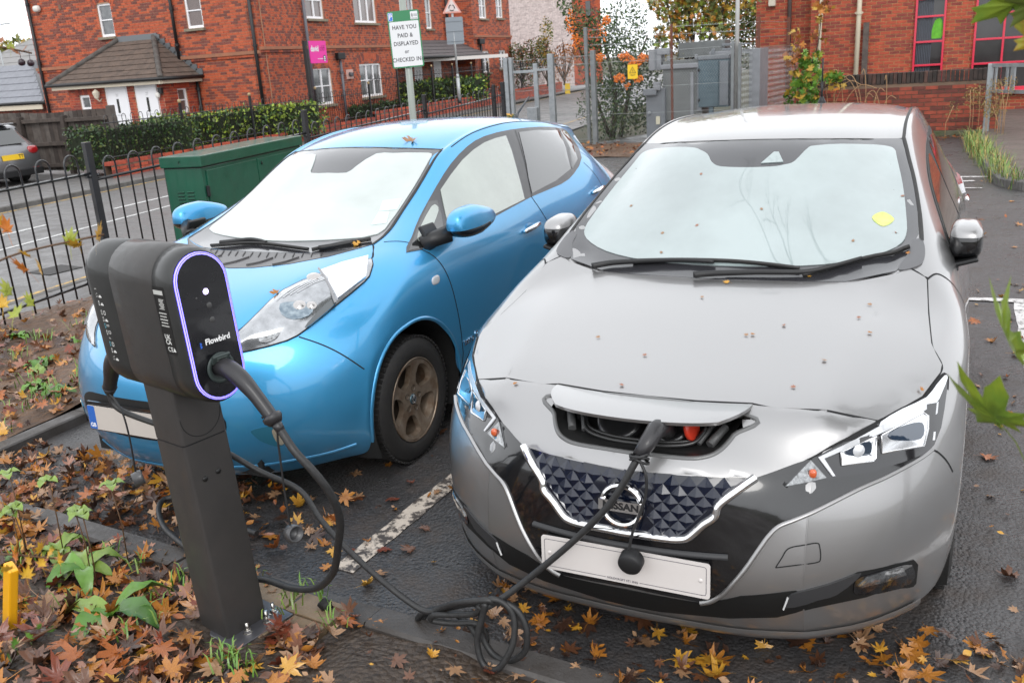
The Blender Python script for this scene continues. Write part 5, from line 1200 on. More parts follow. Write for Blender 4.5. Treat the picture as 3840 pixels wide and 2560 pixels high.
KX = [-3.72, -2.81, -1.86, -.915, -.02, .9, 1.8, 2.7]
class _K: pass
for i in range(len(KX) - 1):
 a = Vector((KX[i] + .004, kerb_y(KX[i]) - .005 + .0, 0)); b = Vector((KX[i + 1] - .004, kerb_y(KX[i + 1]) - .005, 0))
 sub = 1
 mb = MB(); d = (b - a).normalized(); sd = Vector((-d.y, d.x, 0)); w = .112; zt = .058 - (.0 if i < 4 else .02 * (i - 3)); dz = (.006 if i % 2 else 0)
 prof = [(-.01, -.05), (-.01, zt - .012), (0, zt), (w - .016, zt - .003), (w, zt - .018), (w, -.05)]
 vs = [e + sd * o + Vector((0, 0, z + dz)) - kb.location for e in (a, b) for (o, z) in prof]; k = len(prof)
 mb.add(vs, [tuple(reversed(range(k))), tuple(range(k, 2 * k))] + [(j, j + 1, k + j + 1, k + j) for j in range(k - 1)])
 mb.build('kerb_stone', [M_KERBW], kb)
kl = empty('kerb', (-3.78, 0, 0)); kl['kind'] = 'structure'
kerbrun(kl, lambda s: Vector((-3.69, -.78 + s, 0)), 10, .92, .11, .06, -.04, M_KERBW)
M_SLAB = mat('tan paving slab', (.26, .185, .115), .35, noise=.6, nscale=9, col2=(.15, .105, .065), bump=.002, bscale=80, rnoise=.3)
sp = empty('slab_path', (-1.25, -1.06, 0)); sp['kind'] = 'structure'
for (xa, xb, ya, yb) in ((-1.475, -1.235, -1.075, -.958), (-1.229, -1.02, -1.095, -.975), (-1.475, -1.19, -1.24, -1.081), (-1.184, -1.03, -1.17, -1.101), (-1.56, -1.48, -1.24, -.96)):
 mb = MB(); mb.box(((xa + xb) / 2 + 1.25, (ya + yb) / 2 + 1.06, .036), (xb - xa - .005, yb - ya - .005, .05), 0, Matrix.Rotation(-.09, 3, 'Z'), bev=.004); mb.build('slab', [M_SLAB], sp)
ip = [(1.10, 14.6), (1.14, 11.2), (1.24, 9.75), (1.33, 9.42), (1.45, 9.24), (1.62, 9.12), (2.4, 8.95), (6, 8.5)]
isl = empty('kerb', (1.3, 10, 0)); isl['kind'] = 'structure'
P = catmull([Vector((x, y, 0)) for x, y in ip], 3)
i = 0
while i < len(P) - 1:
 a, b = P[i], P[i + 1]; d = (b - a).normalized(); sd = Vector((-d.y, d.x, 0)); w = .13
 prof = [(0, -.05), (0, .095), (.012, .108), (w, .108)]
 vs = [e + sd * o + Vector((0, 0, z)) - isl.location for e in (a + d * .003, b - d * .003) for (o, z) in prof]; k = 4
 mb = MB(); mb.add(vs, [tuple(reversed(range(k))), tuple(range(k, 2 * k))] + [(j, j + 1, k + j + 1, k + j) for j in range(k - 1)]); mb.build('kerb_stone', [M_KERB], isl); i += 1
sheet('footpath', [tuple(p + Vector((.05 if True else 0, .05, .104))) for p in P] + [(14, 8.5, .104), (14, 20.6, .104), (1.55, 20.6, .104), (1.30, 16.2, .104)], M_RPATH)
# charging post
CB = Vector((-1.3563, -1.2005, 0)); _yw = -0.20676
cu = Vector((math.cos(_yw), math.sin(_yw), 0)); cv_ = Vector((-math.sin(_yw), math.cos(_yw), 0)); cw_ = Vector((-.01668, -.03896, 1.0))
def CH(u, v, z): return cu * u + cv_ * v + cw_ * z
M_POST = mat('dark powder coat', (.030, .0285, .028), .46, noise=.35, nscale=14, col2=(.040, .036, .034), bump=.0006, bscale=300, coat=.15, rnoise=.15, rscale=9)
M_HEAD = mat('charcoal plastic', (.017, .018, .018), .36, noise=.4, nscale=8, col2=(.024, .024, .023), coat=.3, rnoise=.2, rscale=10)
M_FACE = mat('black glass face', (.006, .006, .008), .22, coat=.7, rnoise=.1, rscale=12)
M_RING = mat('blue light ring', (.2, .2, .9), .3, emit=(.16, .13, 1.0), estr=3.2)
def stadium(r, z0, z1, n=14):
 out = []
 for i in range(n + 1):
  a = PI * i / n; out.append((r * math.cos(a), z1 + r * math.sin(a)))
 for i in range(n + 1):
  a = PI + PI * i / n; out.append((r * math.cos(a), z0 + r * math.sin(a)))
 return out
def loft(mb, rings, mi=0, smooth=True, cap0=True, cap1=True):
 n = len(rings[0]); vs = [p for r in rings for p in r]; fs = []
 for k in range(len(rings) - 1):
  for i in range(n): fs.append((k * n + i, k * n + (i + 1) % n, (k + 1) * n + (i + 1) % n, (k + 1) * n + i))
 mb.add(vs, fs, mi, smooth)
 if cap0: mb.add(rings[0], [tuple(reversed(range(n)))], mi)
 if cap1: mb.add(rings[-1], [tuple(range(n))], mi)
def build_charger():
 root = empty('charging_post', CB); tag(root, 'dark charging post with a double head and glowing blue ring beside the blue car', 'charging post')
 ZC0, ZC1, VC = 1.040, 1.316, -.010
 def ring(r, u, dv=0.0): return [CH(u, VC + dv + a, z) for a, z in stadium(r, ZC0, ZC1)]
 col = MB(); pr = [(x * 1.0, y) for x, y in rounded(.156, .164, .012, 3)]
 loft(col, [[CH(x, y, z) for x, y in pr] for z in (.0, .775)]); co = col.build('column', [M_POST], root); smooth_angle(co, 40)
 cu2 = MB(); loft(cu2, [[CH(x * 1.0, y, z) for x, y in pr] for z in (.780, 1.05)]); c2 = cu2.build('upper_column', [M_POST], root); smooth_angle(c2, 40)
 gm = MB(); loft(gm, [[CH(x * .975, y * .975, z) for x, y in pr] for z in (.76, .79)]); gm.build('column_joint', [M_SEAM], root)
 cc = MB(); loft(cc, [ring(.0985, -.070), ring(.1035, -.062), ring(.1035, .158), ring(.0985, .166)], cap0=False, cap1=False)
 o = cc.build('cover', [mat('cover plastic', (.026, .0255, .025), .42, noise=.4, nscale=9, col2=(.036, .032, .03), coat=.25, rnoise=.2, rscale=11)], root); smooth_angle(o, 45)
 ap = MB(); ap.add([CH(-.072, -.1136, 1.06), CH(.16, -.1136, 1.06), CH(.16, -.1120, 1.0), CH(.079, -.0835, .90), CH(-.079, -.0835, .90), CH(-.072, -.112, 1.0)], [(0, 5, 4, 3, 2, 1)]);
 for sgn, name in ((1, 'front_unit'), (-1, 'rear_unit')):
  f = (lambda u: .045 + sgn * u)
  un = MB(); loft(un, [ring(.095, f(.11)), ring(.100, f(.115)), ring(.1005, f(.170)), ring(.0975, f(.196)), ring(.090, f(.206))] if sgn > 0 else [ring(.095, -.066), ring(.099, -.07), ring(.100, -.185), ring(.097, -.208), ring(.088, -.220)][:], cap0=False)
  uo = un.build(name, [M_HEAD], root); smooth_angle(uo, 50)
  ufront = f(.206) if sgn > 0 else -.220
  if sgn > 0:
   fm = MB(); loft(fm, [ring(.086, ufront + .0005), ring(.086, ufront + .004), ring(.083, ufront + .0055)]); fo = fm.build('face', [M_FACE], uo)
   rm = MB(); n = 0
   A, Bq = ring(.0862, ufront + .0045), ring(.0790, ufront + .0062)
   C = ring(.0862, ufront + .001)
   k = len(A); rm.add(A + Bq + C, [(i, (i + 1) % k, k + (i + 1) % k, k + i) for i in range(k)] + [(2 * k + i, 2 * k + (i + 1) % k, (i + 1) % k, i) for i in range(k)]); rm.build('light_ring', [M_RING], uo)
   uf = ufront + .0062
   MF = lambda v, z, h=0.0: basis(CH(uf + h, VC + v, z), cv_, cw_)
   st = MB(); st.lathe([(0, .0008), (.0085, .0006), (.0092, 0)], 20, 0, MF(.006, 1.285)); st.build('status_light', [mat('status light', (.9, .8, 1), .3, emit=(.62, .50, 1.0), estr=2.2)], fo)
   for i, z in enumerate((1.243, 1.199)):
    d = MB(); d.lathe([(0, .0006), (.0085, .0005), (.009, 0)], 20, 0, MF(.008, z)); d.build('indicator_dot', [mat('dot grey', (.055, .055, .055), .4)], fo)
   d = MB(); d.lathe([(0, .0006), (.003, .0005), (.0034, 0)], 10, 0, MF(-.028, 1.272)); d.build('sensor', [mat('dot grey', (.055, .055, .055), .4)], fo)
   text('logo_lettering', 'Flowbird', .0245, [mat('logo white', (.85, .85, .85), .4, emit=None)], fo, MF(.012, 1.138, .0006), bold=.0006, sx=.98)
   for dz, s in ((.004, 1), (-.004, 1)):
    lg = MB(); lg.prism([(-.004, .004), (.0015, .004), (.004, 0), (.0015, -.004), (-.004, -.004), (-.0015, 0)], .0006, 0, MF(-.046, 1.133 + dz * 1.1, .0003)); lg.build('logo_mark', [mat('logo blue', (.03, .12, .55), .4)], fo)
   sk = MB(); sk.lathe([(.030, .000), (.046, .001), (.0475, .003), (.045, .006), (.036, .006), (.034, .001)], 32, 0, MF(.002, 1.052)); so = sk.build('socket_ring', [mat('socket grey green', (.035, .047, .045), .4)], fo)
   ld = MB(); ld.box((0, 0, 0), (.060, .030, .012), 0, None, bev=.005); Ml = MF(.002, 1.082, .010) @ Matrix.Rotation(math.radians(28), 4, 'X')
   ld.v = [tuple(Ml @ Vector(q)) for q in ld.v]; ldo = ld.build('socket_lid', [mat('socket grey green', (.035, .047, .045), .4)], fo)
   rb = MB()
   for q in (-.008, 0, .008):
    rb.box((0, q, .0066), (.036, .0016, .001))
   rb.v = [tuple(Ml @ Vector(q)) for q in rb.v]; rb.build('lid_rib', [mat('rib grey', (.12, .14, .135), .4)], ldo)
 MS = lambda u, z, h=0.0: basis(CH(u, VC - .1006 - h, z), cu, cw_)
 lb = MB(); lb.prism(rounded(.060, .205, .004), .0005, 0, MS(.187, 1.215)); lo = lb.build('label', [mat('label black', (.008, .008, .008), .4)], root)
 wt = MB()
 def bar(u, z, w, h): wt.prism([(-w / 2, -h / 2), (w / 2, -h / 2), (w / 2, h / 2), (-w / 2, h / 2)], .0003, 0, MS(u, z, .0006))
 bar(.187, 1.300, .046, .013)
 for i in range(9): bar(.195 - (i % 3) * .002, 1.280 - i * .0036, .026 - (i % 4) * .003, .0020)
 for i in range(5): bar(.189, 1.238 - i * .0095, .038 - (i % 2) * .006, .0034)
 wt.build('label_print', [mat('label grey print', (.45, .45, .43), .5)], lo)
 sy = mat('symbol white', (.62, .62, .60), .5)
 text('label_lettering', 'UK', .020, [sy], lo, MS(.186, 1.166, .0008), bold=.0005)
 text('label_lettering', 'CA', .020, [sy], lo, MS(.186, 1.150, .0008), bold=.0005)
 text('label_lettering', 'CE', .020, [sy], lo, MS(.188, 1.128, .0008), bold=.0003, space=1.2)
 tr = MB(); tr.prism([(-.007, 0), (.007, 0), (0, .013)], .0003, 0, MS(.208, 1.123, .0007)); tr.build('label_symbol', [sy], lo)
 ic = MB(); ib = MB()
 def ph(u, z, w, h, tgt):
  a = rounded(w, h, min(w, h) * .3, 2); b = rounded(w * .62, h * .70, min(w, h) * .15, 2); k = len(a); M = MS(u, z, .0008)
  tgt.add([M @ Vector((p[0], p[1], 0)) for p in a] + [M @ Vector((p[0], p[1], 0)) for p in b], [(i, (i + 1) % k, k + (i + 1) % k, k + i) for i in range(k)])
 zs = [1.255, 1.230, 1.200, 1.178, 1.157, 1.135, 1.098, 1.076, 1.050]
 for i, z in enumerate(zs):
  u = -.158 + (1.255 - z) * .05
  kind = (0, 1, 2, 1, 3, 4, 2, 1, 0)[i]; t = ib if i in (4, 6) else ic
  if kind == 0:
   for a, b in ((-.010, .003), (-.004, .006), (-.010, -.004), (-.003, -.003)): ph(u + a, z + b, .004, .004, t)
  else: ph(u - .006, z, .0065, .0150, t)
  if kind == 2: ph(u + .010, z, .012, .014, ic)
  elif kind in (3, 4): ph(u + .010, z + .002, .014, .006 if kind == 3 else .010, ic)
  else:
   M = MS(u + .011, z - .003, .0008); ic.prism([(-.008, -.003), (.008, -.003), (.008, .001), (.005, .002), (.003, .005), (-.003, .005), (-.005, .002), (-.008, .001)], .0003, 0, M)
 ic.build('pictogram', [sy], root); ib.build('pictogram', [mat('symbol teal', (.10, .38, .48), .5)], root)
 text('label_lettering', 'Start', .0065, [sy], root, MS(-.165, 1.276, .0008)); text('label_lettering', 'Stop', .0065, [sy], root, MS(-.150, 1.117, .0008))
 MU = lambda v, z, h=0.0: basis(CH(.0782 + h, v, z), cv_, cw_)
 rg = MB(); pts = [MU(0, .865) @ Vector((.073 * math.cos(a), .073 * math.sin(a), .0)) for a in [PI + PI * i / 20 for i in range(21)]]; rg.tube(pts, .0013, 4); rg.build('service_cover_line', [M_SEAM], root)
 for v, z in ((-.033, .648), (.018, .655)):
  b = MB(); b.lathe([(0, .0045), (.007, .004), (.0095, .0015), (.0095, 0)], 14, 0, MU(v, z)); b.build('bolt', [mat('bolt black', (.02, .02, .02), .35, .4)], root)
 fp = MB(); fp.box(CH(.02, .02, .058), (.26, .24, .010), 0, Matrix.Rotation(_yw, 3, 'Z'), bev=.003); fp.build('base_plate', [mat('galvanised plate', (.16, .16, .175), .35, .8, rnoise=.2)], root)
 for u, v in ((.105, -.02), (.085, .105), (.105, .06)):
  b = MB(); q = CH(u, v, .062); b.tube([q, q + Vector((0, 0, .042))], .006, 8); b.lathe([(0, .016), (.012, .016), (.013, .014), (.013, .004), (.017, .003), (.017, 0)], 6, 0, Matrix.Translation(q), smooth=False); b.build('anchor_bolt', [mat('zinc bolt', (.55, .53, .50), .25, 1.0)], root)
 return root
CHARGER = build_charger()
# cables
M_CABLE = mat('cable rubber', (.014, .014, .015), .40, noise=.5, nscale=60, col2=(.03, .03, .03), bump=.0004, bscale=500, rnoise=.2, rscale=40)
M_PLUG = mat('plug plastic', (.020, .019, .021), .38, coat=.25, rnoise=.15, bump=.0003, bscale=600)
M_CORD = mat('cord black', (.02, .02, .021), .5)
def W(u, v, z): return CB + CH(u, v, z)
def build_cables():
 a = empty('charging_cable', W(.25, 0, 1.05)); tag(a, 'thick black charging cable looping down from the socket inside the blue ring', 'cable', 'charging cables')
 base = a.location
 L_ = lambda pts: [Vector(p) - base for p in pts]
 h = MB(); H = catmull(L_([W(.252, -.008, 1.052), W(.275, -.008, 1.055), W(.300, -.006, 1.050), W(.345, -.004, 1.027), W(.390, -.002, .990), W(.428, 0, .950), W(.452, 0, .925)]), 5)
 n = len(H); h.tube(H, [.024 + .006 * math.sin(PI * min(1, i / n * 1.5)) - .004 * (i / n) for i in range(n)], 14); ho = h.build('plug', [M_PLUG], a)
 cl = MB(); cl.tube(L_([W(.449, 0, .929), W(.456, 0, .921), W(.466, 0, .909)]), [.029, .029, .020], 14); cl.tube(L_([W(.464, 0, .911), W(.483, 0, .888)]), [.017, .0125], 12); cl.build('strain_relief', [M_PLUG], ho)
 sc = MB()
 for p in ((.335, -.028, 1.030), (.447, -.027, .934)):
  q = Vector(W(*p)) - base; sc.tube([q, q - cv_ * .003], .004, 8)
 sc.build('screw', [M_SEAM], ho)
 c = MB(); C = catmull(L_([W(.466, 0, .909), W(.483, 0, .888), W(.530, .0, .833), W(.572, .02, .770), W(.590, .05, .690), W(.575, .08, .59), W(.52, .10, .475), W(.43, .13, .33), W(.30, .15, .215), W(.16, .15, .165), W(.02, .15, .15), W(-.15, .13, .13), W(-.40, .16, .10), W(-.62, .20, .085), W(-.80, .24, .085), W(-.95, .31, .095), W(-1.01, .38, .10), W(-.95, .43, .10), W(-.80, .42, .095), W(-.62, .40, .09), W(-.40, .41, .09)]), 7)
 c.tube(C, .0125, 10); c.build('cable', [M_CABLE], a)
 t = MB(); T = catmull(L_([W(.472, .012, .905), W(.462, .0, .875), W(.452, 0, .79), W(.443, 0, .70), W(.437, .0, .585), W(.434, 0, .560)]), 5); t.tube(T, .0032, 6)
 for z in (.0,): t.tube([p + Vector(W(.478, 0, .895) - base) for p in [Vector((.012 * math.cos(q), .008 * math.sin(q), .010 * math.cos(q))) for q in [2 * PI * i / 12 for i in range(13)]]], .003, 5)
 t.build('tether', [M_CORD], a)
 cp = MB(); q = Vector(W(.432, 0, .540)) - base
 cp.lathe([(.022, .0), (.0255, .002), (.0265, .022), (.0255, .034), (.022, .036), (.021, .004), (0, .004)], 20, 0, Matrix.Translation(q) @ Matrix.Rotation(math.radians(78), 4, 'Y') @ Matrix.Rotation(math.radians(20), 4, 'X')); cp.build('dust_cap', [mat('cap grey', (.055, .055, .058), .4, coat=.2)], a)
 b = empty('charging_cable', W(-.25, 0, 1.0)); tag(b, 'long black charging cable with a tangled coil running into the grey car', 'cable', 'charging cables')
 base = b.location
 L2 = lambda pts: [Vector(p) - base for p in pts]
 h = MB(); H = catmull(L2([W(-.222, -.01, 1.02), W(-.27, -.01, 1.02), W(-.335, -.008, 1.0), W(-.395, -.004, .955), W(-.440, 0, .895), W(-.462, 0, .862)]), 5); n = len(H)
 h.tube(H, [.026 + .008 * math.sin(PI * min(1, i / n * 1.3)) - .003 * i / n for i in range(n)], 14); h.tube([H[-1], H[-1] + Vector(W(-.474, 0, .835) - W(-.462, 0, .862))], [.026, .015], 12); ho = h.build('plug', [M_PLUG], b)
 t = MB(); t.tube(catmull(L2([W(-.468, -.01, .838), W(-.440, -.01, .830), W(-.40, -.01, .785), W(-.392, -.01, .70), W(-.402, -.01, .61), W(-.412, -.01, .545)]), 5), .0032, 6); t.build('tether', [M_CORD], b)
 cp = MB(); q = Vector(W(-.402, -.012, .522)) - base
 cp.lathe([(.021, .0), (.0255, .001), (.027, .03), (.0275, .036), (.024, .036), (.022, .006), (0, .006)], 22, 0, Matrix.Translation(q) @ Matrix.Rotation(math.radians(72), 4, 'Y') @ Matrix.Rotation(math.radians(-52), 4, 'X') @ Matrix.Translation((0, 0, -.018))); cp.build('dust_cap', [mat('cap grey', (.055, .055, .058), .4, coat=.2)], b)
 k1 = [W(-.474, 0, .835), W(-.470, 0, .800), W(-.445, .01, .772), W(-.40, .03, .75), W(-.32, .06, .725), W(-.22, .10, .69), W(-.10, .16, .63), W(.0, .22, .55), (-1.22, -.93, .455), (-1.10, -.975, .375), (-.95, -1.02, .30), (-.80, -1.045, .225), (-.70, -1.05, .175), (-.645, -1.05, .165)]
 k2 = [(-.60, -1.05, .19), (-.52, -1.08, .245), (-.45, -1.09, .275), (-.40, -1.085, .285), (-.40, -1.07, .265), (-.48, -1.05, .235), (-.60, -1.02, .17), (-.70, -.99, .115), (-.745, -.975, .07), (-.74, -.96, .055), (-.70, -.955, .10), (-.62, -.96, .115), (-.54, -.985, .10), (-.50, -1.0, .07), (-.475, -1.0, .05), (-.47, -1.0, .09), (-.50, -1.01, .13), (-.58, -1.03, .125), (-.64, -1.05, .135), (-.62, -1.06, .165), (-.54, -1.06, .185), (-.46, -1.07, .215), (-.415, -1.085, .27), (-.425, -1.09, .22), (-.445, -1.10, .14), (-.43, -1.11, .075), (-.395, -1.115, .055), (-.36, -1.11, .075), (-.325, -1.09, .15), (-.325, -1.07, .23), (-.355, -1.07, .275), (-.40, -1.08, .285), (-.44, -1.06, .22), (-.455, -1.05, .13), (-.42, -1.06, .075), (-.36, -1.07, .065), (-.30, -1.07, .11), (-.285, -1.065, .18), (-.31, -1.06, .245), (-.365, -1.065, .275), (-.44, -1.075, .255), (-.42, -1.08, .25), (-.36, -1.06, .29)]
 k3 = [(-.27, -1.035, .37), (-.14, -1.02, .50), (-.04, -1.01, .615), (.015, -1.0, .70), (.045, -.985, .76), (.062, -.965, .792)]
 c = MB(); C = catmull(L2(k1 + k2 + k3), 7); c.tube(C, .0105, 9); c.build('cable', [M_CABLE], b)
 p = MB(); p.tube(L2([(.056, -.972, .782), (.072, -.945, .812), (.085, -.905, .838), (.088, -.85, .828), (.086, -.80, .800)]), [.020, .025, .028, .030, .032], 12); po = p.build('connector', [M_PLUG], b)
 kn = MB()
 for i in range(3):
  a_ = .4 + i * 1.1
  kn.tube(L2([(.058 + .026 * math.cos(q) , -.972 + .022 * math.sin(q), .782 + .012 * math.cos(q + a_) - .004 * i) for q in [2 * PI * j / 14 for j in range(15)]]), .0042, 6)
 kn.tube(catmull(L2([(.066, -.99, .775), (.085, -1.0, .74), (.083, -1.0, .68), (.066, -1.005, .62), (.045, -1.01, .56), (.036, -1.012, .515), (.036, -1.012, .50)]), 5), .0045, 6); kn.build('tether', [M_CORD], po)
 cp = MB(); cp.lathe([(0, .024), (.030, .024), (.0345, .019), (.036, .008), (.0365, -.012), (.034, -.016), (0, -.016)], 24, 0, Matrix.Translation(Vector((.040, -1.014, .470)) - base) @ Matrix.Rotation(math.radians(100), 4, 'X')); cp.build('dust_cap', [mat('cap black', (.012, .012, .013), .55)], po)
build_cables()
# railings, cabinet, signs
M_RAIL = mat('black railing paint', (.008, .008, .010), .30, coat=.5, rnoise=.25, rscale=30)
FA = math.radians(-8.0); dF = Vector((math.sin(FA), math.cos(FA), 0)); OF = Vector((-6.2, 1.9, 0))
def FP(s, z): return OF + dF * s + Vector((0, 0, z))
def build_railing():
 root = empty('railing_fence', FP(4.6, 0)); tag(root, 'black bow top metal railings running along the road behind the blue car', 'fence')
 b = root.location
 posts = [-1.95, .78, 4.66, 8.66, 12.35, 12.95]
 ends = {-1.95: 1.36, .78: 1.40, 4.66: 1.42, 8.66: 1.40, 12.35: 1.40, 12.95: 1.43}
 for s in posts:
  p = MB(); p.box(FP(s, ends[s] / 2) - b, (.062 if s < 12.5 else .075, .062 if s < 12.5 else .075, ends[s]), 0, Matrix.Rotation(FA, 3, 'Z'), bev=.005); po = p.build('post', [M_RAIL], root)
  c = MB();
  for z in (1.10, .16):
   for d in (-.05, .05): c.box(FP(s + d, z) - b, (.03, .05, .035), 0, Matrix.Rotation(FA, 3, 'Z'))
   for d in (-.05, .05): c.lathe([(0, .012), (.012, .010), (.013, 0)], 8, 0, Matrix.Translation(FP(s + d, z) - b + Vector((.02, 0, 0))) @ Matrix.Rotation(PI / 2, 4, 'Y'))
  c.build('bracket', [M_RAIL], po)
 spans = [(-1.95, .78, 1.29, 1.305), (.78, 4.66, 1.245, 1.315), (4.66, 8.66, 1.245, 1.325), (8.66, 12.35, 1.265, 1.335), (12.35, 12.95, 1.345, 1.355)]
 for (s0, s1, z0, z1) in spans:
  for dz, r in ((-.185, .0105), (-1.14, .0105)):
   m = MB(); a = FP(s0 + .03, z0 + dz) - b; c = FP(s1 - .03, z1 + dz) - b
   m.tube([a, c], .014, 6); m.build('rail', [M_RAIL], root)
  n = max(1, round((s1 - s0 - .16) / .325)) if s1 - s0 > 1 else 1
  pitch = (s1 - s0 - .14) / n
  for i in range(n):
   sc = s0 + .07 + (i + .5) * pitch; q = (sc - s0) / (s1 - s0); zt = z0 + (z1 - z0) * q; h = .079
   pts = [FP(sc - h, .06), FP(sc - h, zt - h)]
   for k in range(1, 10):
    a = PI - PI * k / 10; pts.append(FP(sc + h * math.cos(a), zt - h + h * math.sin(a)))
   pts += [FP(sc + h, zt - h), FP(sc + h, .06)]
   m = MB(); m.tube([p - b for p in pts], .0085, 7); m.build('hoop', [M_RAIL], root)
build_railing()
def build_cabinet():
 e = Vector((-.19, .982, 0)).normalized(); lf = Vector((-e.y, e.x, 0))
 c0 = Vector((-5.60, 3.30, 0)); LN, DP, H = 2.0, .40, 1.2
 M3 = Matrix((( e.x, lf.x, 0), (e.y, lf.y, 0), (0, 0, 1)))
 root = empty('street_cabinet', c0 + e * LN / 2 + lf * DP / 2); tag(root, 'dark green roadside cabinet with two doors standing against the railings', 'cabinet')
 b = root.location
 G = mat('cabinet green', (.004, .088, .048), .34, coat=.5, noise=.5, nscale=5, col2=(.006, .062, .036), bump=.0006, bscale=260, rnoise=.2, rscale=7)
 def loc(x, y, z): return c0 + e * x + lf * y + Vector((0, 0, z)) - b
 m = MB(); m.box(loc(LN / 2, DP / 2, (H - .12) / 2), (LN, DP, H - .12), 0, M3, bev=.004); m.build('body', [G], root)
 m = MB(); m.box(loc(LN / 2, DP / 2, H - .055), (LN + .05, DP + .05, .105), 0, M3, bev=.010)
 m.build('lid', [G], root)
 gl = MB(); gl.box(loc(LN / 2, DP / 2, H - .113), (LN - .002, DP - .002, .012), 0, M3); gl.build('lid_gap', [M_SEAM], root)
 for i, (x0, x1) in enumerate(((.06, 1.0), (1.006, 1.95))):
  m = MB(); m.box(loc((x0 + x1) / 2, -.006, (H - .16) / 2 + .03), (x1 - x0 - .008, .012, H - .20), 0, M3, bev=.003); d = m.build('door', [G], root)
  if i == 1:
   k = MB(); k.lathe([(0, .004), (.012, .004), (.018, .001), (.018, 0)], 16, 0, Matrix.Translation(loc(x0 + .075, -.0125, 1.0)) @ Matrix.Rotation(PI / 2, 4, 'X') ); k.build('lock', [M_BLK], d)
 h = MB(); h.box(loc(.045, -.012, .86), (.035, .022, .10), 0, M3, bev=.004); h.build('hinge', [mat('hinge grey', (.03, .032, .035), .4, .5)], root)
 k = MB(); k.lathe([(0, .010), (.014, .009), (.017, .004), (.020, 0)], 16, 0, Matrix.Translation(loc(-.0265, .20, H - .062)) @ Matrix.Rotation(-PI / 2, 4, 'Y') @ Matrix.Identity(4));
 k.v = [tuple(v) for v in k.v]; k.build('lid_lock', [mat('lock steel', (.5, .5, .5), .25, 1.0)], root)
 for cx in (.15, .255):
  for i in range(5):
   m = MB(); q = loc(-.002, cx, .86 - i * .032)
   m.box(q, (.014, .075, .010), 0, M3, bev=.003); m.build('vent', [G], root)
   m = MB(); m.box(q + Vector((-.0005, 0, -.008)), (.006, .07, .006), 0, M3); m.build('vent_slot', [M_SEAM], root)
build_cabinet()
M_POLE = mat('grey green pole paint', (.27, .30, .27), .38, coat=.3, noise=.3, nscale=6, col2=(.22, .24, .21))
M_GALV = mat('galvanised steel', (.36, .38, .40), .42, .65, noise=.6, nscale=9, col2=(.25, .27, .28), rnoise=.2)
def build_paid_sign():
 base = Vector((-4.68, 5.66, 0)); root = empty('parking_sign', base); tag(root, 'green and white pay and display sign on a grey green pole behind the blue car', 'sign')
 m = MB(); m.tube([(0, 0, 0), (0, 0, 1.0), (0, 0, 3.2)], .038, 18); m.build('pole', [M_POLE], root)
 dv = (CAM_POS - base); dv.z = 0; dv.normalize()
 ax = Vector((-dv.y, dv.x, 0)); ax = (ax + dv * .16).normalized(); up = Vector((0, 0, 1)); nn = ax.cross(up)
 if nn.dot(dv) < 0: ax = -ax; nn = -nn
 o = nn * .045 + Vector((0.005, 0, 2.15));
 ax = (ax + up * .022).normalized(); up2 = nn.cross(ax)
 def F(x, y, h=0.0): return basis(o + ax * x + up2 * y + nn * h, ax, up2)
 p = MB(); p.prism(rounded(.345, .585, .018), .004, 0, F(0, 0)); po = p.build('sign_plate', [mat('sign green', (.015, .18, .065), .4, coat=.4)], root)
 w = MB(); w.prism(rounded(.318, .462, .010), .0008, 0, F(0, -.048, .0041)); wo = w.build('sign_panel', [mat('sign white', (.66, .66, .67), .4, coat=.3)], po)
 K = mat('sign black', (.02, .02, .025), .5)
 for i, (s, sz) in enumerate((('HAVE YOU', .060), ('PAID &', .060), ('DISPLAYED', .060), ('or', .056), ('CHECKED IN?', .060))):
  text('sign_lettering', s, sz, [K], wo, F(0, .122 - i * .083, .0055), bold=.0010, sx=.86, space=1.06)
 b = MB(); b.prism(rounded(.050, .085, .007), .0006, 0, F(-.138, .235, .0043)); b.build('symbol_border', [mat('sign white', (.66, .66, .67), .4)], po)
 b = MB(); b.prism(rounded(.042, .076, .005), .0006, 0, F(-.138, .235, .0049)); bo = b.build('symbol_panel', [mat('sign blue', (.02, .16, .62), .4)], po)
 text('sign_lettering', 'P', .072, [mat('sign white', (.66, .66, .67), .4)], bo, F(-.138, .235, .0060), bold=.0022)
 b = MB(); b.prism(rounded(.080, .082, .007), .0006, 0, F(.118, .235, .0043)); co = b.build('crest_panel', [mat('sign white', (.66, .66, .67), .4)], po)
 cr = MB(); G = mat('sign grey print', (.16, .16, .17), .5)
 cr.prism([(-.008, 0), (-.004, .018), (0, .026), (.004, .018), (.008, 0), (.004, -.016), (0, -.022), (-.004, -.016)], .0004, 0, F(.098, .236, .0050))
 for i in range(3): cr.prism([(-.020, -.002), (.020, -.002), (.020, .002), (-.020, .002)], .0004, 0, F(.132, .246 - i * .009, .0050))
 for i in range(2): cr.prism([(-.032, -.0015), (.032, -.0015), (.032, .0015), (-.032, .0015)], .0004, 0, F(.118, .207 - i * .006, .0050))
 cr.build('crest', [G], co)
 for z in (2.3, 2.0):
  c = MB(); c.tube([Vector((0, 0, z)) + Vector((.042 * math.cos(a), .042 * math.sin(a), 0)) for a in [2 * PI * i / 16 for i in range(17)]], .006, 5); c.build('clamp', [M_GALV], root)
build_paid_sign()
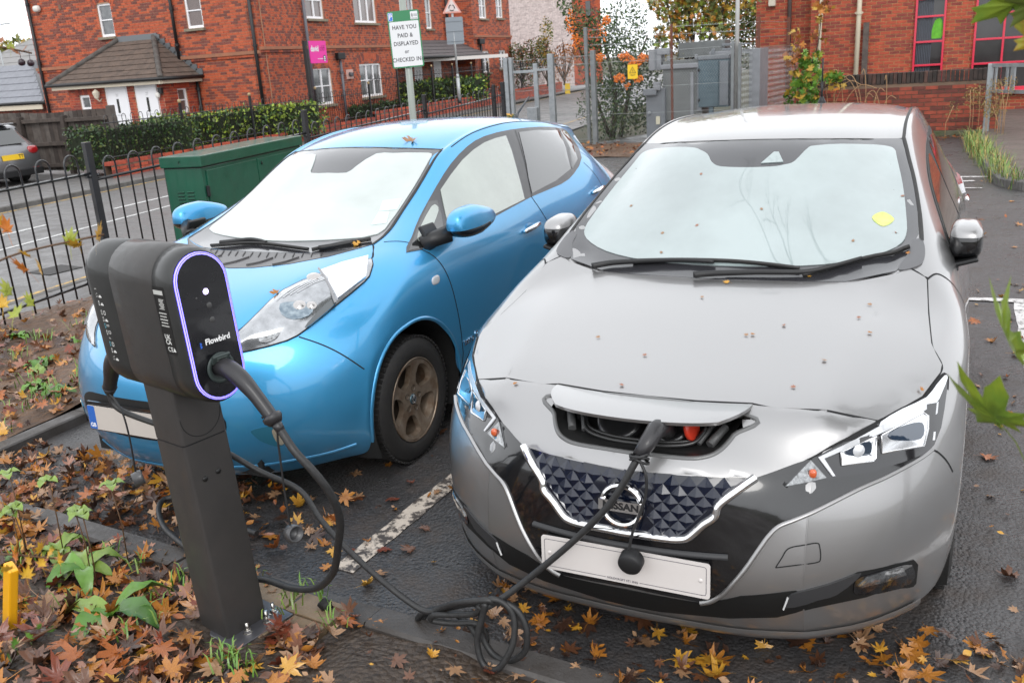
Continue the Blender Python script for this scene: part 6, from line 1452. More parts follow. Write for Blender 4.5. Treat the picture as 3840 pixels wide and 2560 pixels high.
def build_roundabout_sign():
 base = RD(28.1, 7.3, .38); root = empty('road_sign', base); tag(root, 'faded red triangle roundabout sign above a blank grey plate on a thin pole', 'sign')
 dv = (CAM_POS - base); dv.z = 0; dv.normalize(); ax = Vector((-dv.y, dv.x, 0)); up = Vector((.012, 0, 1)).normalized()
 m = MB(); m.tube([(0, 0, 0), (0, 0, .12)], .075, 12); m.build('pole_base', [M_BLK], root)
 m = MB(); m.tube([(0, 0, .1), (.0, 0, .95)], .07, 12); m.tube([(0, 0, .95), (0, 0, 1.1)], [.07, .045], 12); m.tube([(0, 0, 1.1), (-.02, 0, 3.4)], .042, 12); m.build('pole', [mat('sign pole grey', (.40, .42, .43), .45, .3)], root)
 def F(x, z, h=0.0): return basis(ax * x + Vector((0, 0, z)) + dv * (h + .06), ax, up)
 def tri(s): return [(-s * .5, -s * .288), (s * .5, -s * .288), (0, s * .577)]
 t = MB(); t.prism(tri(.72), .006, 0, F(-.02, 3.52)); to = t.build('triangle_plate', [mat('faded red', (.62, .30, .25), .5)], root)
 t = MB(); t.prism(tri(.53), .003, 0, F(-.02, 3.52, .0065)); t.build('triangle_face', [mat('faded white', (.60, .53, .52), .5)], to)
 for k in range(3):
  a0 = math.radians(90 + 120 * k + 12); r = MB(); pts = [F(-.02, 3.50, .011) @ Vector((.105 * math.cos(a0 + math.radians(92) * i / 8), .105 * math.sin(a0 + math.radians(92) * i / 8), 0)) for i in range(9)]
  r.tube(pts, [.018] * 7 + [.026, .002], 5); r.build('arrow', [mat('sign dark', (.06, .055, .055), .5)], to)
 p = MB(); p.prism(rounded(.66, .98, .05), .005, 0, F(.03, 2.68, -.03) ); po = p.build('back_plate', [mat('sign back grey', (.23, .26, .29), .5, .3)], root)
 for z in (3.02, 2.66, 2.30):
  b = MB(); b.box(ax * .03 + Vector((0, 0, z)) + dv * .042, (.63, .012, .035), 0, basis((0, 0, 0), ax, (0, 0, 1)).to_3x3() @ Matrix.Rotation(0, 3, 'X')); b.build('stiffener', [mat('sign back grey', (.23, .26, .29), .5, .3)], po)
build_roundabout_sign()
def build_board():
 base = RD(18.15, 7.95, 0); root = empty('estate_agent_board', base); tag(root, 'bright pink letting board on a black post in front of the brick building', 'sign')
 m = MB(); m.box((0, 0, 1.38), (.09, .09, 2.76)); m.build('post', [mat('black wood', (.02, .018, .018), .6)], root)
 ax = (dR * .93 + nR * -.10).normalized(); ax = dR.copy(); up = Vector((0, 0, 1)); nn = -nR
 def F(x, z, h=0.0): return basis(dR * x + Vector((0, 0, z)) + nn * (h + .06), ax, up)
 p = MB(); p.prism(rounded(.95, .62, .03), .02, 0, F(.60, 2.44)); po = p.build('board', [mat('board pink', (.72, .012, .30), .45)], root)
 text('board_lettering', 'david', .22, [mat('sign white', (.66, .66, .67), .4)], po, F(.40, 2.53, .023), bold=.008, sx=.98)
 text('board_lettering', 'cliff', .22, [mat('board dark pink', (.30, .008, .12), .5)], po, F(.84, 2.54, .023), sx=.98)
 b = MB(); b.lathe([(0, .002), (.085, .002), (.09, 0)], 18, 0, F(.93, 2.26, .021)); bo = b.build('board_badge', [M_BLK], po)
 c = MB()
 for i in range(3): c.prism([(-.035, -.02), (.035, -.02), (.035, .02), (-.035, .02)], .001, 0, F(.92, 2.30 - .05 * i, .0245))
 c.build('badge_print', [mat('sign white', (.66, .66, .67), .4)], bo)
 c = MB(); c.prism([(-.16, -.008), (.16, -.008), (.16, .008), (-.16, .008)], .001, 0, F(.68, 2.25, .021)); c.build('board_print', [mat('sign white', (.66, .66, .67), .4)], po)
build_board()
# parked hatchback across the road
def build_far_car():
 root = empty('parked_car', (-17.2, 9.35, .0), math.radians(4)); tag(root, 'silver grey hatchback seen from behind, parked in front of the wooden fence', 'car')
 P_FAR = paint('silver grey paint', (.20, .20, .21), metal=.7, rough=.35, grime=.05)
 prof = [(.46, .22), (.50, .42), (.48, .58), (.44, .72), (.40, .80), (.30, .96), (.12, 1.14), (-.05, 1.24), (-.4, 1.30), (-1.2, 1.33), (-1.9, 1.25), (-2.6, .95), (-3.4, .82), (-3.65, .65), (-3.7, .3), (-3.5, .2)]
 def section(k, w):
  out = []
  for (x, z) in prof:
   ww = w * (1 - .25 * max(0, z - .75) / .6); out.append((x, ww))
  return out
 ws = [-.88, -.80, -.55, 0, .55, .80, .88]
 mb = MB(); vs = []; n = len(prof)
 for w in ws:
  q = abs(w) / .88
  for (x, z) in prof:
   tuck = .16 * q ** 4 * (1 if x > 0 else -1)
   ww = w * (1 - .30 * max(0, z - .72) / .6)
   vs.append((x - tuck, ww, z - .05 * q ** 3 * (1 if z > .9 else 0)))
 fs = []
 for i in range(len(ws) - 1):
  for j in range(n - 1): fs.append((i * n + j, i * n + j + 1, (i + 1) * n + j + 1, (i + 1) * n + j))
 mb.add(vs, fs, 0, True); mb.add(vs[:n], [tuple(range(n))], 0); mb.add(vs[-n:], [tuple(reversed(range(n)))], 0)
 bo = mb.build('body', [P_FAR], root)
 md = bo.modifiers.new('s', 'SUBSURF'); md.levels = 1; md.render_levels = 2
 w = MB(); w.add([(.385, -.55, .86), (.385, .55, .86), (.12, .50, 1.165), (.12, -.50, 1.165)], [(0, 1, 2, 3)], 0); w.build('rear_window', [M_SIDEG], root)
 sp = MB(); sp.box((.02, 0, 1.255), (.30, 1.05, .03), 0, None, bev=.012); sp.build('spoiler', [P_FAR], root)
 for s in (-1, 1):
  l = shell('l', (.375, s * .66, .70), (.13, .26, .17), 16, 10); lo = l.build('tail_lamp', [mat('tail lamp red', (.30, .008, .012), .12, coat=1.0)], root)
  r = MB(); r.box((.43, s * .62, .335), (.05, .14, .025)); r.build('reflector', [mat('tail lamp red', (.30, .008, .012), .12, coat=1.0)], root)
  wl = MB(); wl.lathe([(.20, -.1), (.30, -.1), (.30, .1), (.20, .1), (0, .09)], 24, 0, Matrix.Translation((-.25, s * .72, .30)) @ Matrix.Rotation(PI / 2, 4, 'X')); wl.build('wheel', [M_RUB], root)
  wl = MB(); wl.lathe([(.20, -.1), (.30, -.1), (.30, .1), (.20, .1), (0, .09)], 24, 0, Matrix.Translation((-2.75, s * .72, .30)) @ Matrix.Rotation(PI / 2, 4, 'X')); wl.build('wheel', [M_RUB], root)
  m = shell('m', (-1.95, s * .92, .92), (.12, .20, .14), 12, 8); m.build('door_mirror', [P_FAR], root)
 pl = MB(); pl.prism(rounded(.52, .11, .01), .004, 0, basis((.475, .08, .60), (0, 1, 0), (-.1, 0, 1))); po = pl.build('number_plate', [mat('plate yellow', (.70, .45, .02), .4)], root)
 text('plate_lettering', 'TT', .10, [M_BLK], po, basis((.481, .27, .60), (0, 1, 0), (-.1, 0, 1)), bold=.002)
 bp = MB(); bp.box((.44, 0, .27), (.12, 1.5, .14), 0, None, bev=.02); bp.build('bumper_base', [M_BLK], root)
build_far_car()
# brickwork
def brick_mat(name, c1, c2, c3, single):
 m = bpy.data.materials.new(name); m.use_nodes = True; nt = m.node_tree; b = nt.nodes['Principled BSDF']; N = nt.nodes.new; L = nt.links.new
 if single:
  q = N('ShaderNodeObjectInfo'); src = q.outputs['Random']
 else:
  q = N('ShaderNodeNewGeometry'); src = q.outputs['Random Per Island']
 r = N('ShaderNodeValToRGB'); e = r.color_ramp.elements; e[0].position = 0; e[0].color = (*c1, 1); e[1].position = .55; e[1].color = (*c2, 1)
 x = r.color_ramp.elements.new(.62); x.color = (*c3, 1); x = r.color_ramp.elements.new(1.0); x.color = (*[v * .8 for v in c3], 1)
 L(src, r.inputs[0])
 tc = N('ShaderNodeTexCoord'); n = N('ShaderNodeTexNoise'); n.inputs['Scale'].default_value = 9; n.inputs['Detail'].default_value = 6
 g = N('ShaderNodeNewGeometry'); L(g.outputs['Position'], n.inputs['Vector'])
 mx = N('ShaderNodeMix'); mx.data_type = 'RGBA'; mx.blend_type = 'MULTIPLY'; mx.inputs[0].default_value = .55; L(r.outputs[0], mx.inputs[6])
 rr = N('ShaderNodeValToRGB'); rr.color_ramp.elements[0].position = .3; rr.color_ramp.elements[0].color = (.45, .45, .45, 1); rr.color_ramp.elements[1].position = .65; rr.color_ramp.elements[1].color = (1.15, 1.15, 1.15, 1)
 L(n.outputs['Fac'], rr.inputs[0]); L(rr.outputs[0], mx.inputs[7]); L(mx.outputs[2], b.inputs['Base Color']); b.inputs['Roughness'].default_value = .72
 return m
BR_A = [brick_mat('orange brick', (.46, .095, .035), (.40, .075, .03), (.20, .055, .04), s) for s in (True, False)]
BR_B = [brick_mat('red brick', (.42, .070, .030), (.36, .060, .028), (.26, .045, .03), s) for s in (True, False)]
BR_C = [brick_mat('weathered brick', (.30, .055, .028), (.23, .042, .022), (.13, .03, .02), s) for s in (True, False)]
M_MORT = mat('mortar', (.42, .255, .165), .9, noise=.5, nscale=3, col2=(.34, .20, .13))
M_MORT2 = mat('mortar yellow', (.50, .34, .17), .9, noise=.5, nscale=3, col2=(.42, .27, .13))
M_MORT3 = mat('mortar dark', (.20, .13, .09), .9, noise=.5, nscale=3, col2=(.10, .07, .05))
BW, BH, JT = .215, .065, .010
_brick_mesh = {}
def brick_proto(key, m, w=BW, h=BH):
 if key not in _brick_mesh:
  mb = MB(); d = .012
  vs = [(-w / 2, 0, -h / 2), (w / 2, 0, -h / 2), (w / 2, 0, h / 2), (-w / 2, 0, h / 2), (-w / 2 + .003, -d, -h / 2 + .003), (w / 2 - .003, -d, -h / 2 + .003), (w / 2 - .003, -d, h / 2 - .003), (-w / 2 + .003, -d, h / 2 - .003)]
  mb.add(vs, [(4, 5, 6, 7), (0, 1, 5, 4), (1, 2, 6, 5), (2, 3, 7, 6), (3, 0, 4, 7)])
  me = mb.mesh('brick'); me.materials.append(m); _brick_mesh[key] = me
 return _brick_mesh[key]
def in_frame(p):
 d = p - CAM_POS; zc = d.dot(_f)
 if zc < .1: return None
 x = .5 + d.dot(_r) / zc * 3403.14 / 3840; y = .5 - d.dot(_u) / zc * 3403.14 / 2560
 return (x, y, zc) if -.01 < x < 1.01 and -.01 < y < 1.01 else None
def brickwall(parent, o, xd, x0, x1, z0, z1, holes, mats, mort, singles=0, thick=.25, header=False, zref=None, back=True):
 """wall face in the plane through o along xd (outward = xd x up turned to the left hand side), bricks proud of the mortar"""
 o = Vector(o); xd = Vector(xd).normalized(); up = Vector((0, 0, 1)); nn = xd.cross(up)
 base = parent.matrix_world.translation if False else parent.location
 xs = sorted(set([x0, x1] + [h[0] for h in holes] + [h[1] for h in holes])); xs = [x for x in xs if x0 <= x <= x1]
 zs = sorted(set([z0, z1] + [h[2] for h in holes] + [h[3] for h in holes])); zs = [z for z in zs if z0 <= z <= z1]
 wb = MB(); M = Matrix(((xd.x, -nn.x, 0), (xd.y, -nn.y, 0), (0, 0, 1)))
 for i in range(len(xs) - 1):
  for j in range(len(zs) - 1):
   cx = (xs[i] + xs[i + 1]) / 2; cz = (zs[j] + zs[j + 1]) / 2
   if any(h[0] < cx < h[1] and h[2] < cz < h[3] for h in holes): continue
   a, b, c, d = xs[i], xs[i + 1], zs[j], zs[j + 1]
   wb.add([o + xd * x + up * z - base for x, z in ((a, c), (b, c), (b, d), (a, d))], [(0, 1, 2, 3)], 0)
 for (a, b, c, d) in holes:
  q = [(a, c), (b, c), (b, d), (a, d)]
  vs = [o + xd * x + up * z - base for x, z in q] + [o + xd * x + up * z - nn * .10 - base for x, z in q]
  wb.add(vs, [(i, (i + 1) % 4, 4 + (i + 1) % 4, 4 + i) for i in range(4)], 0)
 if back:
  vs = [o + xd * x + up * z - nn * thick - base for x, z in ((x0, z0), (x1, z0), (x1, z1), (x0, z1))]
  wb.add(vs, [(3, 2, 1, 0)], 0)
 wb.build('wall', [mort], parent)
 cells = []; zr = z0 if zref is None else zref
 k0 = int(math.floor((z0 - zr) / (BH + JT)))
 bw = (BW - JT) / 2 if header else BW
 k = k0
 while True:
  zb = zr + k * (BH + JT) + JT / 2
  if zb + BH > z1 + .004: break
  if zb >= z0 - .004:
   x = x0 - (0 if k % 2 else (bw + JT) / 2)
   while x < x1:
    a, b = max(x + JT / 2, x0), min(x + bw + JT / 2, x1); segs = [(a, b)]
    for h in holes:
     if h[2] < zb + BH * .6 and h[3] > zb + BH * .4:
      ns = []
      for s, e in segs:
       if e <= h[0] or s >= h[1]: ns.append((s, e)); continue
       if s < h[0] - .02: ns.append((s, h[0]))
       if e > h[1] + .02: ns.append((h[1], e))
      segs = ns
    cells += [(s, e, zb) for s, e in segs if e - s > .02]
    x += bw + JT
  k += 1
 def rank(c):
  q = in_frame(o + xd * (c[0] + c[1]) / 2 + up * c[2]); return 1e9 if q is None else q[2] - (c[1] - c[0])
 cells.sort(key=rank)
 rot = math.atan2(xd.y, xd.x)
 for (s, e, zb) in cells[:singles]:
  key = (mats[0].name, round(e - s, 3)); me = brick_proto(key, mats[0], e - s)
  ob = bpy.data.objects.new('brick', me); COL.objects.link(ob); ob.parent = parent
  ob.location = o + xd * (s + e) / 2 + up * (zb + BH / 2) - base + nn * RNG.uniform(-.003, .002); ob.rotation_euler = (0, 0, rot)
 if len(cells) > singles:
  sb = MB()
  for (s, e, zb) in cells[singles:]:
   w, h, d = e - s, BH, .012 + RNG.uniform(-.003, .002)
   c = o + xd * (s + e) / 2 + up * (zb + h / 2) - base
   vs = [(-w / 2, 0, -h / 2), (w / 2, 0, -h / 2), (w / 2, 0, h / 2), (-w / 2, 0, h / 2), (-w / 2 + .003, -d, -h / 2 + .003), (w / 2 - .003, -d, -h / 2 + .003), (w / 2 - .003, -d, h / 2 - .003), (-w / 2 + .003, -d, h / 2 - .003)]
   sb.add([c + xd * v[0] - nn * v[1] * 1.0 * 1 + up * v[2] for v in vs], [(4, 5, 6, 7), (0, 1, 5, 4), (1, 2, 6, 5), (2, 3, 7, 6), (3, 0, 4, 7)])
  so = sb.build('brickwork', [mats[1]], parent); so['kind'] = 'stuff'
M_UPVC = mat('white window frame', (.78, .77, .79), .3, coat=.3)
M_SILL = mat('stone sill', (.25, .205, .15), .8, noise=.6, nscale=12, col2=(.15, .13, .09))
M_PANE = mat('house window glass', (.045, .05, .055), .06, coat=1.0, ior=1.5, noise=.4, nscale=2.0, col2=(.10, .085, .08))
M_PANE2 = mat('curtained glass', (.15, .155, .16), .12, coat=1.0, noise=.6, nscale=5, col2=(.05, .055, .06))
M_BLIND = mat('brown blind', (.14, .10, .09), .25, coat=.9, noise=.3, nscale=3, col2=(.09, .065, .06))
def window(parent, o, xd, x0, x1, z0, z1, cols, rows, pane=None, arch=0.0, fr=.055, sill=True, mt=None, depth=.06, split=None, blind=False):
 o = Vector(o); xd = Vector(xd).normalized(); up = Vector((0, 0, 1)); nn = xd.cross(up); base = parent.location
 mt = mt or M_UPVC; pane = pane or M_PANE
 M = Matrix(((xd.x, -nn.x, 0), (xd.y, -nn.y, 0), (0, 0, 1)))
 def P(x, z, d=0.0): return o + xd * x + up * z + nn * d - base
 f = MB(); d0 = -depth
 def bar(a, b, c, d, dd=.05, off=0): f.box(P((a + b) / 2, (c + d) / 2, d0 + off), (b - a, dd, d - c), 0, M)
 bar(x0, x0 + fr, z0, z1); bar(x1 - fr, x1, z0, z1); bar(x0 + fr, x1 - fr, z0, z0 + fr * 1.3); bar(x0 + fr, x1 - fr, z1 - fr, z1)
 cx = [x0 + fr + (x1 - x0 - 2 * fr) * i / cols for i in range(cols + 1)]
 rz = [z0 + fr * 1.3 + (z1 - z0 - 2.3 * fr) * i / rows for i in range(rows + 1)]
 if split: rz = [z0 + fr * 1.3] + [z0 + (z1 - z0) * s for s in split] + [z1 - fr]
 for i in range(1, cols): bar(cx[i] - fr * .55, cx[i] + fr * .55, z0 + fr * 1.3, z1 - fr, .05, .002)
 for j in range(1, len(rz) - 1): bar(x0 + fr, x1 - fr, rz[j] - fr * .28, rz[j] + fr * .28, .035, .004)
 wo = f.build('window', [mt], parent)
 for i in range(cols):
  for j in range(len(rz) - 1):
   p = MB(); p.add([P(x, z, d0 - .012) for x, z in ((cx[i] + .01, rz[j] + .005), (cx[i + 1] - .01, rz[j] + .005), (cx[i + 1] - .01, rz[j + 1] - .005), (cx[i] + .01, rz[j + 1] - .005))], [(0, 1, 2, 3)]); p.build('pane', [pane], wo)
 if blind:
  s = MB(); n = int((z1 - z0) / .035)
  for k in range(n): s.box(P((x0 + x1) / 2, z0 + fr * 1.3 + .017 + k * .035 * (1 - 2 * fr / (z1 - z0)), d0 - .010), (x1 - x0 - 2.2 * fr, .002, .006), 0, M)
  s.build('blind', [mat('blind slat', (.20, .15, .135), .5)], wo)
 if sill:
  s = MB(); s.box(P((x0 + x1) / 2, z0 - .045, .03), (x1 - x0 + .14, .16, .075), 0, M, bev=.008); s.build('sill', [M_SILL], parent)
 if arch > 0:
  n = 12; a = MB(); w = x1 - x0; hd = MB()
  pts = [(x0 + w * i / n, z1 + arch * (1 - (2 * i / n - 1) ** 2)) for i in range(n + 1)]
  a.add([P(x, z, d0 + .02) for x, z in pts], [tuple(range(n + 1))], 0); a.build('arch_panel', [mat('cream panel', (.62, .57, .50), .5)], wo)
  k = int(w / .075)
  for i in range(k + 4):
   t = (i - 2 + .5) / k; x = x0 + w * t; zz = z1 + arch * (1 - (2 * t - 1) ** 2) if 0 <= t <= 1 else z1 + arch * (1 - (2 * t - 1) ** 2)
   tl = -(2 * t - 1) * .35
   hd.box(P(x, zz + .11, .004), (.066, .026, .21), 0, M @ Matrix.Rotation(-tl, 3, 'Y'))
  hd.build('arch_brick', [BR_A[1]], parent)['kind'] = 'stuff'
 return wo
def downpipe(parent, pts, r=.045, m=None, name='downpipe', brackets=3):
 base = parent.location; p = MB(); P = [Vector(q) - base for q in pts]; p.tube(P, r, 10); po = p.build(name, [m or M_BLK], parent)
 b = MB(); a, c = P[0], P[-1]
 for i in range(brackets):
  q = a + (c - a) * ((i + .5) / brackets); b.lathe([(r * 1.35, -.035), (r * 1.35, .035)], 10, 0, Matrix.Translation(q)); b.box(q, (r * 3.4, .03, .03))
 b.build('pipe_bracket', [m or M_BLK], po)
 return po
# the flats across the road
YL = 18.0; XC = -17.15; XE = -26.35
TC, SC_ = 8.906, 17.31
def build_flats():
 root = empty('brick_building', (XC, YL, 0)); tag(root, 'orange brick block of flats across the road with a small tiled porch', 'building')
 oL = Vector((0, YL, 0)); xL = Vector((1, 0, 0))
 hl = [(-23.22, -22.63, 3.32, 4.27), (-19.68, -19.06, 3.32, 4.27)]
 brickwall(root, oL, xL, XE, XC + .02, -.2, 5.6, hl, BR_A, M_MORT, 150, zref=-.2)
 window(root, oL, xL, *hl[0], 1, 2, M_PANE2, arch=.10)
 window(root, oL, xL, *hl[1], 1, 2, M_BLIND, arch=.10, blind=True)
 oR = RD(0, TC); xR = dR
 hr = [(20.08, 21.16, 3.47, 4.55), (20.02, 21.18, .88, 2.0), (23.2, 24.85, 3.40, 4.6), (23.16, 24.8, .95, 2.05)]
 brickwall(root, oR, xR, SC_, 26.1, -.2, 5.6, hr, BR_A, M_MORT, 150, header=True, zref=-.2)
 window(root, oR, xR, *hr[0], 2, 2, M_BLIND); window(root, oR, xR, *hr[1], 2, 2, M_PANE2, arch=.13)
 window(root, oR, xR, *hr[2], 3, 2, M_BLIND, split=(.74,)); window(root, oR, xR, *hr[3], 3, 2, M_PANE2, arch=.16)
 oM = RD(0, TC + .9)
 hm = [(29.5, 30.1, 3.34, 4.6), (31.3, 31.9, 3.34, 4.6)]
 brickwall(root, oM, xR, 26.1, 34.4, -.2, 5.6, hm, BR_A, M_MORT, 0, zref=-.2)
 for h in hm: window(root, oM, xR, *h, 1, 2, M_PANE2)
 brickwall(root, RD(26.1, TC), nR * -1 * -1, 0, .9, -.2, 5.6, [], BR_A, M_MORT, 0, zref=-.2, back=False)
 h2 = [(35.35, 36.32, 3.76, 4.85), (37.7, 38.66, 3.82, 4.9), (35.36, 36.3, 1.37, 2.32), (37.7, 38.68, 1.48, 2.34)]
 brickwall(root, oR, xR, 34.4, 39.65, -.2, 5.6, h2, BR_A, M_MORT, 0, zref=-.2)
 brickwall(root, RD(34.4, TC + .9), nR * -1, 0, .9, -.2, 5.6, [], BR_A, M_MORT, 0, zref=-.2, back=False)
 for i, h in enumerate(h2): window(root, oR, xR, *h, 2, 2, M_PANE2, arch=.12 if i > 1 else 0)
 for x in (29.45, 31.5):
  d = MB(); d.box(RD(x + .4, TC + .86, 1.1) - root.location, (.05, .62, 2.1), 0, Matrix.Rotation(TH, 3, 'Z')); d.build('door', [M_UPVC], root)
 for (o, xd, a, b, z, m) in ((oL, xL, XE - .02, XC + .04, 2.44, BR_A[1]), (oR, xR, SC_ - .02, 26.12, 2.54, BR_A[1]), (oR, xR, 34.38, 39.67, 2.90, BR_A[1])):
  nn = Vector(xd).cross(Vector((0, 0, 1))); n = int((b - a) / .225)
  s = MB(); s2 = MB()
  for i in range(n): s.box(o + xd * (a + (i + .5) * (b - a) / n) + nn * .030 + Vector((0, 0, z)) - root.location, ((b - a) / n - .006, .05, .065), 0, Matrix(((xd.x, -nn.x, 0), (xd.y, -nn.y, 0), (0, 0, 1))))
  s.build('string_course', [m], root)['kind'] = 'stuff'
  s2.box(o + xd * (a + b) / 2 + nn * .045 + Vector((0, 0, z + .085)) - root.location, (b - a, .09, .09), 0, Matrix(((xd.x, -nn.x, 0), (xd.y, -nn.y, 0), (0, 0, 1)))); s2.build('string_cap', [mat('sloped brick cap', (.36, .135, .07), .8, noise=.6, nscale=6, col2=(.22, .11, .07))], root)
 for x, z1_, z0_ in ((-26.14, 5.4, 0), (-20.12, 5.4, 2.40), (-16.6 - .62, 5.4, 0)):
  downpipe(root, [(x, YL - .09, z1_), (x, YL - .09, z0_)], .048)
 q = RD(19.83, TC - .09); downpipe(root, [(q.x, q.y, 5.4), (q.x, q.y, 0)], .048, mat('grey pipe', (.10, .10, .115), .4))
 q = RD(21.72, TC - .10); downpipe(root, [(q.x, q.y, 2.2), (q.x, q.y, 0)], .045, mat('grey pipe', (.10, .10, .115), .4)); hp = MB(); hp.box(Vector((q.x, q.y, 2.33)) - root.location, (.20, .34, .22), 0, Matrix.Rotation(TH, 3, 'Z'), bev=.03); hp.build('hopper', [M_BLK], root)
 q = RD(35.0, TC - .10); downpipe(root, [(q.x, q.y, 2.7), (q.x, q.y, 0)], .05); hp = MB(); hp.box(Vector((q.x, q.y, 2.75)) - root.location, (.24, .40, .24), 0, Matrix.Rotation(TH, 3, 'Z'), bev=.03); hp.build('hopper', [M_BLK], root)
 q = RD(33.3, TC + .75); downpipe(root, [(q.x, q.y, 5.4), (q.x, q.y, 2.9)], .07)
 a = shell('a', Vector((-25.74, YL - .10, 4.34)) - root.location, (.24, .2, .2), 14, 10); a.build('security_lamp', [mat('lamp white plastic', (.62, .60, .56), .4)], root)
 v = MB(); v.box(Vector((-24.78, YL - .02, 4.32)) - root.location, (.12, .03, .14)); v.build('vent', [mat('vent brown', (.16, .09, .06), .7)], root)
 v = MB(); qv = RD(22.35, TC - .03, 1.75) - root.location; v.box(qv, (.05, .34, .30), 0, Matrix.Rotation(TH, 3, 'Z')); vo = v.build('vent', [mat('pink plate', (.50, .32, .28), .6)], root)
 v = MB(); v.tube([qv + Vector((.02, 0, 0)), qv + Vector((.14, 0, -.02))], .07, 12); v.build('flue', [mat('flue grey', (.09, .09, .10), .5)], vo)
 build_tiles(root, RD(25.95, TC - .55, 2.16), dR, 8.6, nR * 1.45 + Vector((0, 0, .72)), 5, 15, mat('slate tile', (.105, .095, .10), .55, noise=.5, nscale=4, col2=(.07, .062, .06), rnoise=.2), 'canopy_roof')
 fa = MB(); fa.box(RD(30.2, TC - .56, 2.07) - root.location, (.05, 8.5, .14), 0, Matrix.Rotation(TH, 3, 'Z')); fa.build('fascia', [mat('white fascia', (.62, .58, .55), .5)], root)
 gt = MB(); gt.tube([RD(25.9, TC - .62, 2.16) - root.location, RD(34.6, TC - .62, 2.16) - root.location], .055, 8); gt.build('gutter', [M_BLK], root)
 return root
def build_tiles(parent, o, xd, w, slope, rows, cols, m, name, x_in0=0.0, x_in1=0.0, cap=True):
 """one roof slope of separate tiles; edges run in by x_in0 / x_in1 at the top (hips)"""
 o = Vector(o); xd = Vector(xd).normalized(); sl = Vector(slope); ln = sl.length; sd = sl.normalized(); nn = xd.cross(sd)
 if nn.z < 0: nn = -nn
 base = parent.location
 under = MB(); under.add([o - base - nn * .02, o + xd * w - base - nn * .02, o + xd * (w - x_in1) + sl - base - nn * .02, o + xd * x_in0 + sl - base - nn * .02], [(0, 1, 2, 3)]); ro = under.build(name, [m], parent)
 rb = base
 for r in range(rows):
  z0, z1 = r / rows, (r + 1) / rows
  a, b = x_in0 * z0, w - x_in1 * z0
  tw = w / cols; k = 0; x = a - (tw / 2 if r % 2 else 0)
  while x < b - .01:
   xa, xb = max(x, a), min(x + tw, b)
   xa2 = max(xa, x_in0 * z1) if x_in0 else xa; xb2 = min(xb, w - x_in1 * z1) if x_in1 else xb
   if xb - xa > .03:
    if xb2 < xa2: xa2 = xb2 = (xa2 + xb2) / 2
    j = RNG.uniform(-.003, .003)
    p = [o + xd * (xa + .004) + sl * (z0 - .02 / ln) + nn * (.026 + j), o + xd * (xb - .004) + sl * (z0 - .02 / ln) + nn * (.026 + j), o + xd * (xb2 - .002) + sl * z1 + nn * .004, o + xd * (xa2 + .002) + sl * z1 + nn * .004]
    q = [o + xd * (xa + .004) + sl * (z0 - .02 / ln) + nn * (.002), o + xd * (xb - .004) + sl * (z0 - .02 / ln) + nn * (.002)]
    mb = MB(); mb.add([v - base for v in p + q], [(0, 1, 2, 3), (4, 5, 1, 0), (0, 3, 4), (1, 5, 2)]); t = mb.build('roof_tile', [m]); t.parent = ro
   x += tw; k += 1
 return ro
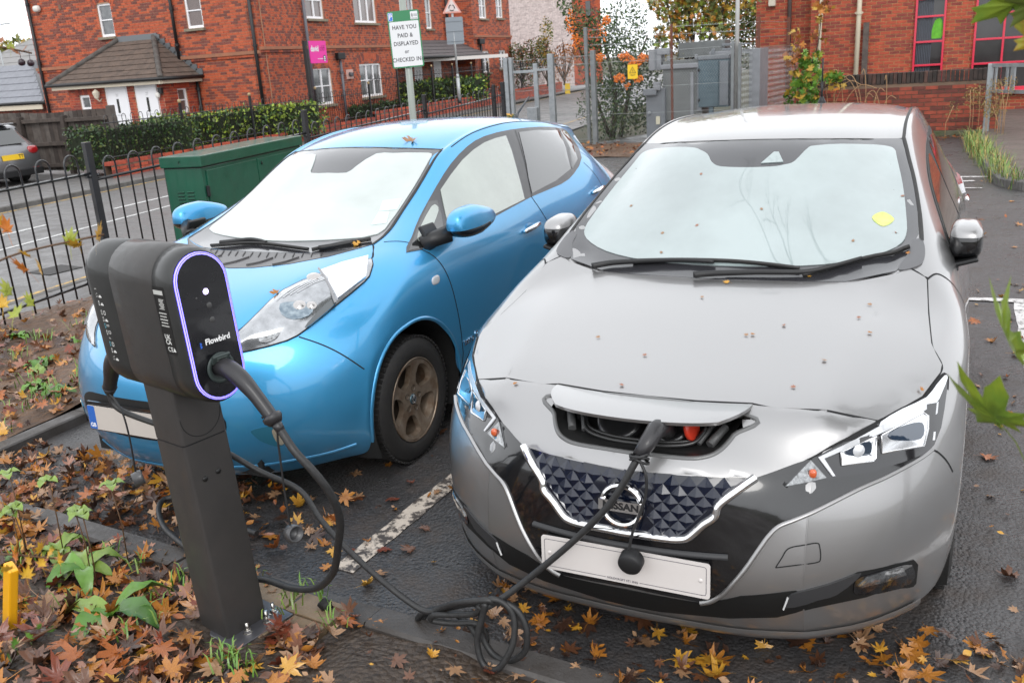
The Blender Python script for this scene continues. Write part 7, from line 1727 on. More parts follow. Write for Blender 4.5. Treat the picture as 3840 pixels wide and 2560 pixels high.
def build_porch():
 root = empty('porch', (-21.6, 17.3, 0)); tag(root, 'brick porch with brown tiled hipped roof, white doors 25 and 27', 'porch')
 yp, xl, xr = 16.63, -23.50, -19.66
 oF = Vector((0, yp, 0)); xF = Vector((1, 0, 0))
 dh = [(-21.98, -21.06, -.15, 1.86), (-20.78, -19.86, -.15, 1.86)]
 wh = (-23.08, -22.64, 1.22, 1.66)
 brickwall(root, oF, xF, xl, xr, -.2, 1.92, dh + [wh], BR_B, M_MORT, 150, zref=-.2)
 brickwall(root, Vector((xr, 0, 0)), Vector((0, 1, 0)), yp, 18.0, -.2, 1.92, [(17.16, 17.53, 1.0, 1.70)], BR_B, M_MORT, 60, zref=-.2)
 window(root, oF, xF, *wh, 1, 1, M_PANE2, fr=.07, sill=False); window(root, Vector((xr, 0, 0)), Vector((0, 1, 0)), 17.16, 17.53, 1.0, 1.70, 1, 2, M_BLIND, fr=.055, sill=False)
 hd = MB()
 for i in range(9): hd.box(Vector((-23.16 + i * .075, yp - .01, 1.77)) - root.location, (.066, .03, .20))
 for i in range(8): hd.box(Vector((xr + .01, 17.08 + i * .075, 1.81)) - root.location, (.03, .066, .20))
 hd.build('soldier_brick', [BR_B[1]], root)['kind'] = 'stuff'
 for (a, b, c, d), nmb in zip(dh, ('25', '27')):
  f = MB(); cx = (a + b) / 2
  f.box(Vector((cx, yp + .05, (c + d) / 2)) - root.location, (b - a, .06, d - c)); do = f.build('door', [mat('white door', (.74, .735, .76), .35, coat=.3)], root)
  lf = MB(); lf.box(Vector((cx, yp + .017, (c + d) / 2 - .02)) - root.location, (b - a - .13, .02, d - c - .12), 0, None, bev=.006); lf.build('door_leaf', [mat('white door', (.74, .735, .76), .35)], do)
  g = MB(); g.box(Vector((cx + .005, yp + .004, 1.30)) - root.location, (.085, .012, .40)); g.build('door_glass', [M_SIDEG], do)
  text('door_number', nmb, .105, [mat('number grey', (.42, .42, .44) if nmb == '25' else (.60, .58, .58), .5)], do, basis(Vector((cx + .01, yp + .003, 1.60)) - root.location, (1, 0, 0), (0, 0, 1)), bold=.001)
  lt = MB(); lt.box(Vector((cx + .02, yp + .0, 1.04)) - root.location, (.24, .012, .03)); lt.build('letter_plate', [mat('letter plate', (.55, .55, .57), .3)], do)
 T = mat('brown roof tile', (.125, .088, .068), .75, noise=.7, nscale=5, col2=(.075, .055, .045), bump=.003, bscale=40, rnoise=.2)
 RID = mat('ridge tile grey', (.10, .088, .08), .8, noise=.6, nscale=5, col2=(.06, .055, .05))
 e0, e1, ef = -24.02, -19.40, 16.36
 apexz, az0 = 3.16, 1.98; ay = 18.0; ax0, ax1 = -22.55, -21.05
 build_tiles(root, (e0, ef, az0), (1, 0, 0), e1 - e0, (0, ay - ef, apexz - az0), 8, 15, T, 'roof_slope', ax0 - e0, e1 - ax1)
 o = Vector((e1, ef, az0)); sl = Vector((ax1 - e1, 0, apexz - az0))
 build_tiles(root, o, (0, 1, 0), ay - ef, sl, 8, 6, T, 'roof_slope', ay - ef - .02, 0)
 build_tiles(root, Vector((e0, ay, az0)), (0, -1, 0), ay - ef, Vector((ax0 - e0, 0, apexz - az0)), 8, 6, T, 'roof_slope', 0, ay - ef - .02)
 def hip(a, b, n):
  for i in range(n):
   p, q = Vector(a).lerp(Vector(b), i / n), Vector(a).lerp(Vector(b), (i + 1.06) / n)
   h = MB(); h.tube([p - root.location + Vector((0, 0, .02)), q - root.location + Vector((0, 0, .035))], [.085, .075], 8); h.build('ridge_tile', [RID], root)
 hip((e0, ef, az0), (ax0, ay - .03, apexz), 7); hip((e1, ef, az0), (ax1, ay - .03, apexz), 7)
 LEAD = mat('lead flashing', (.16, .17, .18), .5, .4)
 f = MB(); f.box(Vector(((ax0 + ax1) / 2, ay - .04, apexz + .05)) - root.location, (ax1 - ax0 + .3, .04, .16)); f.build('flashing', [LEAD], root)
 n = 9
 for i in range(n):
  p = Vector((ax1, ay - .04, apexz)).lerp(Vector((e1, ay - .04, az0)), (i + .5) / n); f = MB(); f.box(p + Vector((.03, 0, .07)) - root.location, (.24, .035, .17)); f.build('flashing', [LEAD], root)
 fa = MB(); fa.box(Vector(((e0 + e1) / 2 + .05, ef + .06, 1.90)) - root.location, (e1 - e0 - .12, .05, .11)); fa.box(Vector((e1 - .06, (ef + ay) / 2, 1.90)) - root.location, (.05, ay - ef, .11)); fa.build('fascia', [mat('cream fascia', (.55, .48, .38), .5)], root)
 g = MB(); g.tube([Vector((e0 - .05, ef - .02, 1.985)) - root.location, Vector((e1 + .03, ef - .02, 1.985)) - root.location, Vector((e1 + .03, ay, 1.985)) - root.location], .05, 8); g.build('gutter', [M_BLK], root)
 downpipe(root, [(xr + .10, 17.90, 1.95), (xr + .10, 17.90, 0)], .045)
 l = MB(); c = Vector((-22.16, yp - .16, 1.66)) - root.location
 l.lathe([(0, .17), (.03, .14), (.10, .07), (.11, .05), (.06, -.10), (.03, -.13), (0, -.14)], 8, 0, Matrix.Translation(c), smooth=False); l.tube([c + Vector((0, 0, -.13)), c + Vector((.02, .06, -.20)), c + Vector((.03, .16, -.12))], .02, 6); l.build('wall_lantern', [mat('lantern cream', (.58, .52, .42), .4)], root)
 l = MB(); c = Vector((-19.76, yp - .06, 1.60)) - root.location; l.box(c + Vector((.06, 0, .06)), (.14, .08, .17)); l.build('security_lamp', [M_BLK], root)
 l = shell('l', c + Vector((-.02, -.05, -.06)), (.13, .12, .16), 12, 8); l.build('lamp_glass', [mat('lamp white plastic', (.62, .60, .56), .4)], root)
build_flats(); build_porch()
# far houses and walls at the left, the white wall
def build_left_house():
 root = empty('house', (-37, 26, 0)); tag(root, 'low brick house with a grey tiled roof at the left edge behind the wooden fence', 'house')
 T = mat('grey roof tile', (.20, .205, .23), .45, noise=.4, nscale=3, col2=(.14, .145, .165), rnoise=.2)
 build_tiles(root, (-42, 25.3, 1.38), (1, 0, 0), 6.4, (0, 2.6, 1.75), 6, 16, T, 'roof_slope', 0, 3.6)
 brickwall(root, Vector((0, 25.6, 0)), Vector((1, 0, 0)), -42, -36.0, -.3, 1.3, [], BR_C, M_MORT3, 0, back=True)
 fa = MB(); fa.box(Vector((-39, 25.25, 1.22)) - root.location, (6.2, .05, .24)); fa.build('fascia', [mat('cream fascia', (.55, .48, .38), .5)], root)
 g = MB(); g.tube([Vector((-42, 25.2, 1.38)) - root.location, Vector((-35.6, 25.2, 1.38)) - root.location], .07, 8); g.build('gutter', [M_BLK], root)
 h = MB(); h.tube([Vector((-35.6, 25.3, 1.42)) - root.location, Vector((-39.2, 27.9, 3.18)) - root.location], .12, 8); h.build('hip', [mat('hip grey', (.10, .10, .105), .7)], root)
 r2 = empty('house', (-56, 41, 0)); tag(r2, 'far house with a pale grey roof just left of the brick flats', 'house')
 T2 = mat('pale roof tile', (.25, .24, .24), .6, noise=.4, nscale=2, col2=(.19, .185, .18))
 build_tiles(r2, (-64, 40, 3.1), (1, 0, 0), 10.5, (0, 3.2, 2.6), 7, 18, T2, 'roof_slope', 6.5, 0)
 w = MB(); w.box(Vector((-58.7, 41.5, 1.4)) - r2.location, (10.2, 2.4, 3.2)); w.build('wall', [mat('far brick', (.36, .12, .07), .8, noise=.5, nscale=4, col2=(.28, .09, .06))], r2)
 fa = MB(); fa.box(Vector((-58.8, 39.95, 3.02)) - r2.location, (10.4, .06, .24)); fa.build('fascia', [mat('cream fascia', (.55, .48, .38), .5)], r2)
 p = MB(); p.box(Vector((-55.3, 40.2, 1.9)) - r2.location, (1.0, .2, 2.0)); p.build('porch_post', [mat('cream panel', (.62, .57, .50), .5)], r2)
 window(r2, Vector((0, 40.25, 0)), Vector((1, 0, 0)), -54.7, -53.9, 1.2, 2.7, 2, 2, M_PANE2, sill=False)
 lp = empty('lamp_post', (-55.2, 38.0, 0)); tag(lp, 'thin far street lamp standing against the white sky', 'lamp post')
 m = MB(); m.tube([(0, 0, 0), (0, 0, 6.0)], .05, 6); m.tube([(0, 0, 6.0), (1.0, 0, 6.05)], .035, 6); m.build('pole', [mat('far pole grey', (.35, .37, .38), .5)], lp)
 m = MB(); m.box((1.15, 0, 6.05), (.5, .16, .07)); m.build('lamp_head', [mat('far pole grey', (.35, .37, .38), .5)], lp)
build_left_house()
def build_white_wall():
 root = empty('painted_brick_building', (-21.5, 48, 0)); tag(root, 'pale painted brick gable beyond the road with a red brick edge', 'building')
 m = bpy.data.materials.new('pale painted brick'); m.use_nodes = True; nt = m.node_tree; b = nt.nodes['Principled BSDF']
 BR_W = [brick_mat('pale painted brick', (.58, .49, .47), (.62, .53, .51), (.55, .46, .44), s) for s in (True, False)]
 brickwall(root, Vector((0, 48, 0)), Vector((1, 0, 0)), -24.2, -19.63, .2, 5.8, [], BR_W, mat('painted mortar', (.50, .42, .40), .9), 0)
 brickwall(root, Vector((-19.63, 48, 0)), Vector((.62, .78, 0)), 0, 1.9, .2, 5.8, [], BR_A, mat('red mortar', (.36, .10, .06), .9), 0)
 w = MB(); w.box(Vector((-18.95, 48.75, 4.4)) - root.location, (.35, .1, .8)); w.build('window', [M_SIDEG], root)
build_white_wall()
# brick building on the right with red windows
M_REDF = mat('red window frame', (.58, .022, .055), .35, coat=.5)
M_DGL = mat('dark office glass', (.018, .017, .017), .08, coat=.6, noise=.4, nscale=2.2, col2=(.045, .042, .042))
def build_right():
 root = empty('brick_building', (0, 20.8, 0)); tag(root, 'red brick building with tall red framed windows behind the boundary wall', 'building')
 o = Vector((0, 20.8, 0)); xd = Vector((1, 0, 0))
 h1 = (-.31, .335, .25, 2.62); h2 = (.93, 3.4, .50, 2.9)
 brickwall(root, o, xd, -2.62, 9, 0, 5, [h1, h2], BR_B, M_MORT2, 300)
 brickwall(root, Vector((0, 21.15, 0)), xd, -3.15, -2.6, 0, 5, [], BR_B, M_MORT2, 60)
 brickwall(root, Vector((0, 20.95, 0)), xd, -3.95, -3.14, 0, 5, [], BR_B, M_MORT2, 80)
 def redwin(h, cols, zs):
  f = MB(); x0, x1, z0, z1 = h; t = .045; y = 20.76
  def bar(a, b, c, d): f.box(Vector(((a + b) / 2, y, (c + d) / 2)) - root.location, (b - a, .07, d - c), 0, None, bev=.006)
  bar(x0, x0 + t, z0, z1); bar(x1 - t, x1, z0, z1); bar(x0 + t, x1 - t, z0, z0 + .09); bar(x0 + t, x1 - t, z1 - t, z1)
  for c in cols: bar(c - t / 2, c + t / 2, z0 + .09, z1 - t)
  xs = [x0 + t] + cols + [x1 - t]
  for z in zs:
   for a, b in zip(xs, xs[1:]): bar(a + (t / 2 if a != xs[0] else 0), b - (t / 2 if b != xs[-1] else 0), z - t / 2, z + t / 2)
  wo = f.build('window', [M_REDF], root)
  zz = [z0 + .09] + sorted(zs) + [z1 - t]
  for a, b in zip(xs, xs[1:]):
   for c, d in zip(zz, zz[1:]):
    p = MB(); p.add([Vector((x, 20.80, z)) - root.location for x, z in ((a, c), (b, c), (b, d), (a, d))], [(0, 1, 2, 3)]); p.build('pane', [M_DGL], wo)
  return wo
 w1 = redwin(h1, [], [2.21, 1.66, 1.145]); w2 = redwin(h2, [1.525, 2.3], [2.18, 1.64, 1.115])
 cu_ = MB()
 for k in range(9):
  x = -.24 + k * .036; cu_.tube([Vector((x, 20.792, .4)) - root.location, Vector((x, 20.792, 2.58)) - root.location], .013, 6, caps=False)
 cu_.build('curtain', [mat('grey blue curtain', (.075, .085, .105), .8)], w1)
 s = MB(); s.box(Vector((2.2, 20.70, .475)) - root.location, (2.6, .16, .07)); s.build('sill', [M_REDF], root)
 CR = mat('cream pipe', (.62, .55, .42), .4, noise=.4, nscale=4, col2=(.50, .44, .33))
 downpipe(root, [(-2.36, 20.68, 4.8), (-2.40, 20.68, 0)], .038, CR); downpipe(root, [(-1.50, 20.66, 4.8), (-1.54, 20.66, 0)], .055, CR)
 b = MB(); b.box(Vector((-1.35, 20.7, 1.0)) - root.location, (.13, .03, 2.35)); b.build('timber_board', [mat('weathered board', (.13, .105, .09), .85, noise=.7, nscale=14, col2=(.07, .055, .05))], root)
 l = MB(); l.box(Vector((-3.55, 20.86, 2.82)) - root.location, (.16, .16, .22), 0, None, bev=.02); l.build('wall_lamp', [mat('lamp cream', (.55, .50, .42), .4)], root)
 pt = MB(); pt.tube([Vector((-3.14, 20.9, 5)) - root.location, Vector((-3.14, 20.9, 0)) - root.location], .05, 8); pt.build('downpipe', [mat('dark pipe', (.05, .03, .025), .6)], root)
 g = MB(); rng = random.Random(5); vs = []; fs = []
 prof = [(.00, .0), (.03, .06), (.055, .14), (.075, .24), (.085, .34), (.07, .44)]
 g2 = empty('green_jacket', (.17, 20.785, 1.72)); tag(g2, 'bright green garment hanging in the tall red framed window', 'jacket')
 n = 14
 for i, (w, d) in enumerate([(.03, .44), (.07, .40), (.10, .30), (.115, .18), (.13, .08), (.10, .0)]):
  for j in range(n + 1):
   t = j / n * 2 - 1; vs.append((w * t - .03 * (1 - d / .44) + .02, -.02 * (1 - t * t) - .008 * math.sin(j * 2.1 + i), d))
 for i in range(5):
  for j in range(n): fs.append((i * (n + 1) + j, i * (n + 1) + j + 1, (i + 1) * (n + 1) + j + 1, (i + 1) * (n + 1) + j))
 g.add(vs, fs, 0, True); g.build('cloth', [mat('lime green cloth', (.16, .52, .03), .6, noise=.5, nscale=14, col2=(.07, .28, .02))], g2)
 bw = empty('boundary_wall', (0, 16, 0)); tag(bw, 'old red brick boundary wall with a dark stained coping in front of the right building', 'wall')
 ow = Vector((0, 16, 0))
 brickwall(bw, ow, xd, -2.2, 1.42, .09, .98, [], BR_C, M_MORT3, 300)
 pl = MB(); pl.box((-.4, .02, .04), (3.7, .3, .10), 0, None, bev=.01); pl.build('plinth', [mat('mossy concrete', (.12, .11, .08), .9, noise=.7, nscale=6, col2=(.06, .07, .03))], bw)
 core = MB(); core.box((-.39, .12, .53), (3.62, .2, .88)); core.build('core', [M_MORT3], bw)
 CP = mat('black stained coping', (.05, .035, .030), .85, noise=.8, nscale=8, col2=(.022, .018, .016))
 CP2 = mat('stained coping brick', (.10, .05, .038), .85, noise=.8, nscale=8, col2=(.03, .022, .02))
 for i in range(48):
  x = -2.17 + i * .0752
  c = MB(); c.box((x, .10, 1.075 + RNG.uniform(-.004, .004)), (.0655, .225, .205), 0, None, bev=.006); c.build('coping_brick', [CP if RNG.random() < .7 else CP2], bw)
build_right()
# low wall with railing in front of the flats
def build_low_wall():
 root = empty('low_wall', RD(18, 7.9)); tag(root, 'low red brick garden wall along the far pavement under the black railings', 'wall')
 o = RD(0, 7.82)
 brickwall(root, o, dR, 9.6, 21.9, -.05, .28, [], BR_B, M_MORT3, 200, zref=-.05, thick=.2); brickwall(root, o, dR, 21.95, 45, -.05, .44, [], BR_B, M_MORT3, 60, zref=-.05, thick=.2)
 for a, b, z in ((9.6, 21.9, .28), (21.95, 45, .44)):
  n = int((b - a) / .225); c = MB()
  for i in range(n): c.box(RD(a + (i + .5) * (b - a) / n, 7.93, z + .035) - root.location, (.24, (b - a) / n - .008, .07), 0, Matrix.Rotation(TH, 3, 'Z'))
  c.build('coping_brick', [BR_B[1]], root)['kind'] = 'stuff'
 r = empty('railing_fence', RD(20, 7.93)); tag(r, 'black hooped railings with ball topped posts on the low wall by the flats', 'fence')
 b = r.location
 def run(s0, s1, ztop, zb, posts):
  for s in posts:
   p = MB(); p.box(RD(s, 7.93, (ztop + .10 + zb) / 2) - b, (.05, .05, ztop + .10 - zb), 0, Matrix.Rotation(TH, 3, 'Z')); po = p.build('post', [M_RAIL], r)
   k = shell('k', RD(s, 7.93, ztop + .14) - b, (.075, .075, .085), 10, 8); k.build('finial', [mat('finial gold', (.35, .26, .14), .5, .3)], po)
  for z in (ztop - .16, zb + .10):
   p = MB(); p.tube([RD(s0, 7.93, z) - b, RD(s1, 7.93, z) - b], .012, 5); p.build('rail', [M_RAIL], r)
  n = int((s1 - s0) / .26)
  for i in range(n):
   s = s0 + (i + .5) * (s1 - s0) / n; h = .058
   pts = [RD(s - h, 7.93, zb), RD(s - h, 7.93, ztop - h)] + [RD(s + h * math.cos(PI - PI * k / 6), 7.93, ztop - h + h * math.sin(PI - PI * k / 6)) for k in range(1, 6)] + [RD(s + h, 7.93, ztop - h), RD(s + h, 7.93, zb)]
   m = MB(); m.tube([q - b for q in pts], .0075, 5); m.build('hoop', [M_RAIL], r)
 run(9.7, 21.85, 1.30, .34, [12.25, 15.06, 18.4, 21.81])
 run(21.95, 42, 1.70, .5, [24.04, 27.09, 29.17, 31.3, 33.34, 35.6, 38])
build_low_wall()
def build_wood_fence():
 root = empty('wooden_fence', (-17.5, 11.3, 0)); tag(root, 'brown closeboard wooden fence behind the silver car at the left edge', 'fence')
 W1 = [mat('weathered board %s' % w, c, .85, noise=.7, nscale=7, col2=tuple(v * .55 for v in c)) for w, c in (('dark', (.055, .042, .036)), ('brown', (.085, .066, .056)), ('grey', (.12, .10, .088)))]
 x = -21.5; rng = random.Random(3)
 while x < -15.85:
  w = .145; t = 1.40 + .02 * math.sin(x * 2.2)
  m = MB(); M = Matrix.Rotation(rng.uniform(-.012, .012), 3, 'Y')
  m.box((x + w / 2 + 17.5, .035 + rng.uniform(-.008, .008), t / 2 + .05), (w - .006, .02, t - .1), 0, M); m.build('board', [rng.choice(W1)], root); x += w
 for px in (-21.0, -18.7, -17.25):
  m = MB(); m.box((px + 17.5, -.05, .66), (.11, .11, 1.32), 0, None, bev=.01); m.build('post', [W1[0]], root)
 m = MB(); m.box((-15.78 + 17.5, 0, .73), (.13, .14, 1.5), 0, None, bev=.012); m.build('end_post', [W1[2]], root)
 for z in (1.22, .70, .22):
  for a, b in ((-21.5, -18.76), (-18.64, -17.31), (-17.19, -15.86)):
   m = MB(); m.box(((a + b) / 2 + 17.5, -.035, z), (b - a, .07, .085), 0, Matrix.Rotation(-.012, 3, 'Y'), bev=.01); m.build('rail', [W1[1]], root)
build_wood_fence()
# substation compound
M_MESH = mat('galvanised wire', (.34, .36, .36), .45, .5)
def chainlink(parent, a, b, z0, z1, p=.055, r=.0022):
 a = Vector(a); b = Vector(b); d = b - a; ln = d.length; d.normalize(); n = Vector((-d.y, d.x, 0)); base = parent.location
 mb = MB(); k = int(ln / p); m = int((z1 - z0) / (p * .95))
 for i in range(k + 1):
  pts = []
  for j in range(m + 1):
   x = i * p + (p * .5 if j % 2 else -p * .5) * .98
   pts.append(a + d * max(0, min(ln, x)) + n * (.003 if (i + j) % 2 else -.003) + Vector((0, 0, z0 + (z1 - z0) * j / m)) - base)
  mb.tube(pts, r, 3, caps=False, smooth=False)
 o = mb.build('mesh_wire', [M_MESH], parent); o['kind'] = 'stuff'
 for z in (z0 + .03, z0 + (z1 - z0) * .33, z0 + (z1 - z0) * .62, z1 - .16, z1):
  t = MB(); t.tube([a + Vector((0, 0, z)) - base, (a + b) / 2 + Vector((0, 0, z - .015)) - base, b + Vector((0, 0, z)) - base], .0035, 4); t.build('line_wire', [M_MESH], parent)
def build_compound():
 root = empty('chain_link_fence', (-5.3, 15.6, 0)); tag(root, 'galvanised chain link fence with barbed wire round the substation', 'fence'); b = root.location
 G = mat('grey fence post', (.22, .235, .24), .5, .4, noise=.5, nscale=8, col2=(.14, .15, .155))
 RU = mat('rusty angle', (.16, .05, .028), .7, noise=.6, nscale=8, col2=(.09, .04, .03))
 chainlink(root, (-7.18, 15.6, 0), (-3.32, 15.6, 0), .05, 1.86); chainlink(root, (-3.3, 15.62, 0), (-2.93, 20.2, 0), .05, 1.80, .06)
 chainlink(root, (-3.22, 15.75, 0), (-2.80, 20.2, 0), .05, 1.78, .06)
 def post(x, y, h, w=.06, m=G): p = MB(); p.box(Vector((x, y, h / 2)) - b, (w, w, h), 0, None, bev=.006); p.build('post', [m], root)
 post(-6.44, 15.66, 2.42, .07); post(-6.28, 15.62, 1.95, .10); post(-4.59, 15.66, 2.35, .045, RU); post(-3.34, 15.6, 1.95, .06); post(-3.20, 15.6, 1.9, .06)
 post(-3.16, 17.2, 2.4, .07, RU); post(-2.94, 19.6, 2.4, .07, RU)
 for z in (2.30, 2.15, 2.0):
  w = MB(); P = [Vector(q) - b for q in ((-6.44, 15.66, z + .06), (-4.59, 15.66, z), (-3.3, 15.66, z - .02), (-3.16, 17.2, z), (-2.94, 19.6, z))]
  w.tube(catmull(P, 5), .004, 4)
  for i in range(70):
   t = i / 70; q = P[0].lerp(P[2], t); w.tube([q + Vector((RNG.uniform(-.02, .02), 0, -.022)), q + Vector((RNG.uniform(-.02, .02), 0, .022))], .0025, 3)
  w.build('barbed_wire', [M_MESH], root)
 CR = mat('gate bracing', (.30, .31, .31), .5, .4)
 s = MB(); s.box(Vector((-5.39, 15.55, 1.475)) - b, (.215, .004, .285)); so = s.build('warning_plate', [mat('warning yellow', (.72, .47, .02), .45)], root)
 k = mat('warning black', (.02, .018, .015), .5); t = MB(); F = basis(Vector((-5.39, 15.546, 1.50)) - b, (1, 0, 0), (0, 0, 1))
 A = [(-.075, -.055), (.075, -.055), (0, .075)]; B_ = [(-.058, -.045), (.058, -.045), (0, .056)]
 t.add([F @ Vector((x, y, 0)) for x, y in A + B_], [(i, (i + 1) % 3, 3 + (i + 1) % 3, 3 + i) for i in range(3)]); t.prism([(-.02, -.03), (.004, -.012), (-.006, -.006), (.006, .024), (.012, -.002), (.004, -.008), (.026, -.032), (0, -.022)], .001, 0, F)
 for i in range(2): t.prism([(-.06 + .02 * i, -.088 - .018 * i), (.06 - .02 * i, -.088 - .018 * i), (.06 - .02 * i, -.082 - .018 * i), (-.06 + .02 * i, -.082 - .018 * i)], .001, 0, F)
 t.build('warning_print', [k], so)
 g = empty('metal_gate', (-7.7, 15.6, 0)); tag(g, 'galvanised mesh gate with a lock box at the end of the black railings', 'gate'); b2 = g.location
 def gb(c, d, name='frame'): p = MB(); p.box(Vector(c) - b2, d, 0, None, bev=.008); return p.build(name, [M_GALV], g)
 gb((-8.30, 15.6, .96), (.10, .16, 1.92), 'post'); gb((-8.18, 15.58, .96), (.07, .10, 1.90), 'post')
 gb((-7.62, 15.62, .90), (.10, .06, 1.72)); gb((-7.24, 15.6, .97), (.13, .10, 1.94), 'post'); gb((-7.90, 15.6, 1.60), (.52, .05, .06)); gb((-7.90, 15.6, .12), (.52, .05, .06)); gb((-7.43, 15.6, 1.62), (.30, .04, .05)); gb((-7.43, 15.6, .42), (.30, .04, .06))
 p = MB(); p.box(Vector((-7.70, 15.54, .66)) - b2, (.24, .10, .36), 0, None, bev=.01); p.build('lock_box', [M_GALV], g)
 for x in (-7.54, -7.12): p = MB(); p.box(Vector((x, 16.2, 1.18)) - b2, (.06 if x < -7.3 else .12, .01, .32 if x < -7.3 else .22)); p.build('reflector_strip', [mat('warning yellow', (.72, .47, .02), .45)], g)
 ch = lambda a, c: chainlink(g, a, c, .15, 1.85, .06, .0022); ch((-8.14, 15.6, 0), (-7.68, 15.6, 0)); ch((-7.56, 15.62, 0), (-7.3, 15.62, 0)); chainlink(g, (-7.18, 15.64, 0), (-6.34, 15.64, 0), .1, 1.85, .05)
 E = [mat('box ' + n, c, .45, .2, noise=.5, nscale=5, col2=tuple(v * .7 for v in c), rnoise=.15) for n, c in (('weathered grey', (.17, .18, .18)), ('blue grey', (.105, .15, .175)), ('light grey', (.27, .28, .30)), ('mid grey', (.20, .215, .235)))]
 def ebox(name, lab, c, d, m, parts):
  o = empty(name, (c[0], c[1], c[2] - d[2] / 2)); tag(o, lab, 'electrical box'); q = MB(); q.box((0, 0, d[2] / 2), d, 0, None, bev=.012); q.build('casing', [m], o)
  for pn, pc, pd, pm in parts:
   p = MB(); p.box(Vector(pc), pd, 0, None, bev=min(pd) * .2); p.build(pn, [pm], o)
  return o
 ebox('transformer_tank', 'weathered grey transformer casing with a pale panel behind the mesh fence', (-4.66, 17.0, .82), (.86, .6, 1.62), E[0], [('front_panel', (-.09, -.31, .86), (.56, .05, 1.0), E[0]), ('panel_edge', (.22, -.315, .86), (.07, .05, 1.0), E[2]), ('top_lip', (-.05, -.32, 1.50), (.84, .08, .10), E[2]), ('terminal', (-.30, -.28, 1.67), (.06, .06, .10), E[2]), ('terminal', (.30, -.28, 1.67), (.06, .06, .10), E[2]), ('side_fin', (.38, -.32, 1.0), (.10, .06, .9), E[3])])
 ebox('switch_cabinet', 'blue grey steel switch cabinet with a sloping top behind the mesh fence', (-3.98, 16.9, 1.12), (.64, .5, .98), E[1], [('door', (-.10, -.26, .49), (.42, .03, .94), E[1]), ('side_panel', (.23, -.255, .49), (.18, .03, .90), E[3]), ('sloping_top', (0, -.02, 1.02), (.66, .5, .09), E[3]), ('hinge', (-.30, -.28, .78), (.04, .03, .06), M_BLK), ('hinge', (-.30, -.28, .16), (.04, .03, .06), M_BLK), ('leg', (-.05, -.2, -.30), (.10, .10, .60), E[1])])
 ebox('cable_box', 'pale blue grey cable box high on the left side of the transformer', (-5.28, 16.9, 1.67), (.28, .3, .44), E[2], [('box_lid', (.18, -.05, .38), (.30, .22, .14), E[2]), ('strap', (.02, -.16, .22), (.03, .02, .42), E[3])])
 ebox('control_box', 'small tilted control box with a cream tag left of the transformer', (-5.22, 16.7, .55), (.42, .3, 1.05), E[3], [('handle_arm', (-.10, -.2, .98), (.30, .12, .14), E[3]), ('switch_head', (.06, -.20, 1.10), (.16, .12, .18), E[2]), ('tag', (.06, -.17, .38), (.09, .02, .17), mat('cream tag', (.55, .52, .40), .5)), ('knob', (-.12, -.20, .55), (.06, .06, .06), M_GALV)])
 ebox('vent_housing', 'long grey louvred housing behind the transformer top', (-4.55, 18.2, 1.83), (1.05, .6, .32), E[0], [('louvre', (.62, -.2, .22), (.30, .3, .05), E[3]), ('louvre', (.62, -.2, .12), (.30, .3, .05), E[3])])
 ebox('bus_rail', 'grey steel rail on stub posts behind the switch cabinet', (-3.75, 17.8, 1.72), (1.15, .25, .08), E[2], [('stub', (-.48, -.1, .03), (.08, .08, .22), E[3]), ('stub', (.10, -.1, .03), (.08, .08, .22), E[3]), ('cross_plate', (.15, -.05, .20), (.32, .2, .03), E[2])])
 ebox('plinth', 'pale concrete plinth under the switch cabinet', (-4.0, 17.1, .24), (1.1, .8, .48), mat('pale concrete', (.36, .34, .30), .8, noise=.6, nscale=5, col2=(.24, .22, .19)), [])
 ebox('meter_panel', 'tall pale grey panel standing at the corner of the compound', (-3.1, 17.0, .9), (.22, .9, 1.75), E[2], [])
 lp = empty('lamp_post', (-3.30, 15.72, 0)); tag(lp, 'thin pale grey lamp column rising at the corner of the compound', 'lamp post')
 m = MB(); m.tube([(0, 0, 0), (.02, 0, 2.5), (.04, 0, 5.5)], .042, 12); m.build('pole', [mat('pale column', (.42, .42, .41), .4, .2)], lp)
 br = empty('metal_barrier', (1.22, 15.6, 0)); tag(br, 'galvanised tubular barrier beside the brown path at the right edge', 'barrier'); e = Vector((.60, -.80, 0))
 m = MB(); m.box((0, 0, .63), (.10, .10, 1.28), 0, None, bev=.01); m.build('post', [M_GALV], br)
 M3 = Matrix.Rotation(math.atan2(e.y, e.x), 3, 'Z')
 for z in (1.24, .80): m = MB(); m.box(e * .85 + Vector((0, 0, z)), (1.65, .05, .06), 0, M3); m.build('rail', [M_GALV], br)
 for t in (.14, .42, .56, .90, 1.3, 1.65): m = MB(); m.box(e * t + Vector((0, 0, 1.02)), (.04 if t != .56 else .10, .03, .40), 0, M3); m.build('bar', [M_GALV], br)
build_compound()
# leaves and plants
def leaf_pts(kind, rng):
 """flat outline of a leaf about one unit long, tip at +y"""
 if kind == 'maple':
  P = []
  for a, r in ((-90, .10), (-62, .40), (-38, .30), (-18, .72), (-4, .58), (6, .66), (14, .46), (24, .38), (34, .72), (43, .78), (50, 1.02), (58, .72), (64, .66), (72, .46), (79, .74), (84, .82), (90, 1.12)):
   P.append((a, r * rng.uniform(.92, 1.08)))
  out = [(r * math.cos(math.radians(a)), r * math.sin(math.radians(a))) for a, r in P]
  return out + [(-x, y) for x, y in reversed(out[1:-1])]
 if kind == 'thorn':
  P = [(-90, .15), (-20, .55), (0, .35), (25, .8), (40, .45), (60, .95), (72, .6), (90, 1.05)]
  out = [(r * math.cos(math.radians(a)) * .8, r * math.sin(math.radians(a))) for a, r in P]; return out + [(-x, y) for x, y in reversed(out[1:-1])]
 out = [(.42 * math.sin(PI * t) * (1 - .25 * t), -.6 + 1.5 * t) for t in (0, .12, .28, .45, .62, .78, .9, 1)]
 return out + [(-x, y) for x, y in reversed(out[1:-1])]
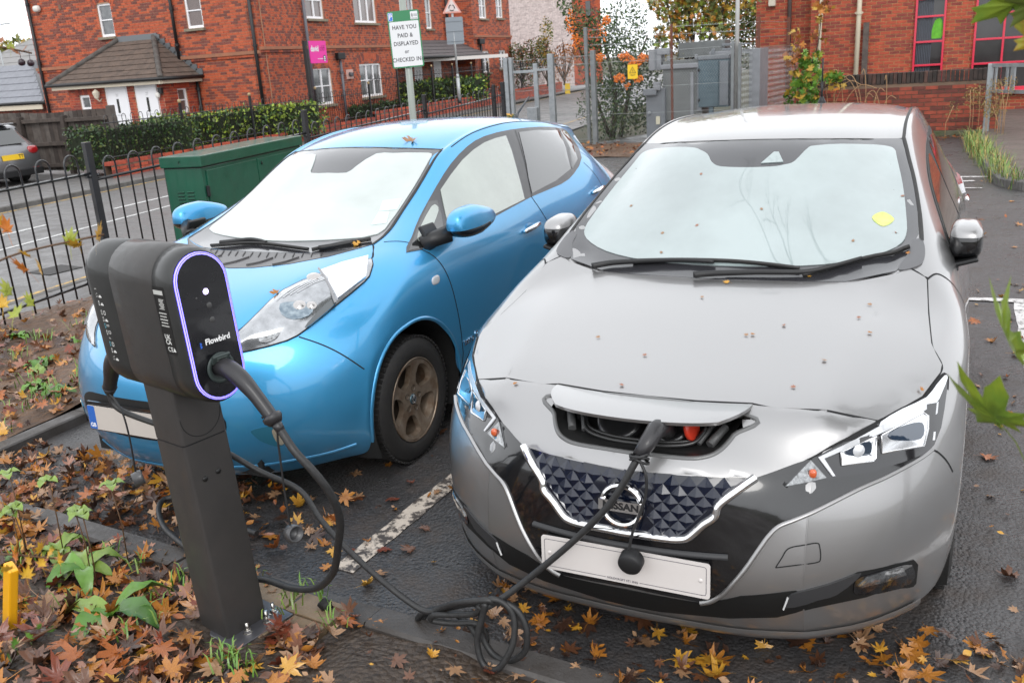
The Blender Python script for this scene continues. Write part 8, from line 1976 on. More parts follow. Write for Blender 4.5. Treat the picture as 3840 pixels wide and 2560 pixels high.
def leaf_geo(kind, rng, curl=.25, stem=True):
 o = leaf_pts(kind, rng); n = len(o); a, b, c = rng.uniform(-curl, curl), rng.uniform(-curl, curl), rng.uniform(.5, 1) * curl
 ph = rng.uniform(0, 6)
 def z(x, y): return a * x * x + b * y * y * .6 + c * .5 * math.sin(2.6 * x + ph) * math.cos(2.1 * y + ph) + .35 * c * abs(x)
 vs = [(x, y, z(x, y)) for x, y in o] + [(x * .5, y * .5, z(x * .5, y * .5) - .03) for x, y in o] + [(0, 0, -.02)]
 fs = [(i, (i + 1) % n, n + (i + 1) % n, n + i) for i in range(n)] + [(n + i, n + (i + 1) % n, 2 * n) for i in range(n)]
 if stem:
  k = len(vs); y0 = o[0][1]; d = rng.uniform(-.4, .4)
  vs += [(-.018, y0 + .1, .0), (.018, y0 + .1, .0), (.02 + d * .4, y0 - .45, .06), (-.012 + d * .4, y0 - .45, .06), (d - .01, y0 - .9, .02), (d + .012, y0 - .9, .02)]
  fs += [(k, k + 3, k + 2, k + 1), (k + 3, k + 4, k + 5, k + 2)]
 return vs, fs
def leafmat(name, c, c2, rough=.38, coat=.35):
 m = mat(name, c, rough, 0, coat=coat, noise=.55, nscale=22, col2=c2, rnoise=.25, rscale=25)
 return m
LM = {'yellow': leafmat('leaf yellow', (.58, .33, .035), (.40, .17, .02)), 'amber': leafmat('leaf amber', (.46, .19, .022), (.24, .08, .015)), 'orange': leafmat('leaf orange', (.40, .115, .018), (.18, .05, .012)),
      'brown': leafmat('leaf brown', (.15, .058, .025), (.07, .03, .016)), 'dark brown': leafmat('leaf dark brown', (.065, .030, .018), (.03, .016, .011), .3), 'tan': leafmat('leaf tan', (.36, .215, .115), (.22, .11, .055)),
      'red brown': leafmat('leaf red brown', (.22, .045, .02), (.10, .03, .015)), 'pale pinkish': leafmat('leaf pink tan', (.34, .17, .115), (.24, .10, .06))}
_lr = random.Random(21)
LEAF_GEO = [leaf_geo('maple', _lr, .32) for _ in range(6)] + [leaf_geo('maple', _lr, .75) for _ in range(4)] + [leaf_geo('thorn', _lr, .4) for _ in range(3)] + [leaf_geo('oval', _lr, .4) for _ in range(2)]
_lm = {}
def leaf_mesh(gi, c):
 if (gi, c) not in _lm:
  mb = MB(); mb.add(*LEAF_GEO[gi], 0, True); me = mb.mesh('fallen_leaf'); me.materials.append(LM[c]); _lm[(gi, c)] = me
 return _lm[(gi, c)]
AREAS = []
def scatter(area, n, x0, x1, y0, y1, zf, sz, cols, tilt, lift, ok=None, seed=1, geo=(0, 15), pull=None):
 r = random.Random(seed); L = []
 names = [c for c, w in cols]; wts = [w for c, w in cols]
 while len(L) < n:
  x, y = r.uniform(x0, x1), r.uniform(y0, y1)
  if pull and r.random() > pull(x, y): continue
  if ok and not ok(x, y): continue
  s = r.uniform(*sz) * (.6 if r.random() < .25 else 1); g = r.randrange(*geo)
  if g >= 10: s *= .55
  L.append((Vector((x, y, zf(x, y) + r.uniform(.003, lift))), s * .5, (r.gauss(0, tilt), r.gauss(0, tilt), r.uniform(0, 6.28)), g, r.choices(names, wts)[0], area))
 AREAS.append(L); return L
DK = [('dark brown', 4), ('brown', 5), ('orange', 3), ('amber', 3.2), ('tan', 2.2), ('pale pinkish', 2), ('red brown', 2.5), ('yellow', 1.3)]
clear_post = lambda x, y: not (-1.48 < x < -1.18 and -1.38 < y < -1.0)
scatter('on the soil bed round the charging post', 1250, -3.3, -.95, -2.0, -.80, bank_z, (.085, .15), DK, .40, .040, lambda x, y: y < kerb_y(x) + .03 and clear_post(x, y) and not (-1.5 < x < -1.0 and y > -1.17), 1)
scatter('on the bare soil below the kerb', 150, -.95, 1.1, -1.75, -.98, bank_z, (.05, .10), [('tan', 2), ('yellow', 2.4), ('amber', 2), ('brown', 3), ('red brown', 1)], .25, .02, lambda x, y: y < kerb_y(x), 2)
scatter('along the kerb in front of the blue car', 620, -3.66, -1.35, -.80, -.22, lambda x, y: .004, (.075, .13), [('brown', 4), ('dark brown', 4), ('tan', 3), ('amber', 3), ('orange', 2), ('yellow', 1.4), ('pale pinkish', 2)], .45, .05, lambda x, y: y > kerb_y(x) + .11, 3, pull=lambda x, y: 1 if x < -2.2 else max(.12, .9 - (x + 2.2) * 1.1))
scatter('on the bed beside the railings', 1150, -6.3, -3.8, -.9, 3.2, left_z, (.08, .14), DK, .42, .05, None, 4, pull=lambda x, y: 1 if y < 1.4 else .35)
scatter('on the wet asphalt between the cars', 90, -1.75, -.55, -.82, 1.6, lambda x, y: .003, (.05, .11), [('amber', 3), ('brown', 3), ('red brown', 2), ('yellow', 1.6), ('tan', 1.5)], .22, .015, None, 5)
scatter('under the nose of the grey car', 330, -.62, 1.12, -1.02, -.36, lambda x, y: .003, (.06, .12), [('yellow', 2.2), ('amber', 2.4), ('tan', 2.5), ('brown', 3), ('dark brown', 2)], .30, .03, lambda x, y: y > kerb_y(x) + .1, 6)
scatter('on the asphalt right of the grey car', 150, .92, 2.6, -1.2, 4.6, lambda x, y: .003, (.06, .12), [('yellow', 3.2), ('amber', 2.5), ('tan', 2.2), ('orange', 1.4), ('brown', 1.4)], .28, .012, None, 7, pull=lambda x, y: 1 if x < 1.7 else .3)
scatter('on the far car park surface', 60, .9, 3, 4.6, 15, lambda x, y: .003, (.07, .13), [('amber', 3), ('tan', 2), ('brown', 2), ('orange', 1)], .25, .012, None, 8)
scatter('at the foot of the boundary wall', 90, -.4, 1.2, 15.0, 15.85, lambda x, y: .003, (.08, .14), [('amber', 3), ('orange', 3), ('brown', 3)], .3, .05, None, 9)
scatter('along the foot of the chain link fence', 260, -6.6, -3.4, 13.4, 15.5, lambda x, y: .02, (.09, .16), [('orange', 3), ('brown', 4), ('amber', 3), ('red brown', 2)], .4, .05, None, 10)
scatter('on the kerb stones by the slabs', 26, -1.9, .3, -1.05, -.84, lambda x, y: .060, (.03, .06), [('tan', 3), ('amber', 2), ('brown', 2)], .15, .004, lambda x, y: kerb_y(x) < y < kerb_y(x) + .09, 11)
ALL = [l for L in AREAS for l in L]
def lrank(l):
 q = in_frame(l[0]); return 0 if q is None else -l[1] / q[2]
ALL.sort(key=lrank)
for (p, s, e, g, c, area) in ALL[:300]:
 o = bpy.data.objects.new('fallen_leaf', leaf_mesh(g, c)); COL.objects.link(o); o.location = p; o.rotation_euler = e; o.scale = (s, s, s)
 tag(o, c + ' fallen ' + ('maple leaf ' if g < 10 else 'small leaf ') + area, 'leaf', c + ' leaves lying ' + area)
rest = {}
for l in ALL[300:]: rest.setdefault(l[5], []).append(l)
from mathutils import Euler
for area, L in rest.items():
 mb = MB(); names = sorted({l[4] for l in L})
 for (p, s, e, g, c, a) in L:
  R = Euler(e).to_matrix(); vs, fs = LEAF_GEO[g]; mb.add([p + R @ (Vector(v) * s) for v in vs], fs, names.index(c), True)
 o = mb.build('leaf_litter', [LM[c] for c in names]); tag(o, 'loose leaf litter ' + area, 'leaf litter', None, 'stuff')
def carleaf(root, B, p, c, s, lab, grp, g):
 l, n = B.near(p); l = l + n * .008; M = root.matrix_world if False else Matrix.Translation(root.location) @ Matrix.Rotation(root.rotation_euler.z, 4, 'Z')
 q = (M.to_3x3() @ n).to_track_quat('Z', 'Y'); o = bpy.data.objects.new('fallen_leaf', leaf_mesh(g, c)); COL.objects.link(o)
 o.location = M @ l; o.rotation_euler = (q @ Euler((0, 0, _lr.uniform(0, 6.28))).to_quaternion()).to_euler(); o.scale = (s, s, s); tag(o, lab, 'leaf', grp)
for i, p in enumerate([(-.27,.398,1.141), (-.134,.426,1.171), (-.249,.299,1.079), (-.187,.695,1.344), (.107,.503,1.224), (.622,.716,1.243), (.465,.417,1.12), (.609,.502,1.141), (-.468,.596,1.218)]):
 carleaf(GREY_ROOT, GREY_B, p, ('tan', 'pale pinkish')[i % 2], .013, 'tiny %s leaf stuck on the windscreen of the grey car' % ('tan', 'pinkish')[i % 2], 'tiny leaves on the grey car windscreen', 10 + i % 3)
for i, p in enumerate([(-.003,-.019,.987), (.317,-.198,.953), (.227,-.279,.941), (.57,.034,.979), (.545,-.077,.964), (.582,-.181,.944), (.471,-.396,.913), (.413,-.566,.879), (.753,-.397,.84), (-.277,-.372,.921), (-.076,-.477,.906), (-.469,-.672,.838), (.215, -.29, .94), (-.10, -.66, .86)]):
 carleaf(GREY_ROOT, GREY_B, p, ('tan', 'pale pinkish', 'amber')[i % 3], .014, 'tiny %s leaf lying on the grey bonnet' % ('tan', 'pinkish', 'amber')[i % 3], 'tiny leaves on the grey bonnet', 10 + i % 3)
for p, c, s, lab in (((.054,.14,1.006), 'yellow', .022, 'yellow leaf caught under the wiper at the middle of the grey car'), ((.33,.23,1.03), 'yellow', .02, 'yellow leaf between the two wiper blades of the grey car'), ((.67,.36,1.09), 'amber', .014, 'amber leaf at the outer tip of the grey car wiper')): carleaf(GREY_ROOT, GREY_B, p, c, s, lab, None, 10)
for p, c, s, lab in (((.317,1.01,1.462), 'tan', .055, 'tan maple leaf lying on the front of the blue car roof'), ((.296,2.37,1.482), 'yellow', .055, 'yellow leaf lying far back on the blue car roof'), ((.448,-.432,.94), 'amber', .030, 'curled amber leaf on the blue bonnet above the headlamp'), ((.529,.11,1.045), 'yellow', .04, 'yellow leaf caught at the blue car wiper')): carleaf(BLUE_ROOT, BLUE_B, p, c, s, lab, None, 7)
def blade(ln, w, arch, rng, n=7, fold=.25):
 vs = []; fs = []
 for i in range(n + 1):
  t = i / n; y = ln * (t - .25 * arch * t * t); z = ln * arch * (t * .95 - 1.15 * t * t); ww = w * (.10 + math.sin(PI * min(1, t * .92 + .08)) ** .8) * (1 if i < n else 0)
  wv = .10 * w * math.sin(i * 2.3 + ln * 50)
  vs += [(-ww / 2, y, z + fold * ww + wv), (0, y, z), (ww / 2, y, z + fold * ww - wv)]
 for i in range(n):
  for k in (0, 1): fs.append((3 * i + k, 3 * i + k + 1, 3 * i + k + 4, 3 * i + k + 3))
 return vs, fs
GREENS = [mat('leaf green %d' % i, c, .42, 0, coat=.25, noise=.5, nscale=16, col2=tuple(v * .6 for v in c)) for i, c in enumerate([(.085, .21, .022), (.13, .28, .035), (.06, .15, .025), (.20, .30, .05)])]
def plant(p, n, ln, w, lab, seed, cat='plant', gm=None, up=(.5, 1.1)):
 r = random.Random(seed); root = empty('green_plant', p); tag(root, lab, cat)
 for i in range(n):
  a = 2 * PI * i / n + r.uniform(-.4, .4); l = ln * r.uniform(.65, 1.15); vs, fs = blade(l, w * r.uniform(.8, 1.2), r.uniform(*up), r); R = Matrix.Rotation(a, 3, 'Z') @ Matrix.Rotation(r.uniform(-.2, .2), 3, 'Y')
  m = MB(); m.add([R @ Vector(v) for v in vs], fs, 0, True); m.build('leaf', [gm or r.choice(GREENS)], root)
 return root
plant((-2.10, -1.20, .10), 8, .20, .062, 'broad leaved green plant among brown leaves left of the charging post', 3)
plant((-1.74, -1.38, .11), 4, .25, .085, 'big leaved green plant with a long drooping leaf at the bottom left', 8, up=(.35, .8))
plant((-2.33, -1.12, .10), 7, .15, .05, 'pale green plant behind the broad leaved plant near the left edge', 5, gm=GREENS[3])
plant((-2.42, -1.28, .10), 6, .13, .045, 'small green plant at the left edge above the yellow bar', 12)
for i, (x, y, s, t) in enumerate([(-4.89, .79, .15, 'left of the blue car near the railings'), (-5.09, 1.27, .16, 'close to the foot of the railing bars'), (-5.69, 1.2, .14, 'at the far left under the railings'), (-4.20, .33, .17, 'just left of the blue car lamp'), (-4.75, .62, .12, 'between two larger weeds by the railings'), (-4.46, .40, .13, 'left of the blue car front corner'), (-5.36, 1.62, .15, 'right against the pavement edge'), (-4.35, .75, .15, 'behind the charging head on the left bed')]):
 plant((x, y, left_z(x, y)), 6, s, .058, 'green weed rosette ' + t, 30 + i, gm=GREENS[(0, 1, 1, 0, 3, 1, 2, 0)[i]])
st = MB(); r = random.Random(4); so = empty('seedling_stems', (-2.2, -1.15, .1)); tag(so, 'thin brown seedling stems with light green top leaves left of the post', 'plant')
for i in range(7):
 x, y, h = r.uniform(-.3, .3), r.uniform(-.12, .12), r.uniform(.18, .36); m = MB(); m.tube([(x, y, 0), (x + .01, y, h * .5), (x + r.uniform(-.02, .02), y, h)], .0025, 5); m.build('stem', [mat('stem brown', (.09, .045, .02), .6)], so)
 for k in range(4):
  vs, fs = blade(.055, .035, .5, r, 4); R = Matrix.Rotation(k * 1.57 + i, 3, 'Z'); m = MB(); m.add([R @ Vector(v) + Vector((x, y, h)) for v in vs], fs, 0, True); m.build('leaf', [GREENS[3]], so)
def tufts(lab, spots, n, ln, cols, seed):
 r = random.Random(seed); m = MB()
 for (x, y, z, sc) in spots:
  for i in range(n):
   a = r.uniform(0, 6.28); l = ln * sc * r.uniform(.5, 1.1); b = r.uniform(.3, .9); d = Vector((math.cos(a), math.sin(a), 0)); s = Vector((-d.y, d.x, 0)) * .0035; q = Vector((x, y, z)) + Vector((r.gauss(0, .05 * sc), r.gauss(0, .05 * sc), 0))
   m.add([q - s, q + s, q + d * l * b * .5 + s * .7 + Vector((0, 0, l * .75)), q + d * l * b * .5 - s * .7 + Vector((0, 0, l * .75)), q + d * l * b * 1.1 + Vector((0, 0, l * .8))], [(0, 1, 2, 3), (3, 2, 4)], r.randrange(len(cols)), True)
 o = m.build('grass', cols); tag(o, lab, 'grass', None, 'stuff')
r = random.Random(9)
tufts('long grass growing along the kerb of the brown path', [(1.05 + .02 * i + r.uniform(-.12, .06) - max(0, i - 14) * .0 , 14.3 - i * .26, .0, 1.2) for i in range(20)], 46, .30, [GREENS[3], GREENS[1], mat('straw', (.42, .30, .10), .6)], 1)
tufts('short grass blades among the leaf litter', [(r.uniform(-2.6, -.2), r.uniform(-1.5, -1.0), .10, .5) for i in range(24)] + [(r.uniform(-5.5, -3.9), r.uniform(-.5, 1.6), .05, .8) for i in range(26)], 12, .13, [GREENS[1], GREENS[3]], 2)
def cloud(n, sampler, size, nm, seed, kind='q'):
 r = random.Random(seed); mb = MB()
 for i in range(n):
  p = sampler(r); s = r.uniform(.6, 1.2) * size; u = Vector((r.gauss(0, 1), r.gauss(0, 1), r.gauss(0, 1))).normalized(); v = u.orthogonal().normalized(); v = (v * math.cos(i) + u.cross(v) * math.sin(i)); w = u.cross(v)
  if kind == 'q': mb.add([p, p + v * s * .5 + w * s * .28, p + v * s, p + v * s * .5 - w * s * .28], [(0, 1, 2, 3)], r.randrange(nm))
  else:
   g, f = LEAF_GEO[r.randrange(0, 6)]; k = (len(g) - 7) // 2; mb.add([p + (v * q[0] + w * q[1] + u * q[2]) * s * .5 for q in g[:k]], [tuple(range(k))], r.randrange(nm))
 return mb
def boxs(c, d, pw=.6):
 def f(r):
  while True:
   p = [r.uniform(-1, 1) for _ in range(3)]
   if max(abs(a) for a in p) > pw or r.random() < .12: break
  bump = 1 + .06 * math.sin(p[0] * 9 + p[2] * 4) + .05 * math.sin(p[1] * 7)
  return Vector((c[0] + p[0] * d[0] / 2 * bump, c[1] + p[1] * d[1] / 2 * bump, c[2] + p[2] * d[2] / 2 * bump))
 return f
def blobs(L):
 W_ = [b[3] ** 2 for b in L]
 def f(r):
  x, y, z, R, sq = r.choices(L, W_)[0]
  while True:
   p = Vector((r.uniform(-1, 1), r.uniform(-1, 1), r.uniform(-1, 1)))
   if .3 < p.length < 1: break
  return Vector((x + p.x * R, y + p.y * R, z + p.z * R * sq))
 return f
H = {k: mat('foliage ' + k, c, .55, 0, coat=.1, noise=.4, nscale=6, col2=tuple(v * .7 for v in c)) for k, c in dict(dark=(.025, .055, .018), mid=(.045, .10, .02), lime=(.27, .36, .04), gold=(.42, .26, .03), olive=(.10, .13, .03), amber=(.46, .17, .025), rust=(.26, .10, .04), berry=(.70, .16, .012), pale=(.24, .24, .08)).items()}
def hedge(lab, s0, s1, t0, t1, z0, z1, n, mats, size, seed):
 c = RD((s0 + s1) / 2, (t0 + t1) / 2, (z0 + z1) / 2); o = empty('hedge', (c.x, c.y, z0)); tag(o, lab, 'hedge'); f = boxs((0, 0, 0), (t1 - t0, s1 - s0, z1 - z0)); R = Matrix.Rotation(TH, 3, 'Z')
 q = cloud(n, lambda r: R @ f(r) + Vector((0, 0, (z1 - z0) / 2)), size, len(mats), seed); q.build('foliage', mats, o)
 k = MB(); k.box((0, 0, (z1 - z0) / 2), ((t1 - t0) * .72, (s1 - s0) * .94, (z1 - z0) * .82), 0, R); k.build('shade_core', [mat('hedge inside', (.014, .02, .008), .9)], o)  # plain dark box, its colour stands for the shade deep in the foliage
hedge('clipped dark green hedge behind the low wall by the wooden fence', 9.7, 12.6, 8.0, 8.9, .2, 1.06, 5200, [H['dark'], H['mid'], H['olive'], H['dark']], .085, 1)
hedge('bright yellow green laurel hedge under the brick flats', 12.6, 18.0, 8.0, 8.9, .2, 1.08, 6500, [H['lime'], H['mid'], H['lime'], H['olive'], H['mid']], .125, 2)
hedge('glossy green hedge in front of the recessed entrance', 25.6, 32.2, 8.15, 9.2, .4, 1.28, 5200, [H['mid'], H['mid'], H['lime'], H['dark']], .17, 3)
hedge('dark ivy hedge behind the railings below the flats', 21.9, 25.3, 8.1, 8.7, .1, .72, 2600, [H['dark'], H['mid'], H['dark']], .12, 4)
def tree(name, lab, base, limbs, crown, n, size, mats, seed, cat='tree', kind='q', extra=None):
 o = empty(name, base); tag(o, lab, cat); t = MB(); r = random.Random(seed)
 for L in limbs: t.tube(catmull([Vector(q[:3]) for q in L], 4), [L[0][3] + (L[-1][3] - L[0][3]) * i / ((len(L) - 1) * 4) for i in range((len(L) - 1) * 4 + 1)], 6)
 t.build('trunk', [mat('bark', (.075, .055, .04), .85, noise=.5, nscale=20, col2=(.04, .03, .022))], o)
 if n: cloud(n, blobs(crown), size, len(mats), seed, kind).build('crown', mats, o)
 if extra: extra(o, r)
 return o
def berries(o, r, L, n):
 m = MB(); f = blobs(L)
 for i in range(n):
  p = f(r); s = r.uniform(.018, .030)
  m.add([p + Vector(q) * s for q in ((1, 0, 0), (-1, 0, 0), (0, 1, 0), (0, -1, 0), (0, 0, 1), (0, 0, -1))], [(0, 2, 4), (2, 1, 4), (1, 3, 4), (3, 0, 4), (2, 0, 5), (1, 2, 5), (3, 1, 5), (0, 3, 5)], 0, True)
 q = m.build('berries', [mat('orange berry', (.78, .20, .012), .35, coat=.4)], o); q['kind'] = 'stuff'
tree('berry_bush', 'tall firethorn bush with clusters of orange berries behind the chain link fence', (-6.5, 17.3, 0), [[(0, 0, 0, .08), (.1, 0, 1, .06), (-.2, 0, 2.4, .02)], [(.2, 0, 0, .06), (.5, 0, 1.2, .04), (.9, 0, 2.2, .015)], [(-.1, .1, 0, .05), (-.5, 0, 1.3, .03), (-.95, 0, 2.7, .01)]],
     [(-.1, 0, .6, .75, 1), (.5, 0, .8, .7, 1.1), (0, 0, 1.6, .75, 1), (.7, 0, 1.7, .6, 1), (-.3, 0, 2.3, .55, 1), (.3, .1, 2.5, .6, 1), (-.75, 0, 2.6, .35, 1), (-.9, -.1, 3.0, .3, 1), (1.0, .2, .7, .6, 1.2)], 9500, .075, [H['dark'], H['mid'], H['olive'], H['mid'], H['dark']], 5, 'bush', 'q',
     lambda o, r: berries(o, r, [(-.82, -.25, 2.6, .13, 2.4), (-.70, -.3, 2.15, .12, 1.5), (.08, -.65, 2.30, .09, 2.6), (.18, -.66, 2.55, .10, 1), (.55, -.6, 1.78, .15, .8), (.78, -.6, 1.62, .14, 1), (.95, -.5, 1.72, .13, .8), (.45, -.65, 1.32, .14, .8), (.85, -.6, 1.28, .12, .7), (-.05, -.6, 1.78, .16, .7), (.6, -.6, 1.15, .08, 1)], 620))
tree('maple_tree', 'yellow and green autumn maple above the substation boxes', (-4.9, 18.4, 0), [[(0, 0, 0, .09), (.05, 0, 1.5, .07), (-.1, 0, 3.2, .03)], [(.05, 0, 1.2, .05), (.5, 0, 2.2, .03), (.9, 0, 3.0, .015)], [(0, 0, 1.4, .05), (-.4, -.1, 2.3, .03), (-.6, -.1, 3.2, .012)]],
     [(-.35, -.2, 2.1, .5, 1), (.1, 0, 2.7, .6, 1), (.5, 0, 2.3, .45, .9), (-.5, 0, 3.0, .55, 1), (.3, 0, 3.4, .8, 1), (1.0, .1, 2.9, .55, 1)], 2600, .17, [H['gold'], H['lime'], H['olive'], H['gold'], H['amber'], H['pale']], 6, 'tree', 'm')
tree('tree', 'olive green bushy tree behind the lamp column', (-4.0, 24, 0), [[(0, 0, 0, .1), (0, 0, 1.6, .07), (.2, 0, 3.0, .03)], [(0, 0, 1.2, .05), (-.8, 0, 2.4, .02)]], [(-.6, 0, 1.9, .9, .8), (.4, 0, 1.8, .9, .8), (-.1, 0, 2.8, .9, .9), (1.0, 0, 2.3, .6, .8), (-1.2, 0, 2.6, .7, 1), (-.4, 0, 3.6, .8, .9)], 8000, .11, [H['olive'], H['mid'], H['pale'], H['olive'], H['rust']], 7)
tree('tree', 'bare twiggy tree top above the berry bush', (-7.4, 27, 0), [[(0, 0, 0, .1), (.1, 0, 2, .08), (.3, 0, 4.5, .02)]] + [[(.1, 0, 1.2 + i * .35, .04), (.3 + math.sin(i * 2.1) * .7, .1, 2.2 + i * .4, .02), (.3 + math.sin(i * 2.1) * 1.5, .1, 3.2 + i * .3, .006)] for i in range(7)], [(.4, 0, 3.4, 1.3, .8), (1.6, 0, 3.2, 1.2, .8), (2.2, 0, 2.4, 1.0, .8)], 2200, .11, [H['rust'], H['olive'], H['pale'], H['amber']], 8)
tree('maple_sapling', 'leafy maple sapling turning orange at the top beside the boundary wall', (-1.95, 15.35, 0), [[(0, 0, 0, .02), (.02, 0, 1.0, .016), (.25, 0, 1.8, .010), (.30, 0, 2.7, .004)], [(0, 0, .5, .012), (.4, 0, 1.0, .006), (.75, 0, 1.2, .003)], [(0, 0, .9, .01), (-.2, 0, 1.6, .006), (-.12, 0, 2.2, .003)]],
     [(-.05, 0, .45, .32, 1), (0, 0, .85, .34, 1), (.05, 0, 1.2, .30, 1), (.12, 0, 1.5, .22, 1), (.55, -.05, 1.18, .18, .6), (.3, 0, .55, .22, 1)], 520, .19, [GREENS[0], GREENS[1], H['lime'], GREENS[0], GREENS[1], H['gold']], 9, 'sapling', 'm',
     lambda o, r: cloud(110, blobs([(.28, 0, 2.35, .22, 1.4), (.28, 0, 1.9, .16, 1), (-.15, 0, 1.9, .18, 1.2), (-.18, 0, 1.6, .18, 1), (.6, 0, 1.0, .16, .6), (.05, -.1, .28, .22, .8)]), .17, 3, 10, 'm').build('autumn_leaves', [H['amber'], H['gold'], H['rust']], o))
dr_ = empty('dry_stems', (-.9, 15.6, 0)); tag(dr_, 'arching dry straw coloured stems against the boundary wall', 'plant'); r = random.Random(14)
for i in range(16):
 x0 = r.uniform(-.7, .45); d = r.uniform(-.55, .6); h = r.uniform(.7, 1.45); m = MB(); m.tube(catmull([(x0, 0, 0), (x0 + d * .3, -.03, h * .7), (x0 + d * .75, -.06, h), (x0 + d * 1.25, -.08, h * .93)], 4), .006, 4); m.build('stem', [mat('dry straw', (.40, .24, .12), .7)], dr_)
wd = empty('dry_weeds', (1.1, 15.3, 0)); tag(wd, 'tall feathery brown weeds in front of the barrier post', 'plant'); r = random.Random(15)
for i in range(13):
 x0, y0 = r.uniform(-.55, .4), r.uniform(-.3, .1); h = r.uniform(.5, 1.15); m = MB(); T = Vector((x0 + r.uniform(-.12, .12), y0, h)); m.tube([(x0, y0, 0), (x0, y0, h * .5), T], .005, 4); m.build('stem', [mat('dry straw', (.40, .24, .12), .7)], wd)
 cloud(90, blobs([(T.x, T.y, h * .86, .13, 1.5)]), .035, 2, i, 'q').build('seed_head', [mat('seed brown', (.26, .15, .05), .8), mat('seed olive', (.22, .18, .06), .8)], wd)
for nm, lab, b, cr, n, ms, z in (('bush', 'grey green bush against the pale painted wall', (-19.3, 40, .5), [(0, 0, .9, 1.0, 1.1), (.9, 0, 1.6, .8, 1), (-.3, 0, 1.7, .5, 1)], 2600, ['olive', 'dark', 'rust'], 1), ('tree', 'slim yellow leaved sapling against the pale painted wall', (-17.9, 40, .5), [(.1, 0, 2.6, .35, 1.8), (-.2, 0, 1.9, .35, 1.4), (.1, 0, 1.3, .4, 1)], 900, ['gold', 'pale', 'olive'], 2), ('bush', 'bare reddish brown bush against the pale painted wall', (-17.0, 40, .5), [(0, 0, 1.0, .9, 1.0), (.3, 0, 1.5, .7, .8)], 700, ['rust', 'rust', 'amber'], 3)):
 tree(nm, lab, b, [[(0, 0, 0, .06), (.1, 0, 1.2, .03), (.0, 0, 2.2, .01)]] + [[(0, 0, .2, .03), (math.sin(k * 2.4) * .5, 0, 1.1, .015), (math.sin(k * 2.4) * .9, 0, 1.9, .006)] for k in range(8)], cr, n, .13, [H[q] for q in ms], 40 + z, nm)
tree('tree', 'hazy golden trees on the far horizon at the left edge', (-74, 58, 0), [[(0, 0, 0, .4), (0, 0, 4, .2)]], [(0, 0, 4.2, 3.2, .7), (-5, 0, 4.4, 3.5, .7), (4, 0, 3.0, 2.6, .7)], 2500, .7, [H['gold'], H['pale'], H['olive']], 50)
def big_leaf(parent, p, s, e, m, seed, name='leaf', kind='maple'):
 rr = random.Random(seed); vs, fs = leaf_geo(kind, rr, .30, True); mb = MB(); R = Euler(e).to_matrix(); mb.add([Vector(p) + R @ (Vector(v) * s) for v in vs], fs, 0, True); o = mb.build(name, [m], parent)
 md = o.modifiers.new('s', 'SUBSURF'); md.levels = 1; md.render_levels = 2; md.subdivision_type = 'SIMPLE'; return o
SY = mat('sycamore leaf', (.27, .34, .025), .45, 0, coat=.2, noise=.55, nscale=26, col2=(.10, .20, .02), rnoise=.2); SY2 = mat('sycamore leaf spotted', (.30, .33, .025), .45, 0, coat=.2, noise=.75, nscale=34, col2=(.34, .13, .015))
s_ = empty('sycamore_twig', (.92, -2.12, 1.6)); tag(s_, 'hanging sycamore twig with big yellow green leaves at the right edge', 'twig'); q = s_.location
for p, s, e, m, k in (((.872, -2.118, 1.530), .078, (1.1, .5, 1.6), SY, 1), ((.862, -2.125, 1.448), .074, (1.0, .3, 2.2), SY, 6), ((.90, -2.11, 1.60), .02, (1.2, .2, 1.4), SY, 3)): big_leaf(s_, Vector(p) - q, s, e, m, k)
m = MB(); m.tube(catmull([Vector((1.02, -2.0, 1.68)) - q, Vector((.96, -2.08, 1.60)) - q, Vector((.93, -2.11, 1.54)) - q, Vector((.91, -2.14, 1.44)) - q], 4), .0025, 5); m.build('stem', [mat('stem brown', (.09, .045, .02), .6)], s_)
s2 = empty('sycamore_twig', (.88, -1.91, 1.95)); tag(s2, 'large green sycamore leaves hanging at the top right corner', 'twig'); q = s2.location
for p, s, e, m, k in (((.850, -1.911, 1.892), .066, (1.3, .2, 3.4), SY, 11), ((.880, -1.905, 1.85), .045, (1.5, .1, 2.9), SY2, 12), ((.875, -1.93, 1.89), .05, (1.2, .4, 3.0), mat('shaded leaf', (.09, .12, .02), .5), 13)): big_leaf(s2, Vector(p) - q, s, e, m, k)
m = MB(); m.tube([(.1, .05, .15), (.02, .01, .03), (-.02, 0, -.04)], .0025, 5); m.build('stem', [mat('stem brown', (.09, .045, .02), .6)], s2)
def twig(lab, org, spots, size, mts, seed, kind='thorn', stem=None):
 o = empty('hawthorn_twig', org); tag(o, lab, 'twig'); r = random.Random(seed)
 for i, p in enumerate(spots): big_leaf(o, Vector(p) - Vector(org), size * r.uniform(.75, 1.2), (1.2 + r.uniform(-.6, .6), r.uniform(-.6, .6), r.uniform(0, 6.28)), r.choice(mts), seed * 10 + i, 'leaf', kind)
 m = MB(); m.tube(catmull([Vector(p) - Vector(org) for p in stem], 4), .0016, 4); m.build('stem', [mat('stem brown', (.09, .045, .02), .6)], o)
Y1 = mat('hawthorn yellow', (.62, .38, .03), .45, 0, coat=.2, noise=.5, nscale=40, col2=(.42, .20, .02)); Y2 = mat('hawthorn orange', (.55, .17, .015), .45, 0, coat=.2, noise=.5, nscale=50, col2=(.28, .07, .01)); Y3 = mat('hawthorn green', (.20, .26, .03), .5, noise=.5, nscale=40, col2=(.30, .30, .04))
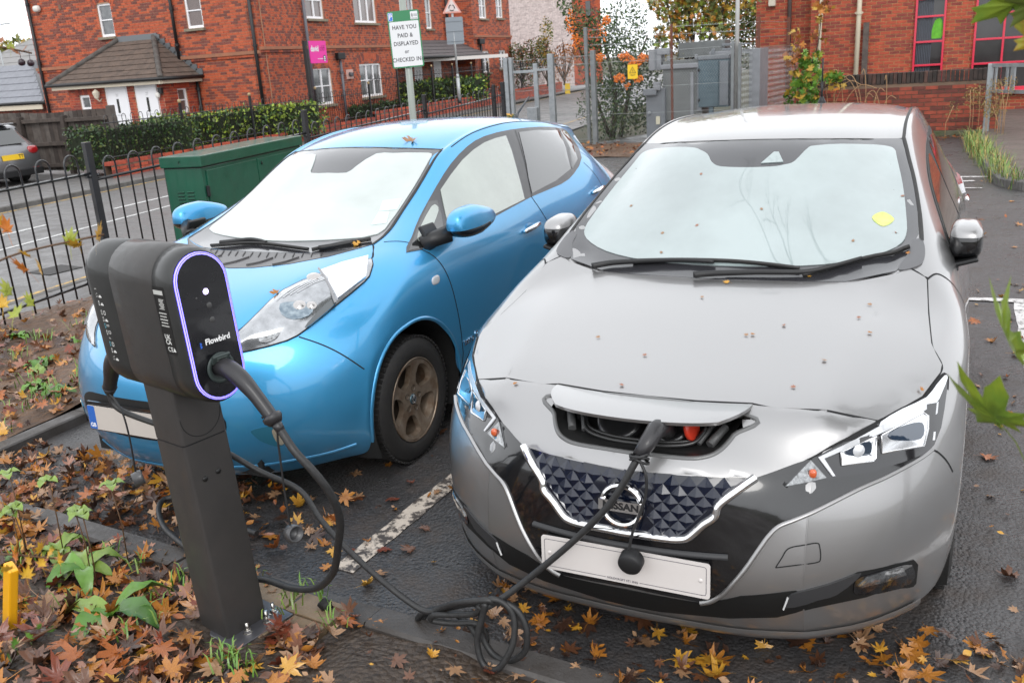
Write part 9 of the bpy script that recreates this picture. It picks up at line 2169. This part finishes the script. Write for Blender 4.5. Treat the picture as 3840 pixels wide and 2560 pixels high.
twig('yellow and orange hawthorn twig hanging in front of the railings at the left edge', (-.43, -2.37, 1.66), [(-.428,-2.366,1.690), (-.419,-2.362,1.680), (-.407,-2.357,1.622), (-.402,-2.35,1.640), (-.365,-2.295,1.645), (-.372,-2.30,1.650), (-.418,-2.384,1.592), (-.411,-2.386,1.560), (-.425,-2.39,1.575), (-.40,-2.365,1.572), (-.395,-2.341,1.616), (-.347,-2.271,1.652)], .022, [Y1, Y2, Y1, Y3], 3, 'thorn', [(-.45, -2.38, 1.63), (-.41, -2.36, 1.645), (-.37, -2.30, 1.652), (-.34, -2.265, 1.656)])
twig('bright yellow hawthorn twig low at the left edge above the green plant', (-.38, -2.5, 1.25), [(-.361,-2.502,1.238), (-.344,-2.475,1.239), (-.326,-2.463,1.219), (-.38,-2.503,1.273), (-.346,-2.502,1.211), (-.352,-2.49,1.225), (-.335,-2.47,1.230), (-.37,-2.51,1.222), (-.358,-2.50,1.252), (-.341,-2.48,1.218)], .021, [Y1, Y1, Y2], 5, 'thorn', [(-.42, -2.53, 1.25), (-.37, -2.5, 1.24), (-.33, -2.465, 1.222)])
twig('small light green leaves at the bottom left corner', (-.33, -2.55, 1.13), [(-.328,-2.552,1.134), (-.317,-2.519,1.146), (-.337,-2.57,1.131), (-.322,-2.535,1.138), (-.335,-2.56,1.118), (-.31,-2.51,1.135)], .013, [GREENS[0], GREENS[1]], 6, 'thorn', [(-.36, -2.60, 1.12), (-.33, -2.555, 1.133), (-.30, -2.50, 1.142)])
twig('blurred hawthorn twig with two dark berries at the top left edge', (-.80, -2.01, 1.94), [(-.805,-2.024,1.957), (-.797,-2.011,1.946), (-.79,-2.002,1.938), (-.785,-1.995,1.940), (-.809,-2.027,1.945)], .020, [Y3, H['olive'], H['rust']], 7, 'thorn', [(-.83, -2.05, 1.955), (-.80, -2.01, 1.945), (-.775, -1.985, 1.935)])
for p, lab in (((-.789, -2.0, 1.920), 'left of the two dark berries hanging at the top left'), ((-.780, -1.988, 1.918), 'right of the two dark berries hanging at the top left')):
 b = shell('b', (0, 0, 0), (.012, .012, .013), 12, 8); b.tube([(0, 0, .005), (.001, 0, .022)], .0006, 4); o = b.build('berry', [mat('dark berry', (.02, .006, .012), .3, coat=.5)]); o.location = p; tag(o, lab, 'berry')
yb = empty('yellow_stand', (-1.97, -1.58, .08)); tag(yb, 'bright yellow metal bar with rounded foot beside a black bar at the bottom left', 'stand')
m = MB(); m.box((.0, .0, .14), (.055, .03, .34), 0, Matrix.Rotation(.35, 3, 'Y') @ Matrix.Rotation(-.3, 3, 'Z'), bev=.006); m.build('bar', [mat('yellow metal', (.78, .38, .01), .4, coat=.4)], yb)
m = shell('f', (-.03, .04, .03), (.05, .04, .04), 12, 8); m.build('foot', [mat('yellow metal', (.78, .38, .01), .4, coat=.4)], yb)
m = MB(); m.tube([(-.15, -.12, -.01), (.02, .08, .03)], .022, 8); m.build('black_bar', [mat('black bar', (.03, .032, .035), .35, coat=.3)], yb)
cl_ = shell('c', (0, 0, 0), (.055, .04, .04), 10, 8, (1, 1), lambda v: v * (1 + .25 * math.sin(v.x * 190 + v.z * 260))); o = cl_.build('soil_clod', [mat('black clod', (.012, .011, .011), .6)]); o.location = (-1.09, -1.03, .078); tag(o, 'black lump of dirt lying on the tan slabs', 'clod')
ov = empty('overhead_bough', (.2, 2.2, 6.0)); tag(ov, 'bare twiggy bough high over the grey car, out of the frame', 'tree'); r = random.Random(31); m = MB()
def grow(p, d, l, w, k):
 q = p + d * l; m.tube([p, p.lerp(q, .5) + Vector((r.gauss(0, .04), r.gauss(0, .04), 0)) * l, q], [w, w * .8, w * .6], 4)
 if k:
  for _ in range(r.choice((2, 3))): grow(p.lerp(q, r.uniform(.5, 1)), (d + Vector((r.gauss(0, .55), r.gauss(0, .55), r.gauss(0, .2)))).normalized(), l * r.uniform(.55, .8), w * .58, k - 1)
grow(Vector((.2, -2.0, -.2)), Vector((-.25, 1, 0)).normalized(), .9, .035, 5)
m.build('branch', [mat('bark', (.075, .055, .04), .85)], ov)
tree('overhanging_tree', 'dark leafy tree beside the bays at the right, out of the frame', (3.6, -.6, 0), [[(0, 0, 0, .16), (-.2, .3, 2.5, .13), (-.9, .9, 5.0, .06)]], [(-1.1, 1.5, 4.6, .9, .8), (-.6, .6, 5.4, 1.1, .8), (.2, 0, 6.0, 1.4, .8), (-1.7, 1.1, 5.3, .6, .6), (-2.3, .7, 5.2, .45, .5)], 5200, .16, [H['dark'], H['mid'], H['olive']], 60)
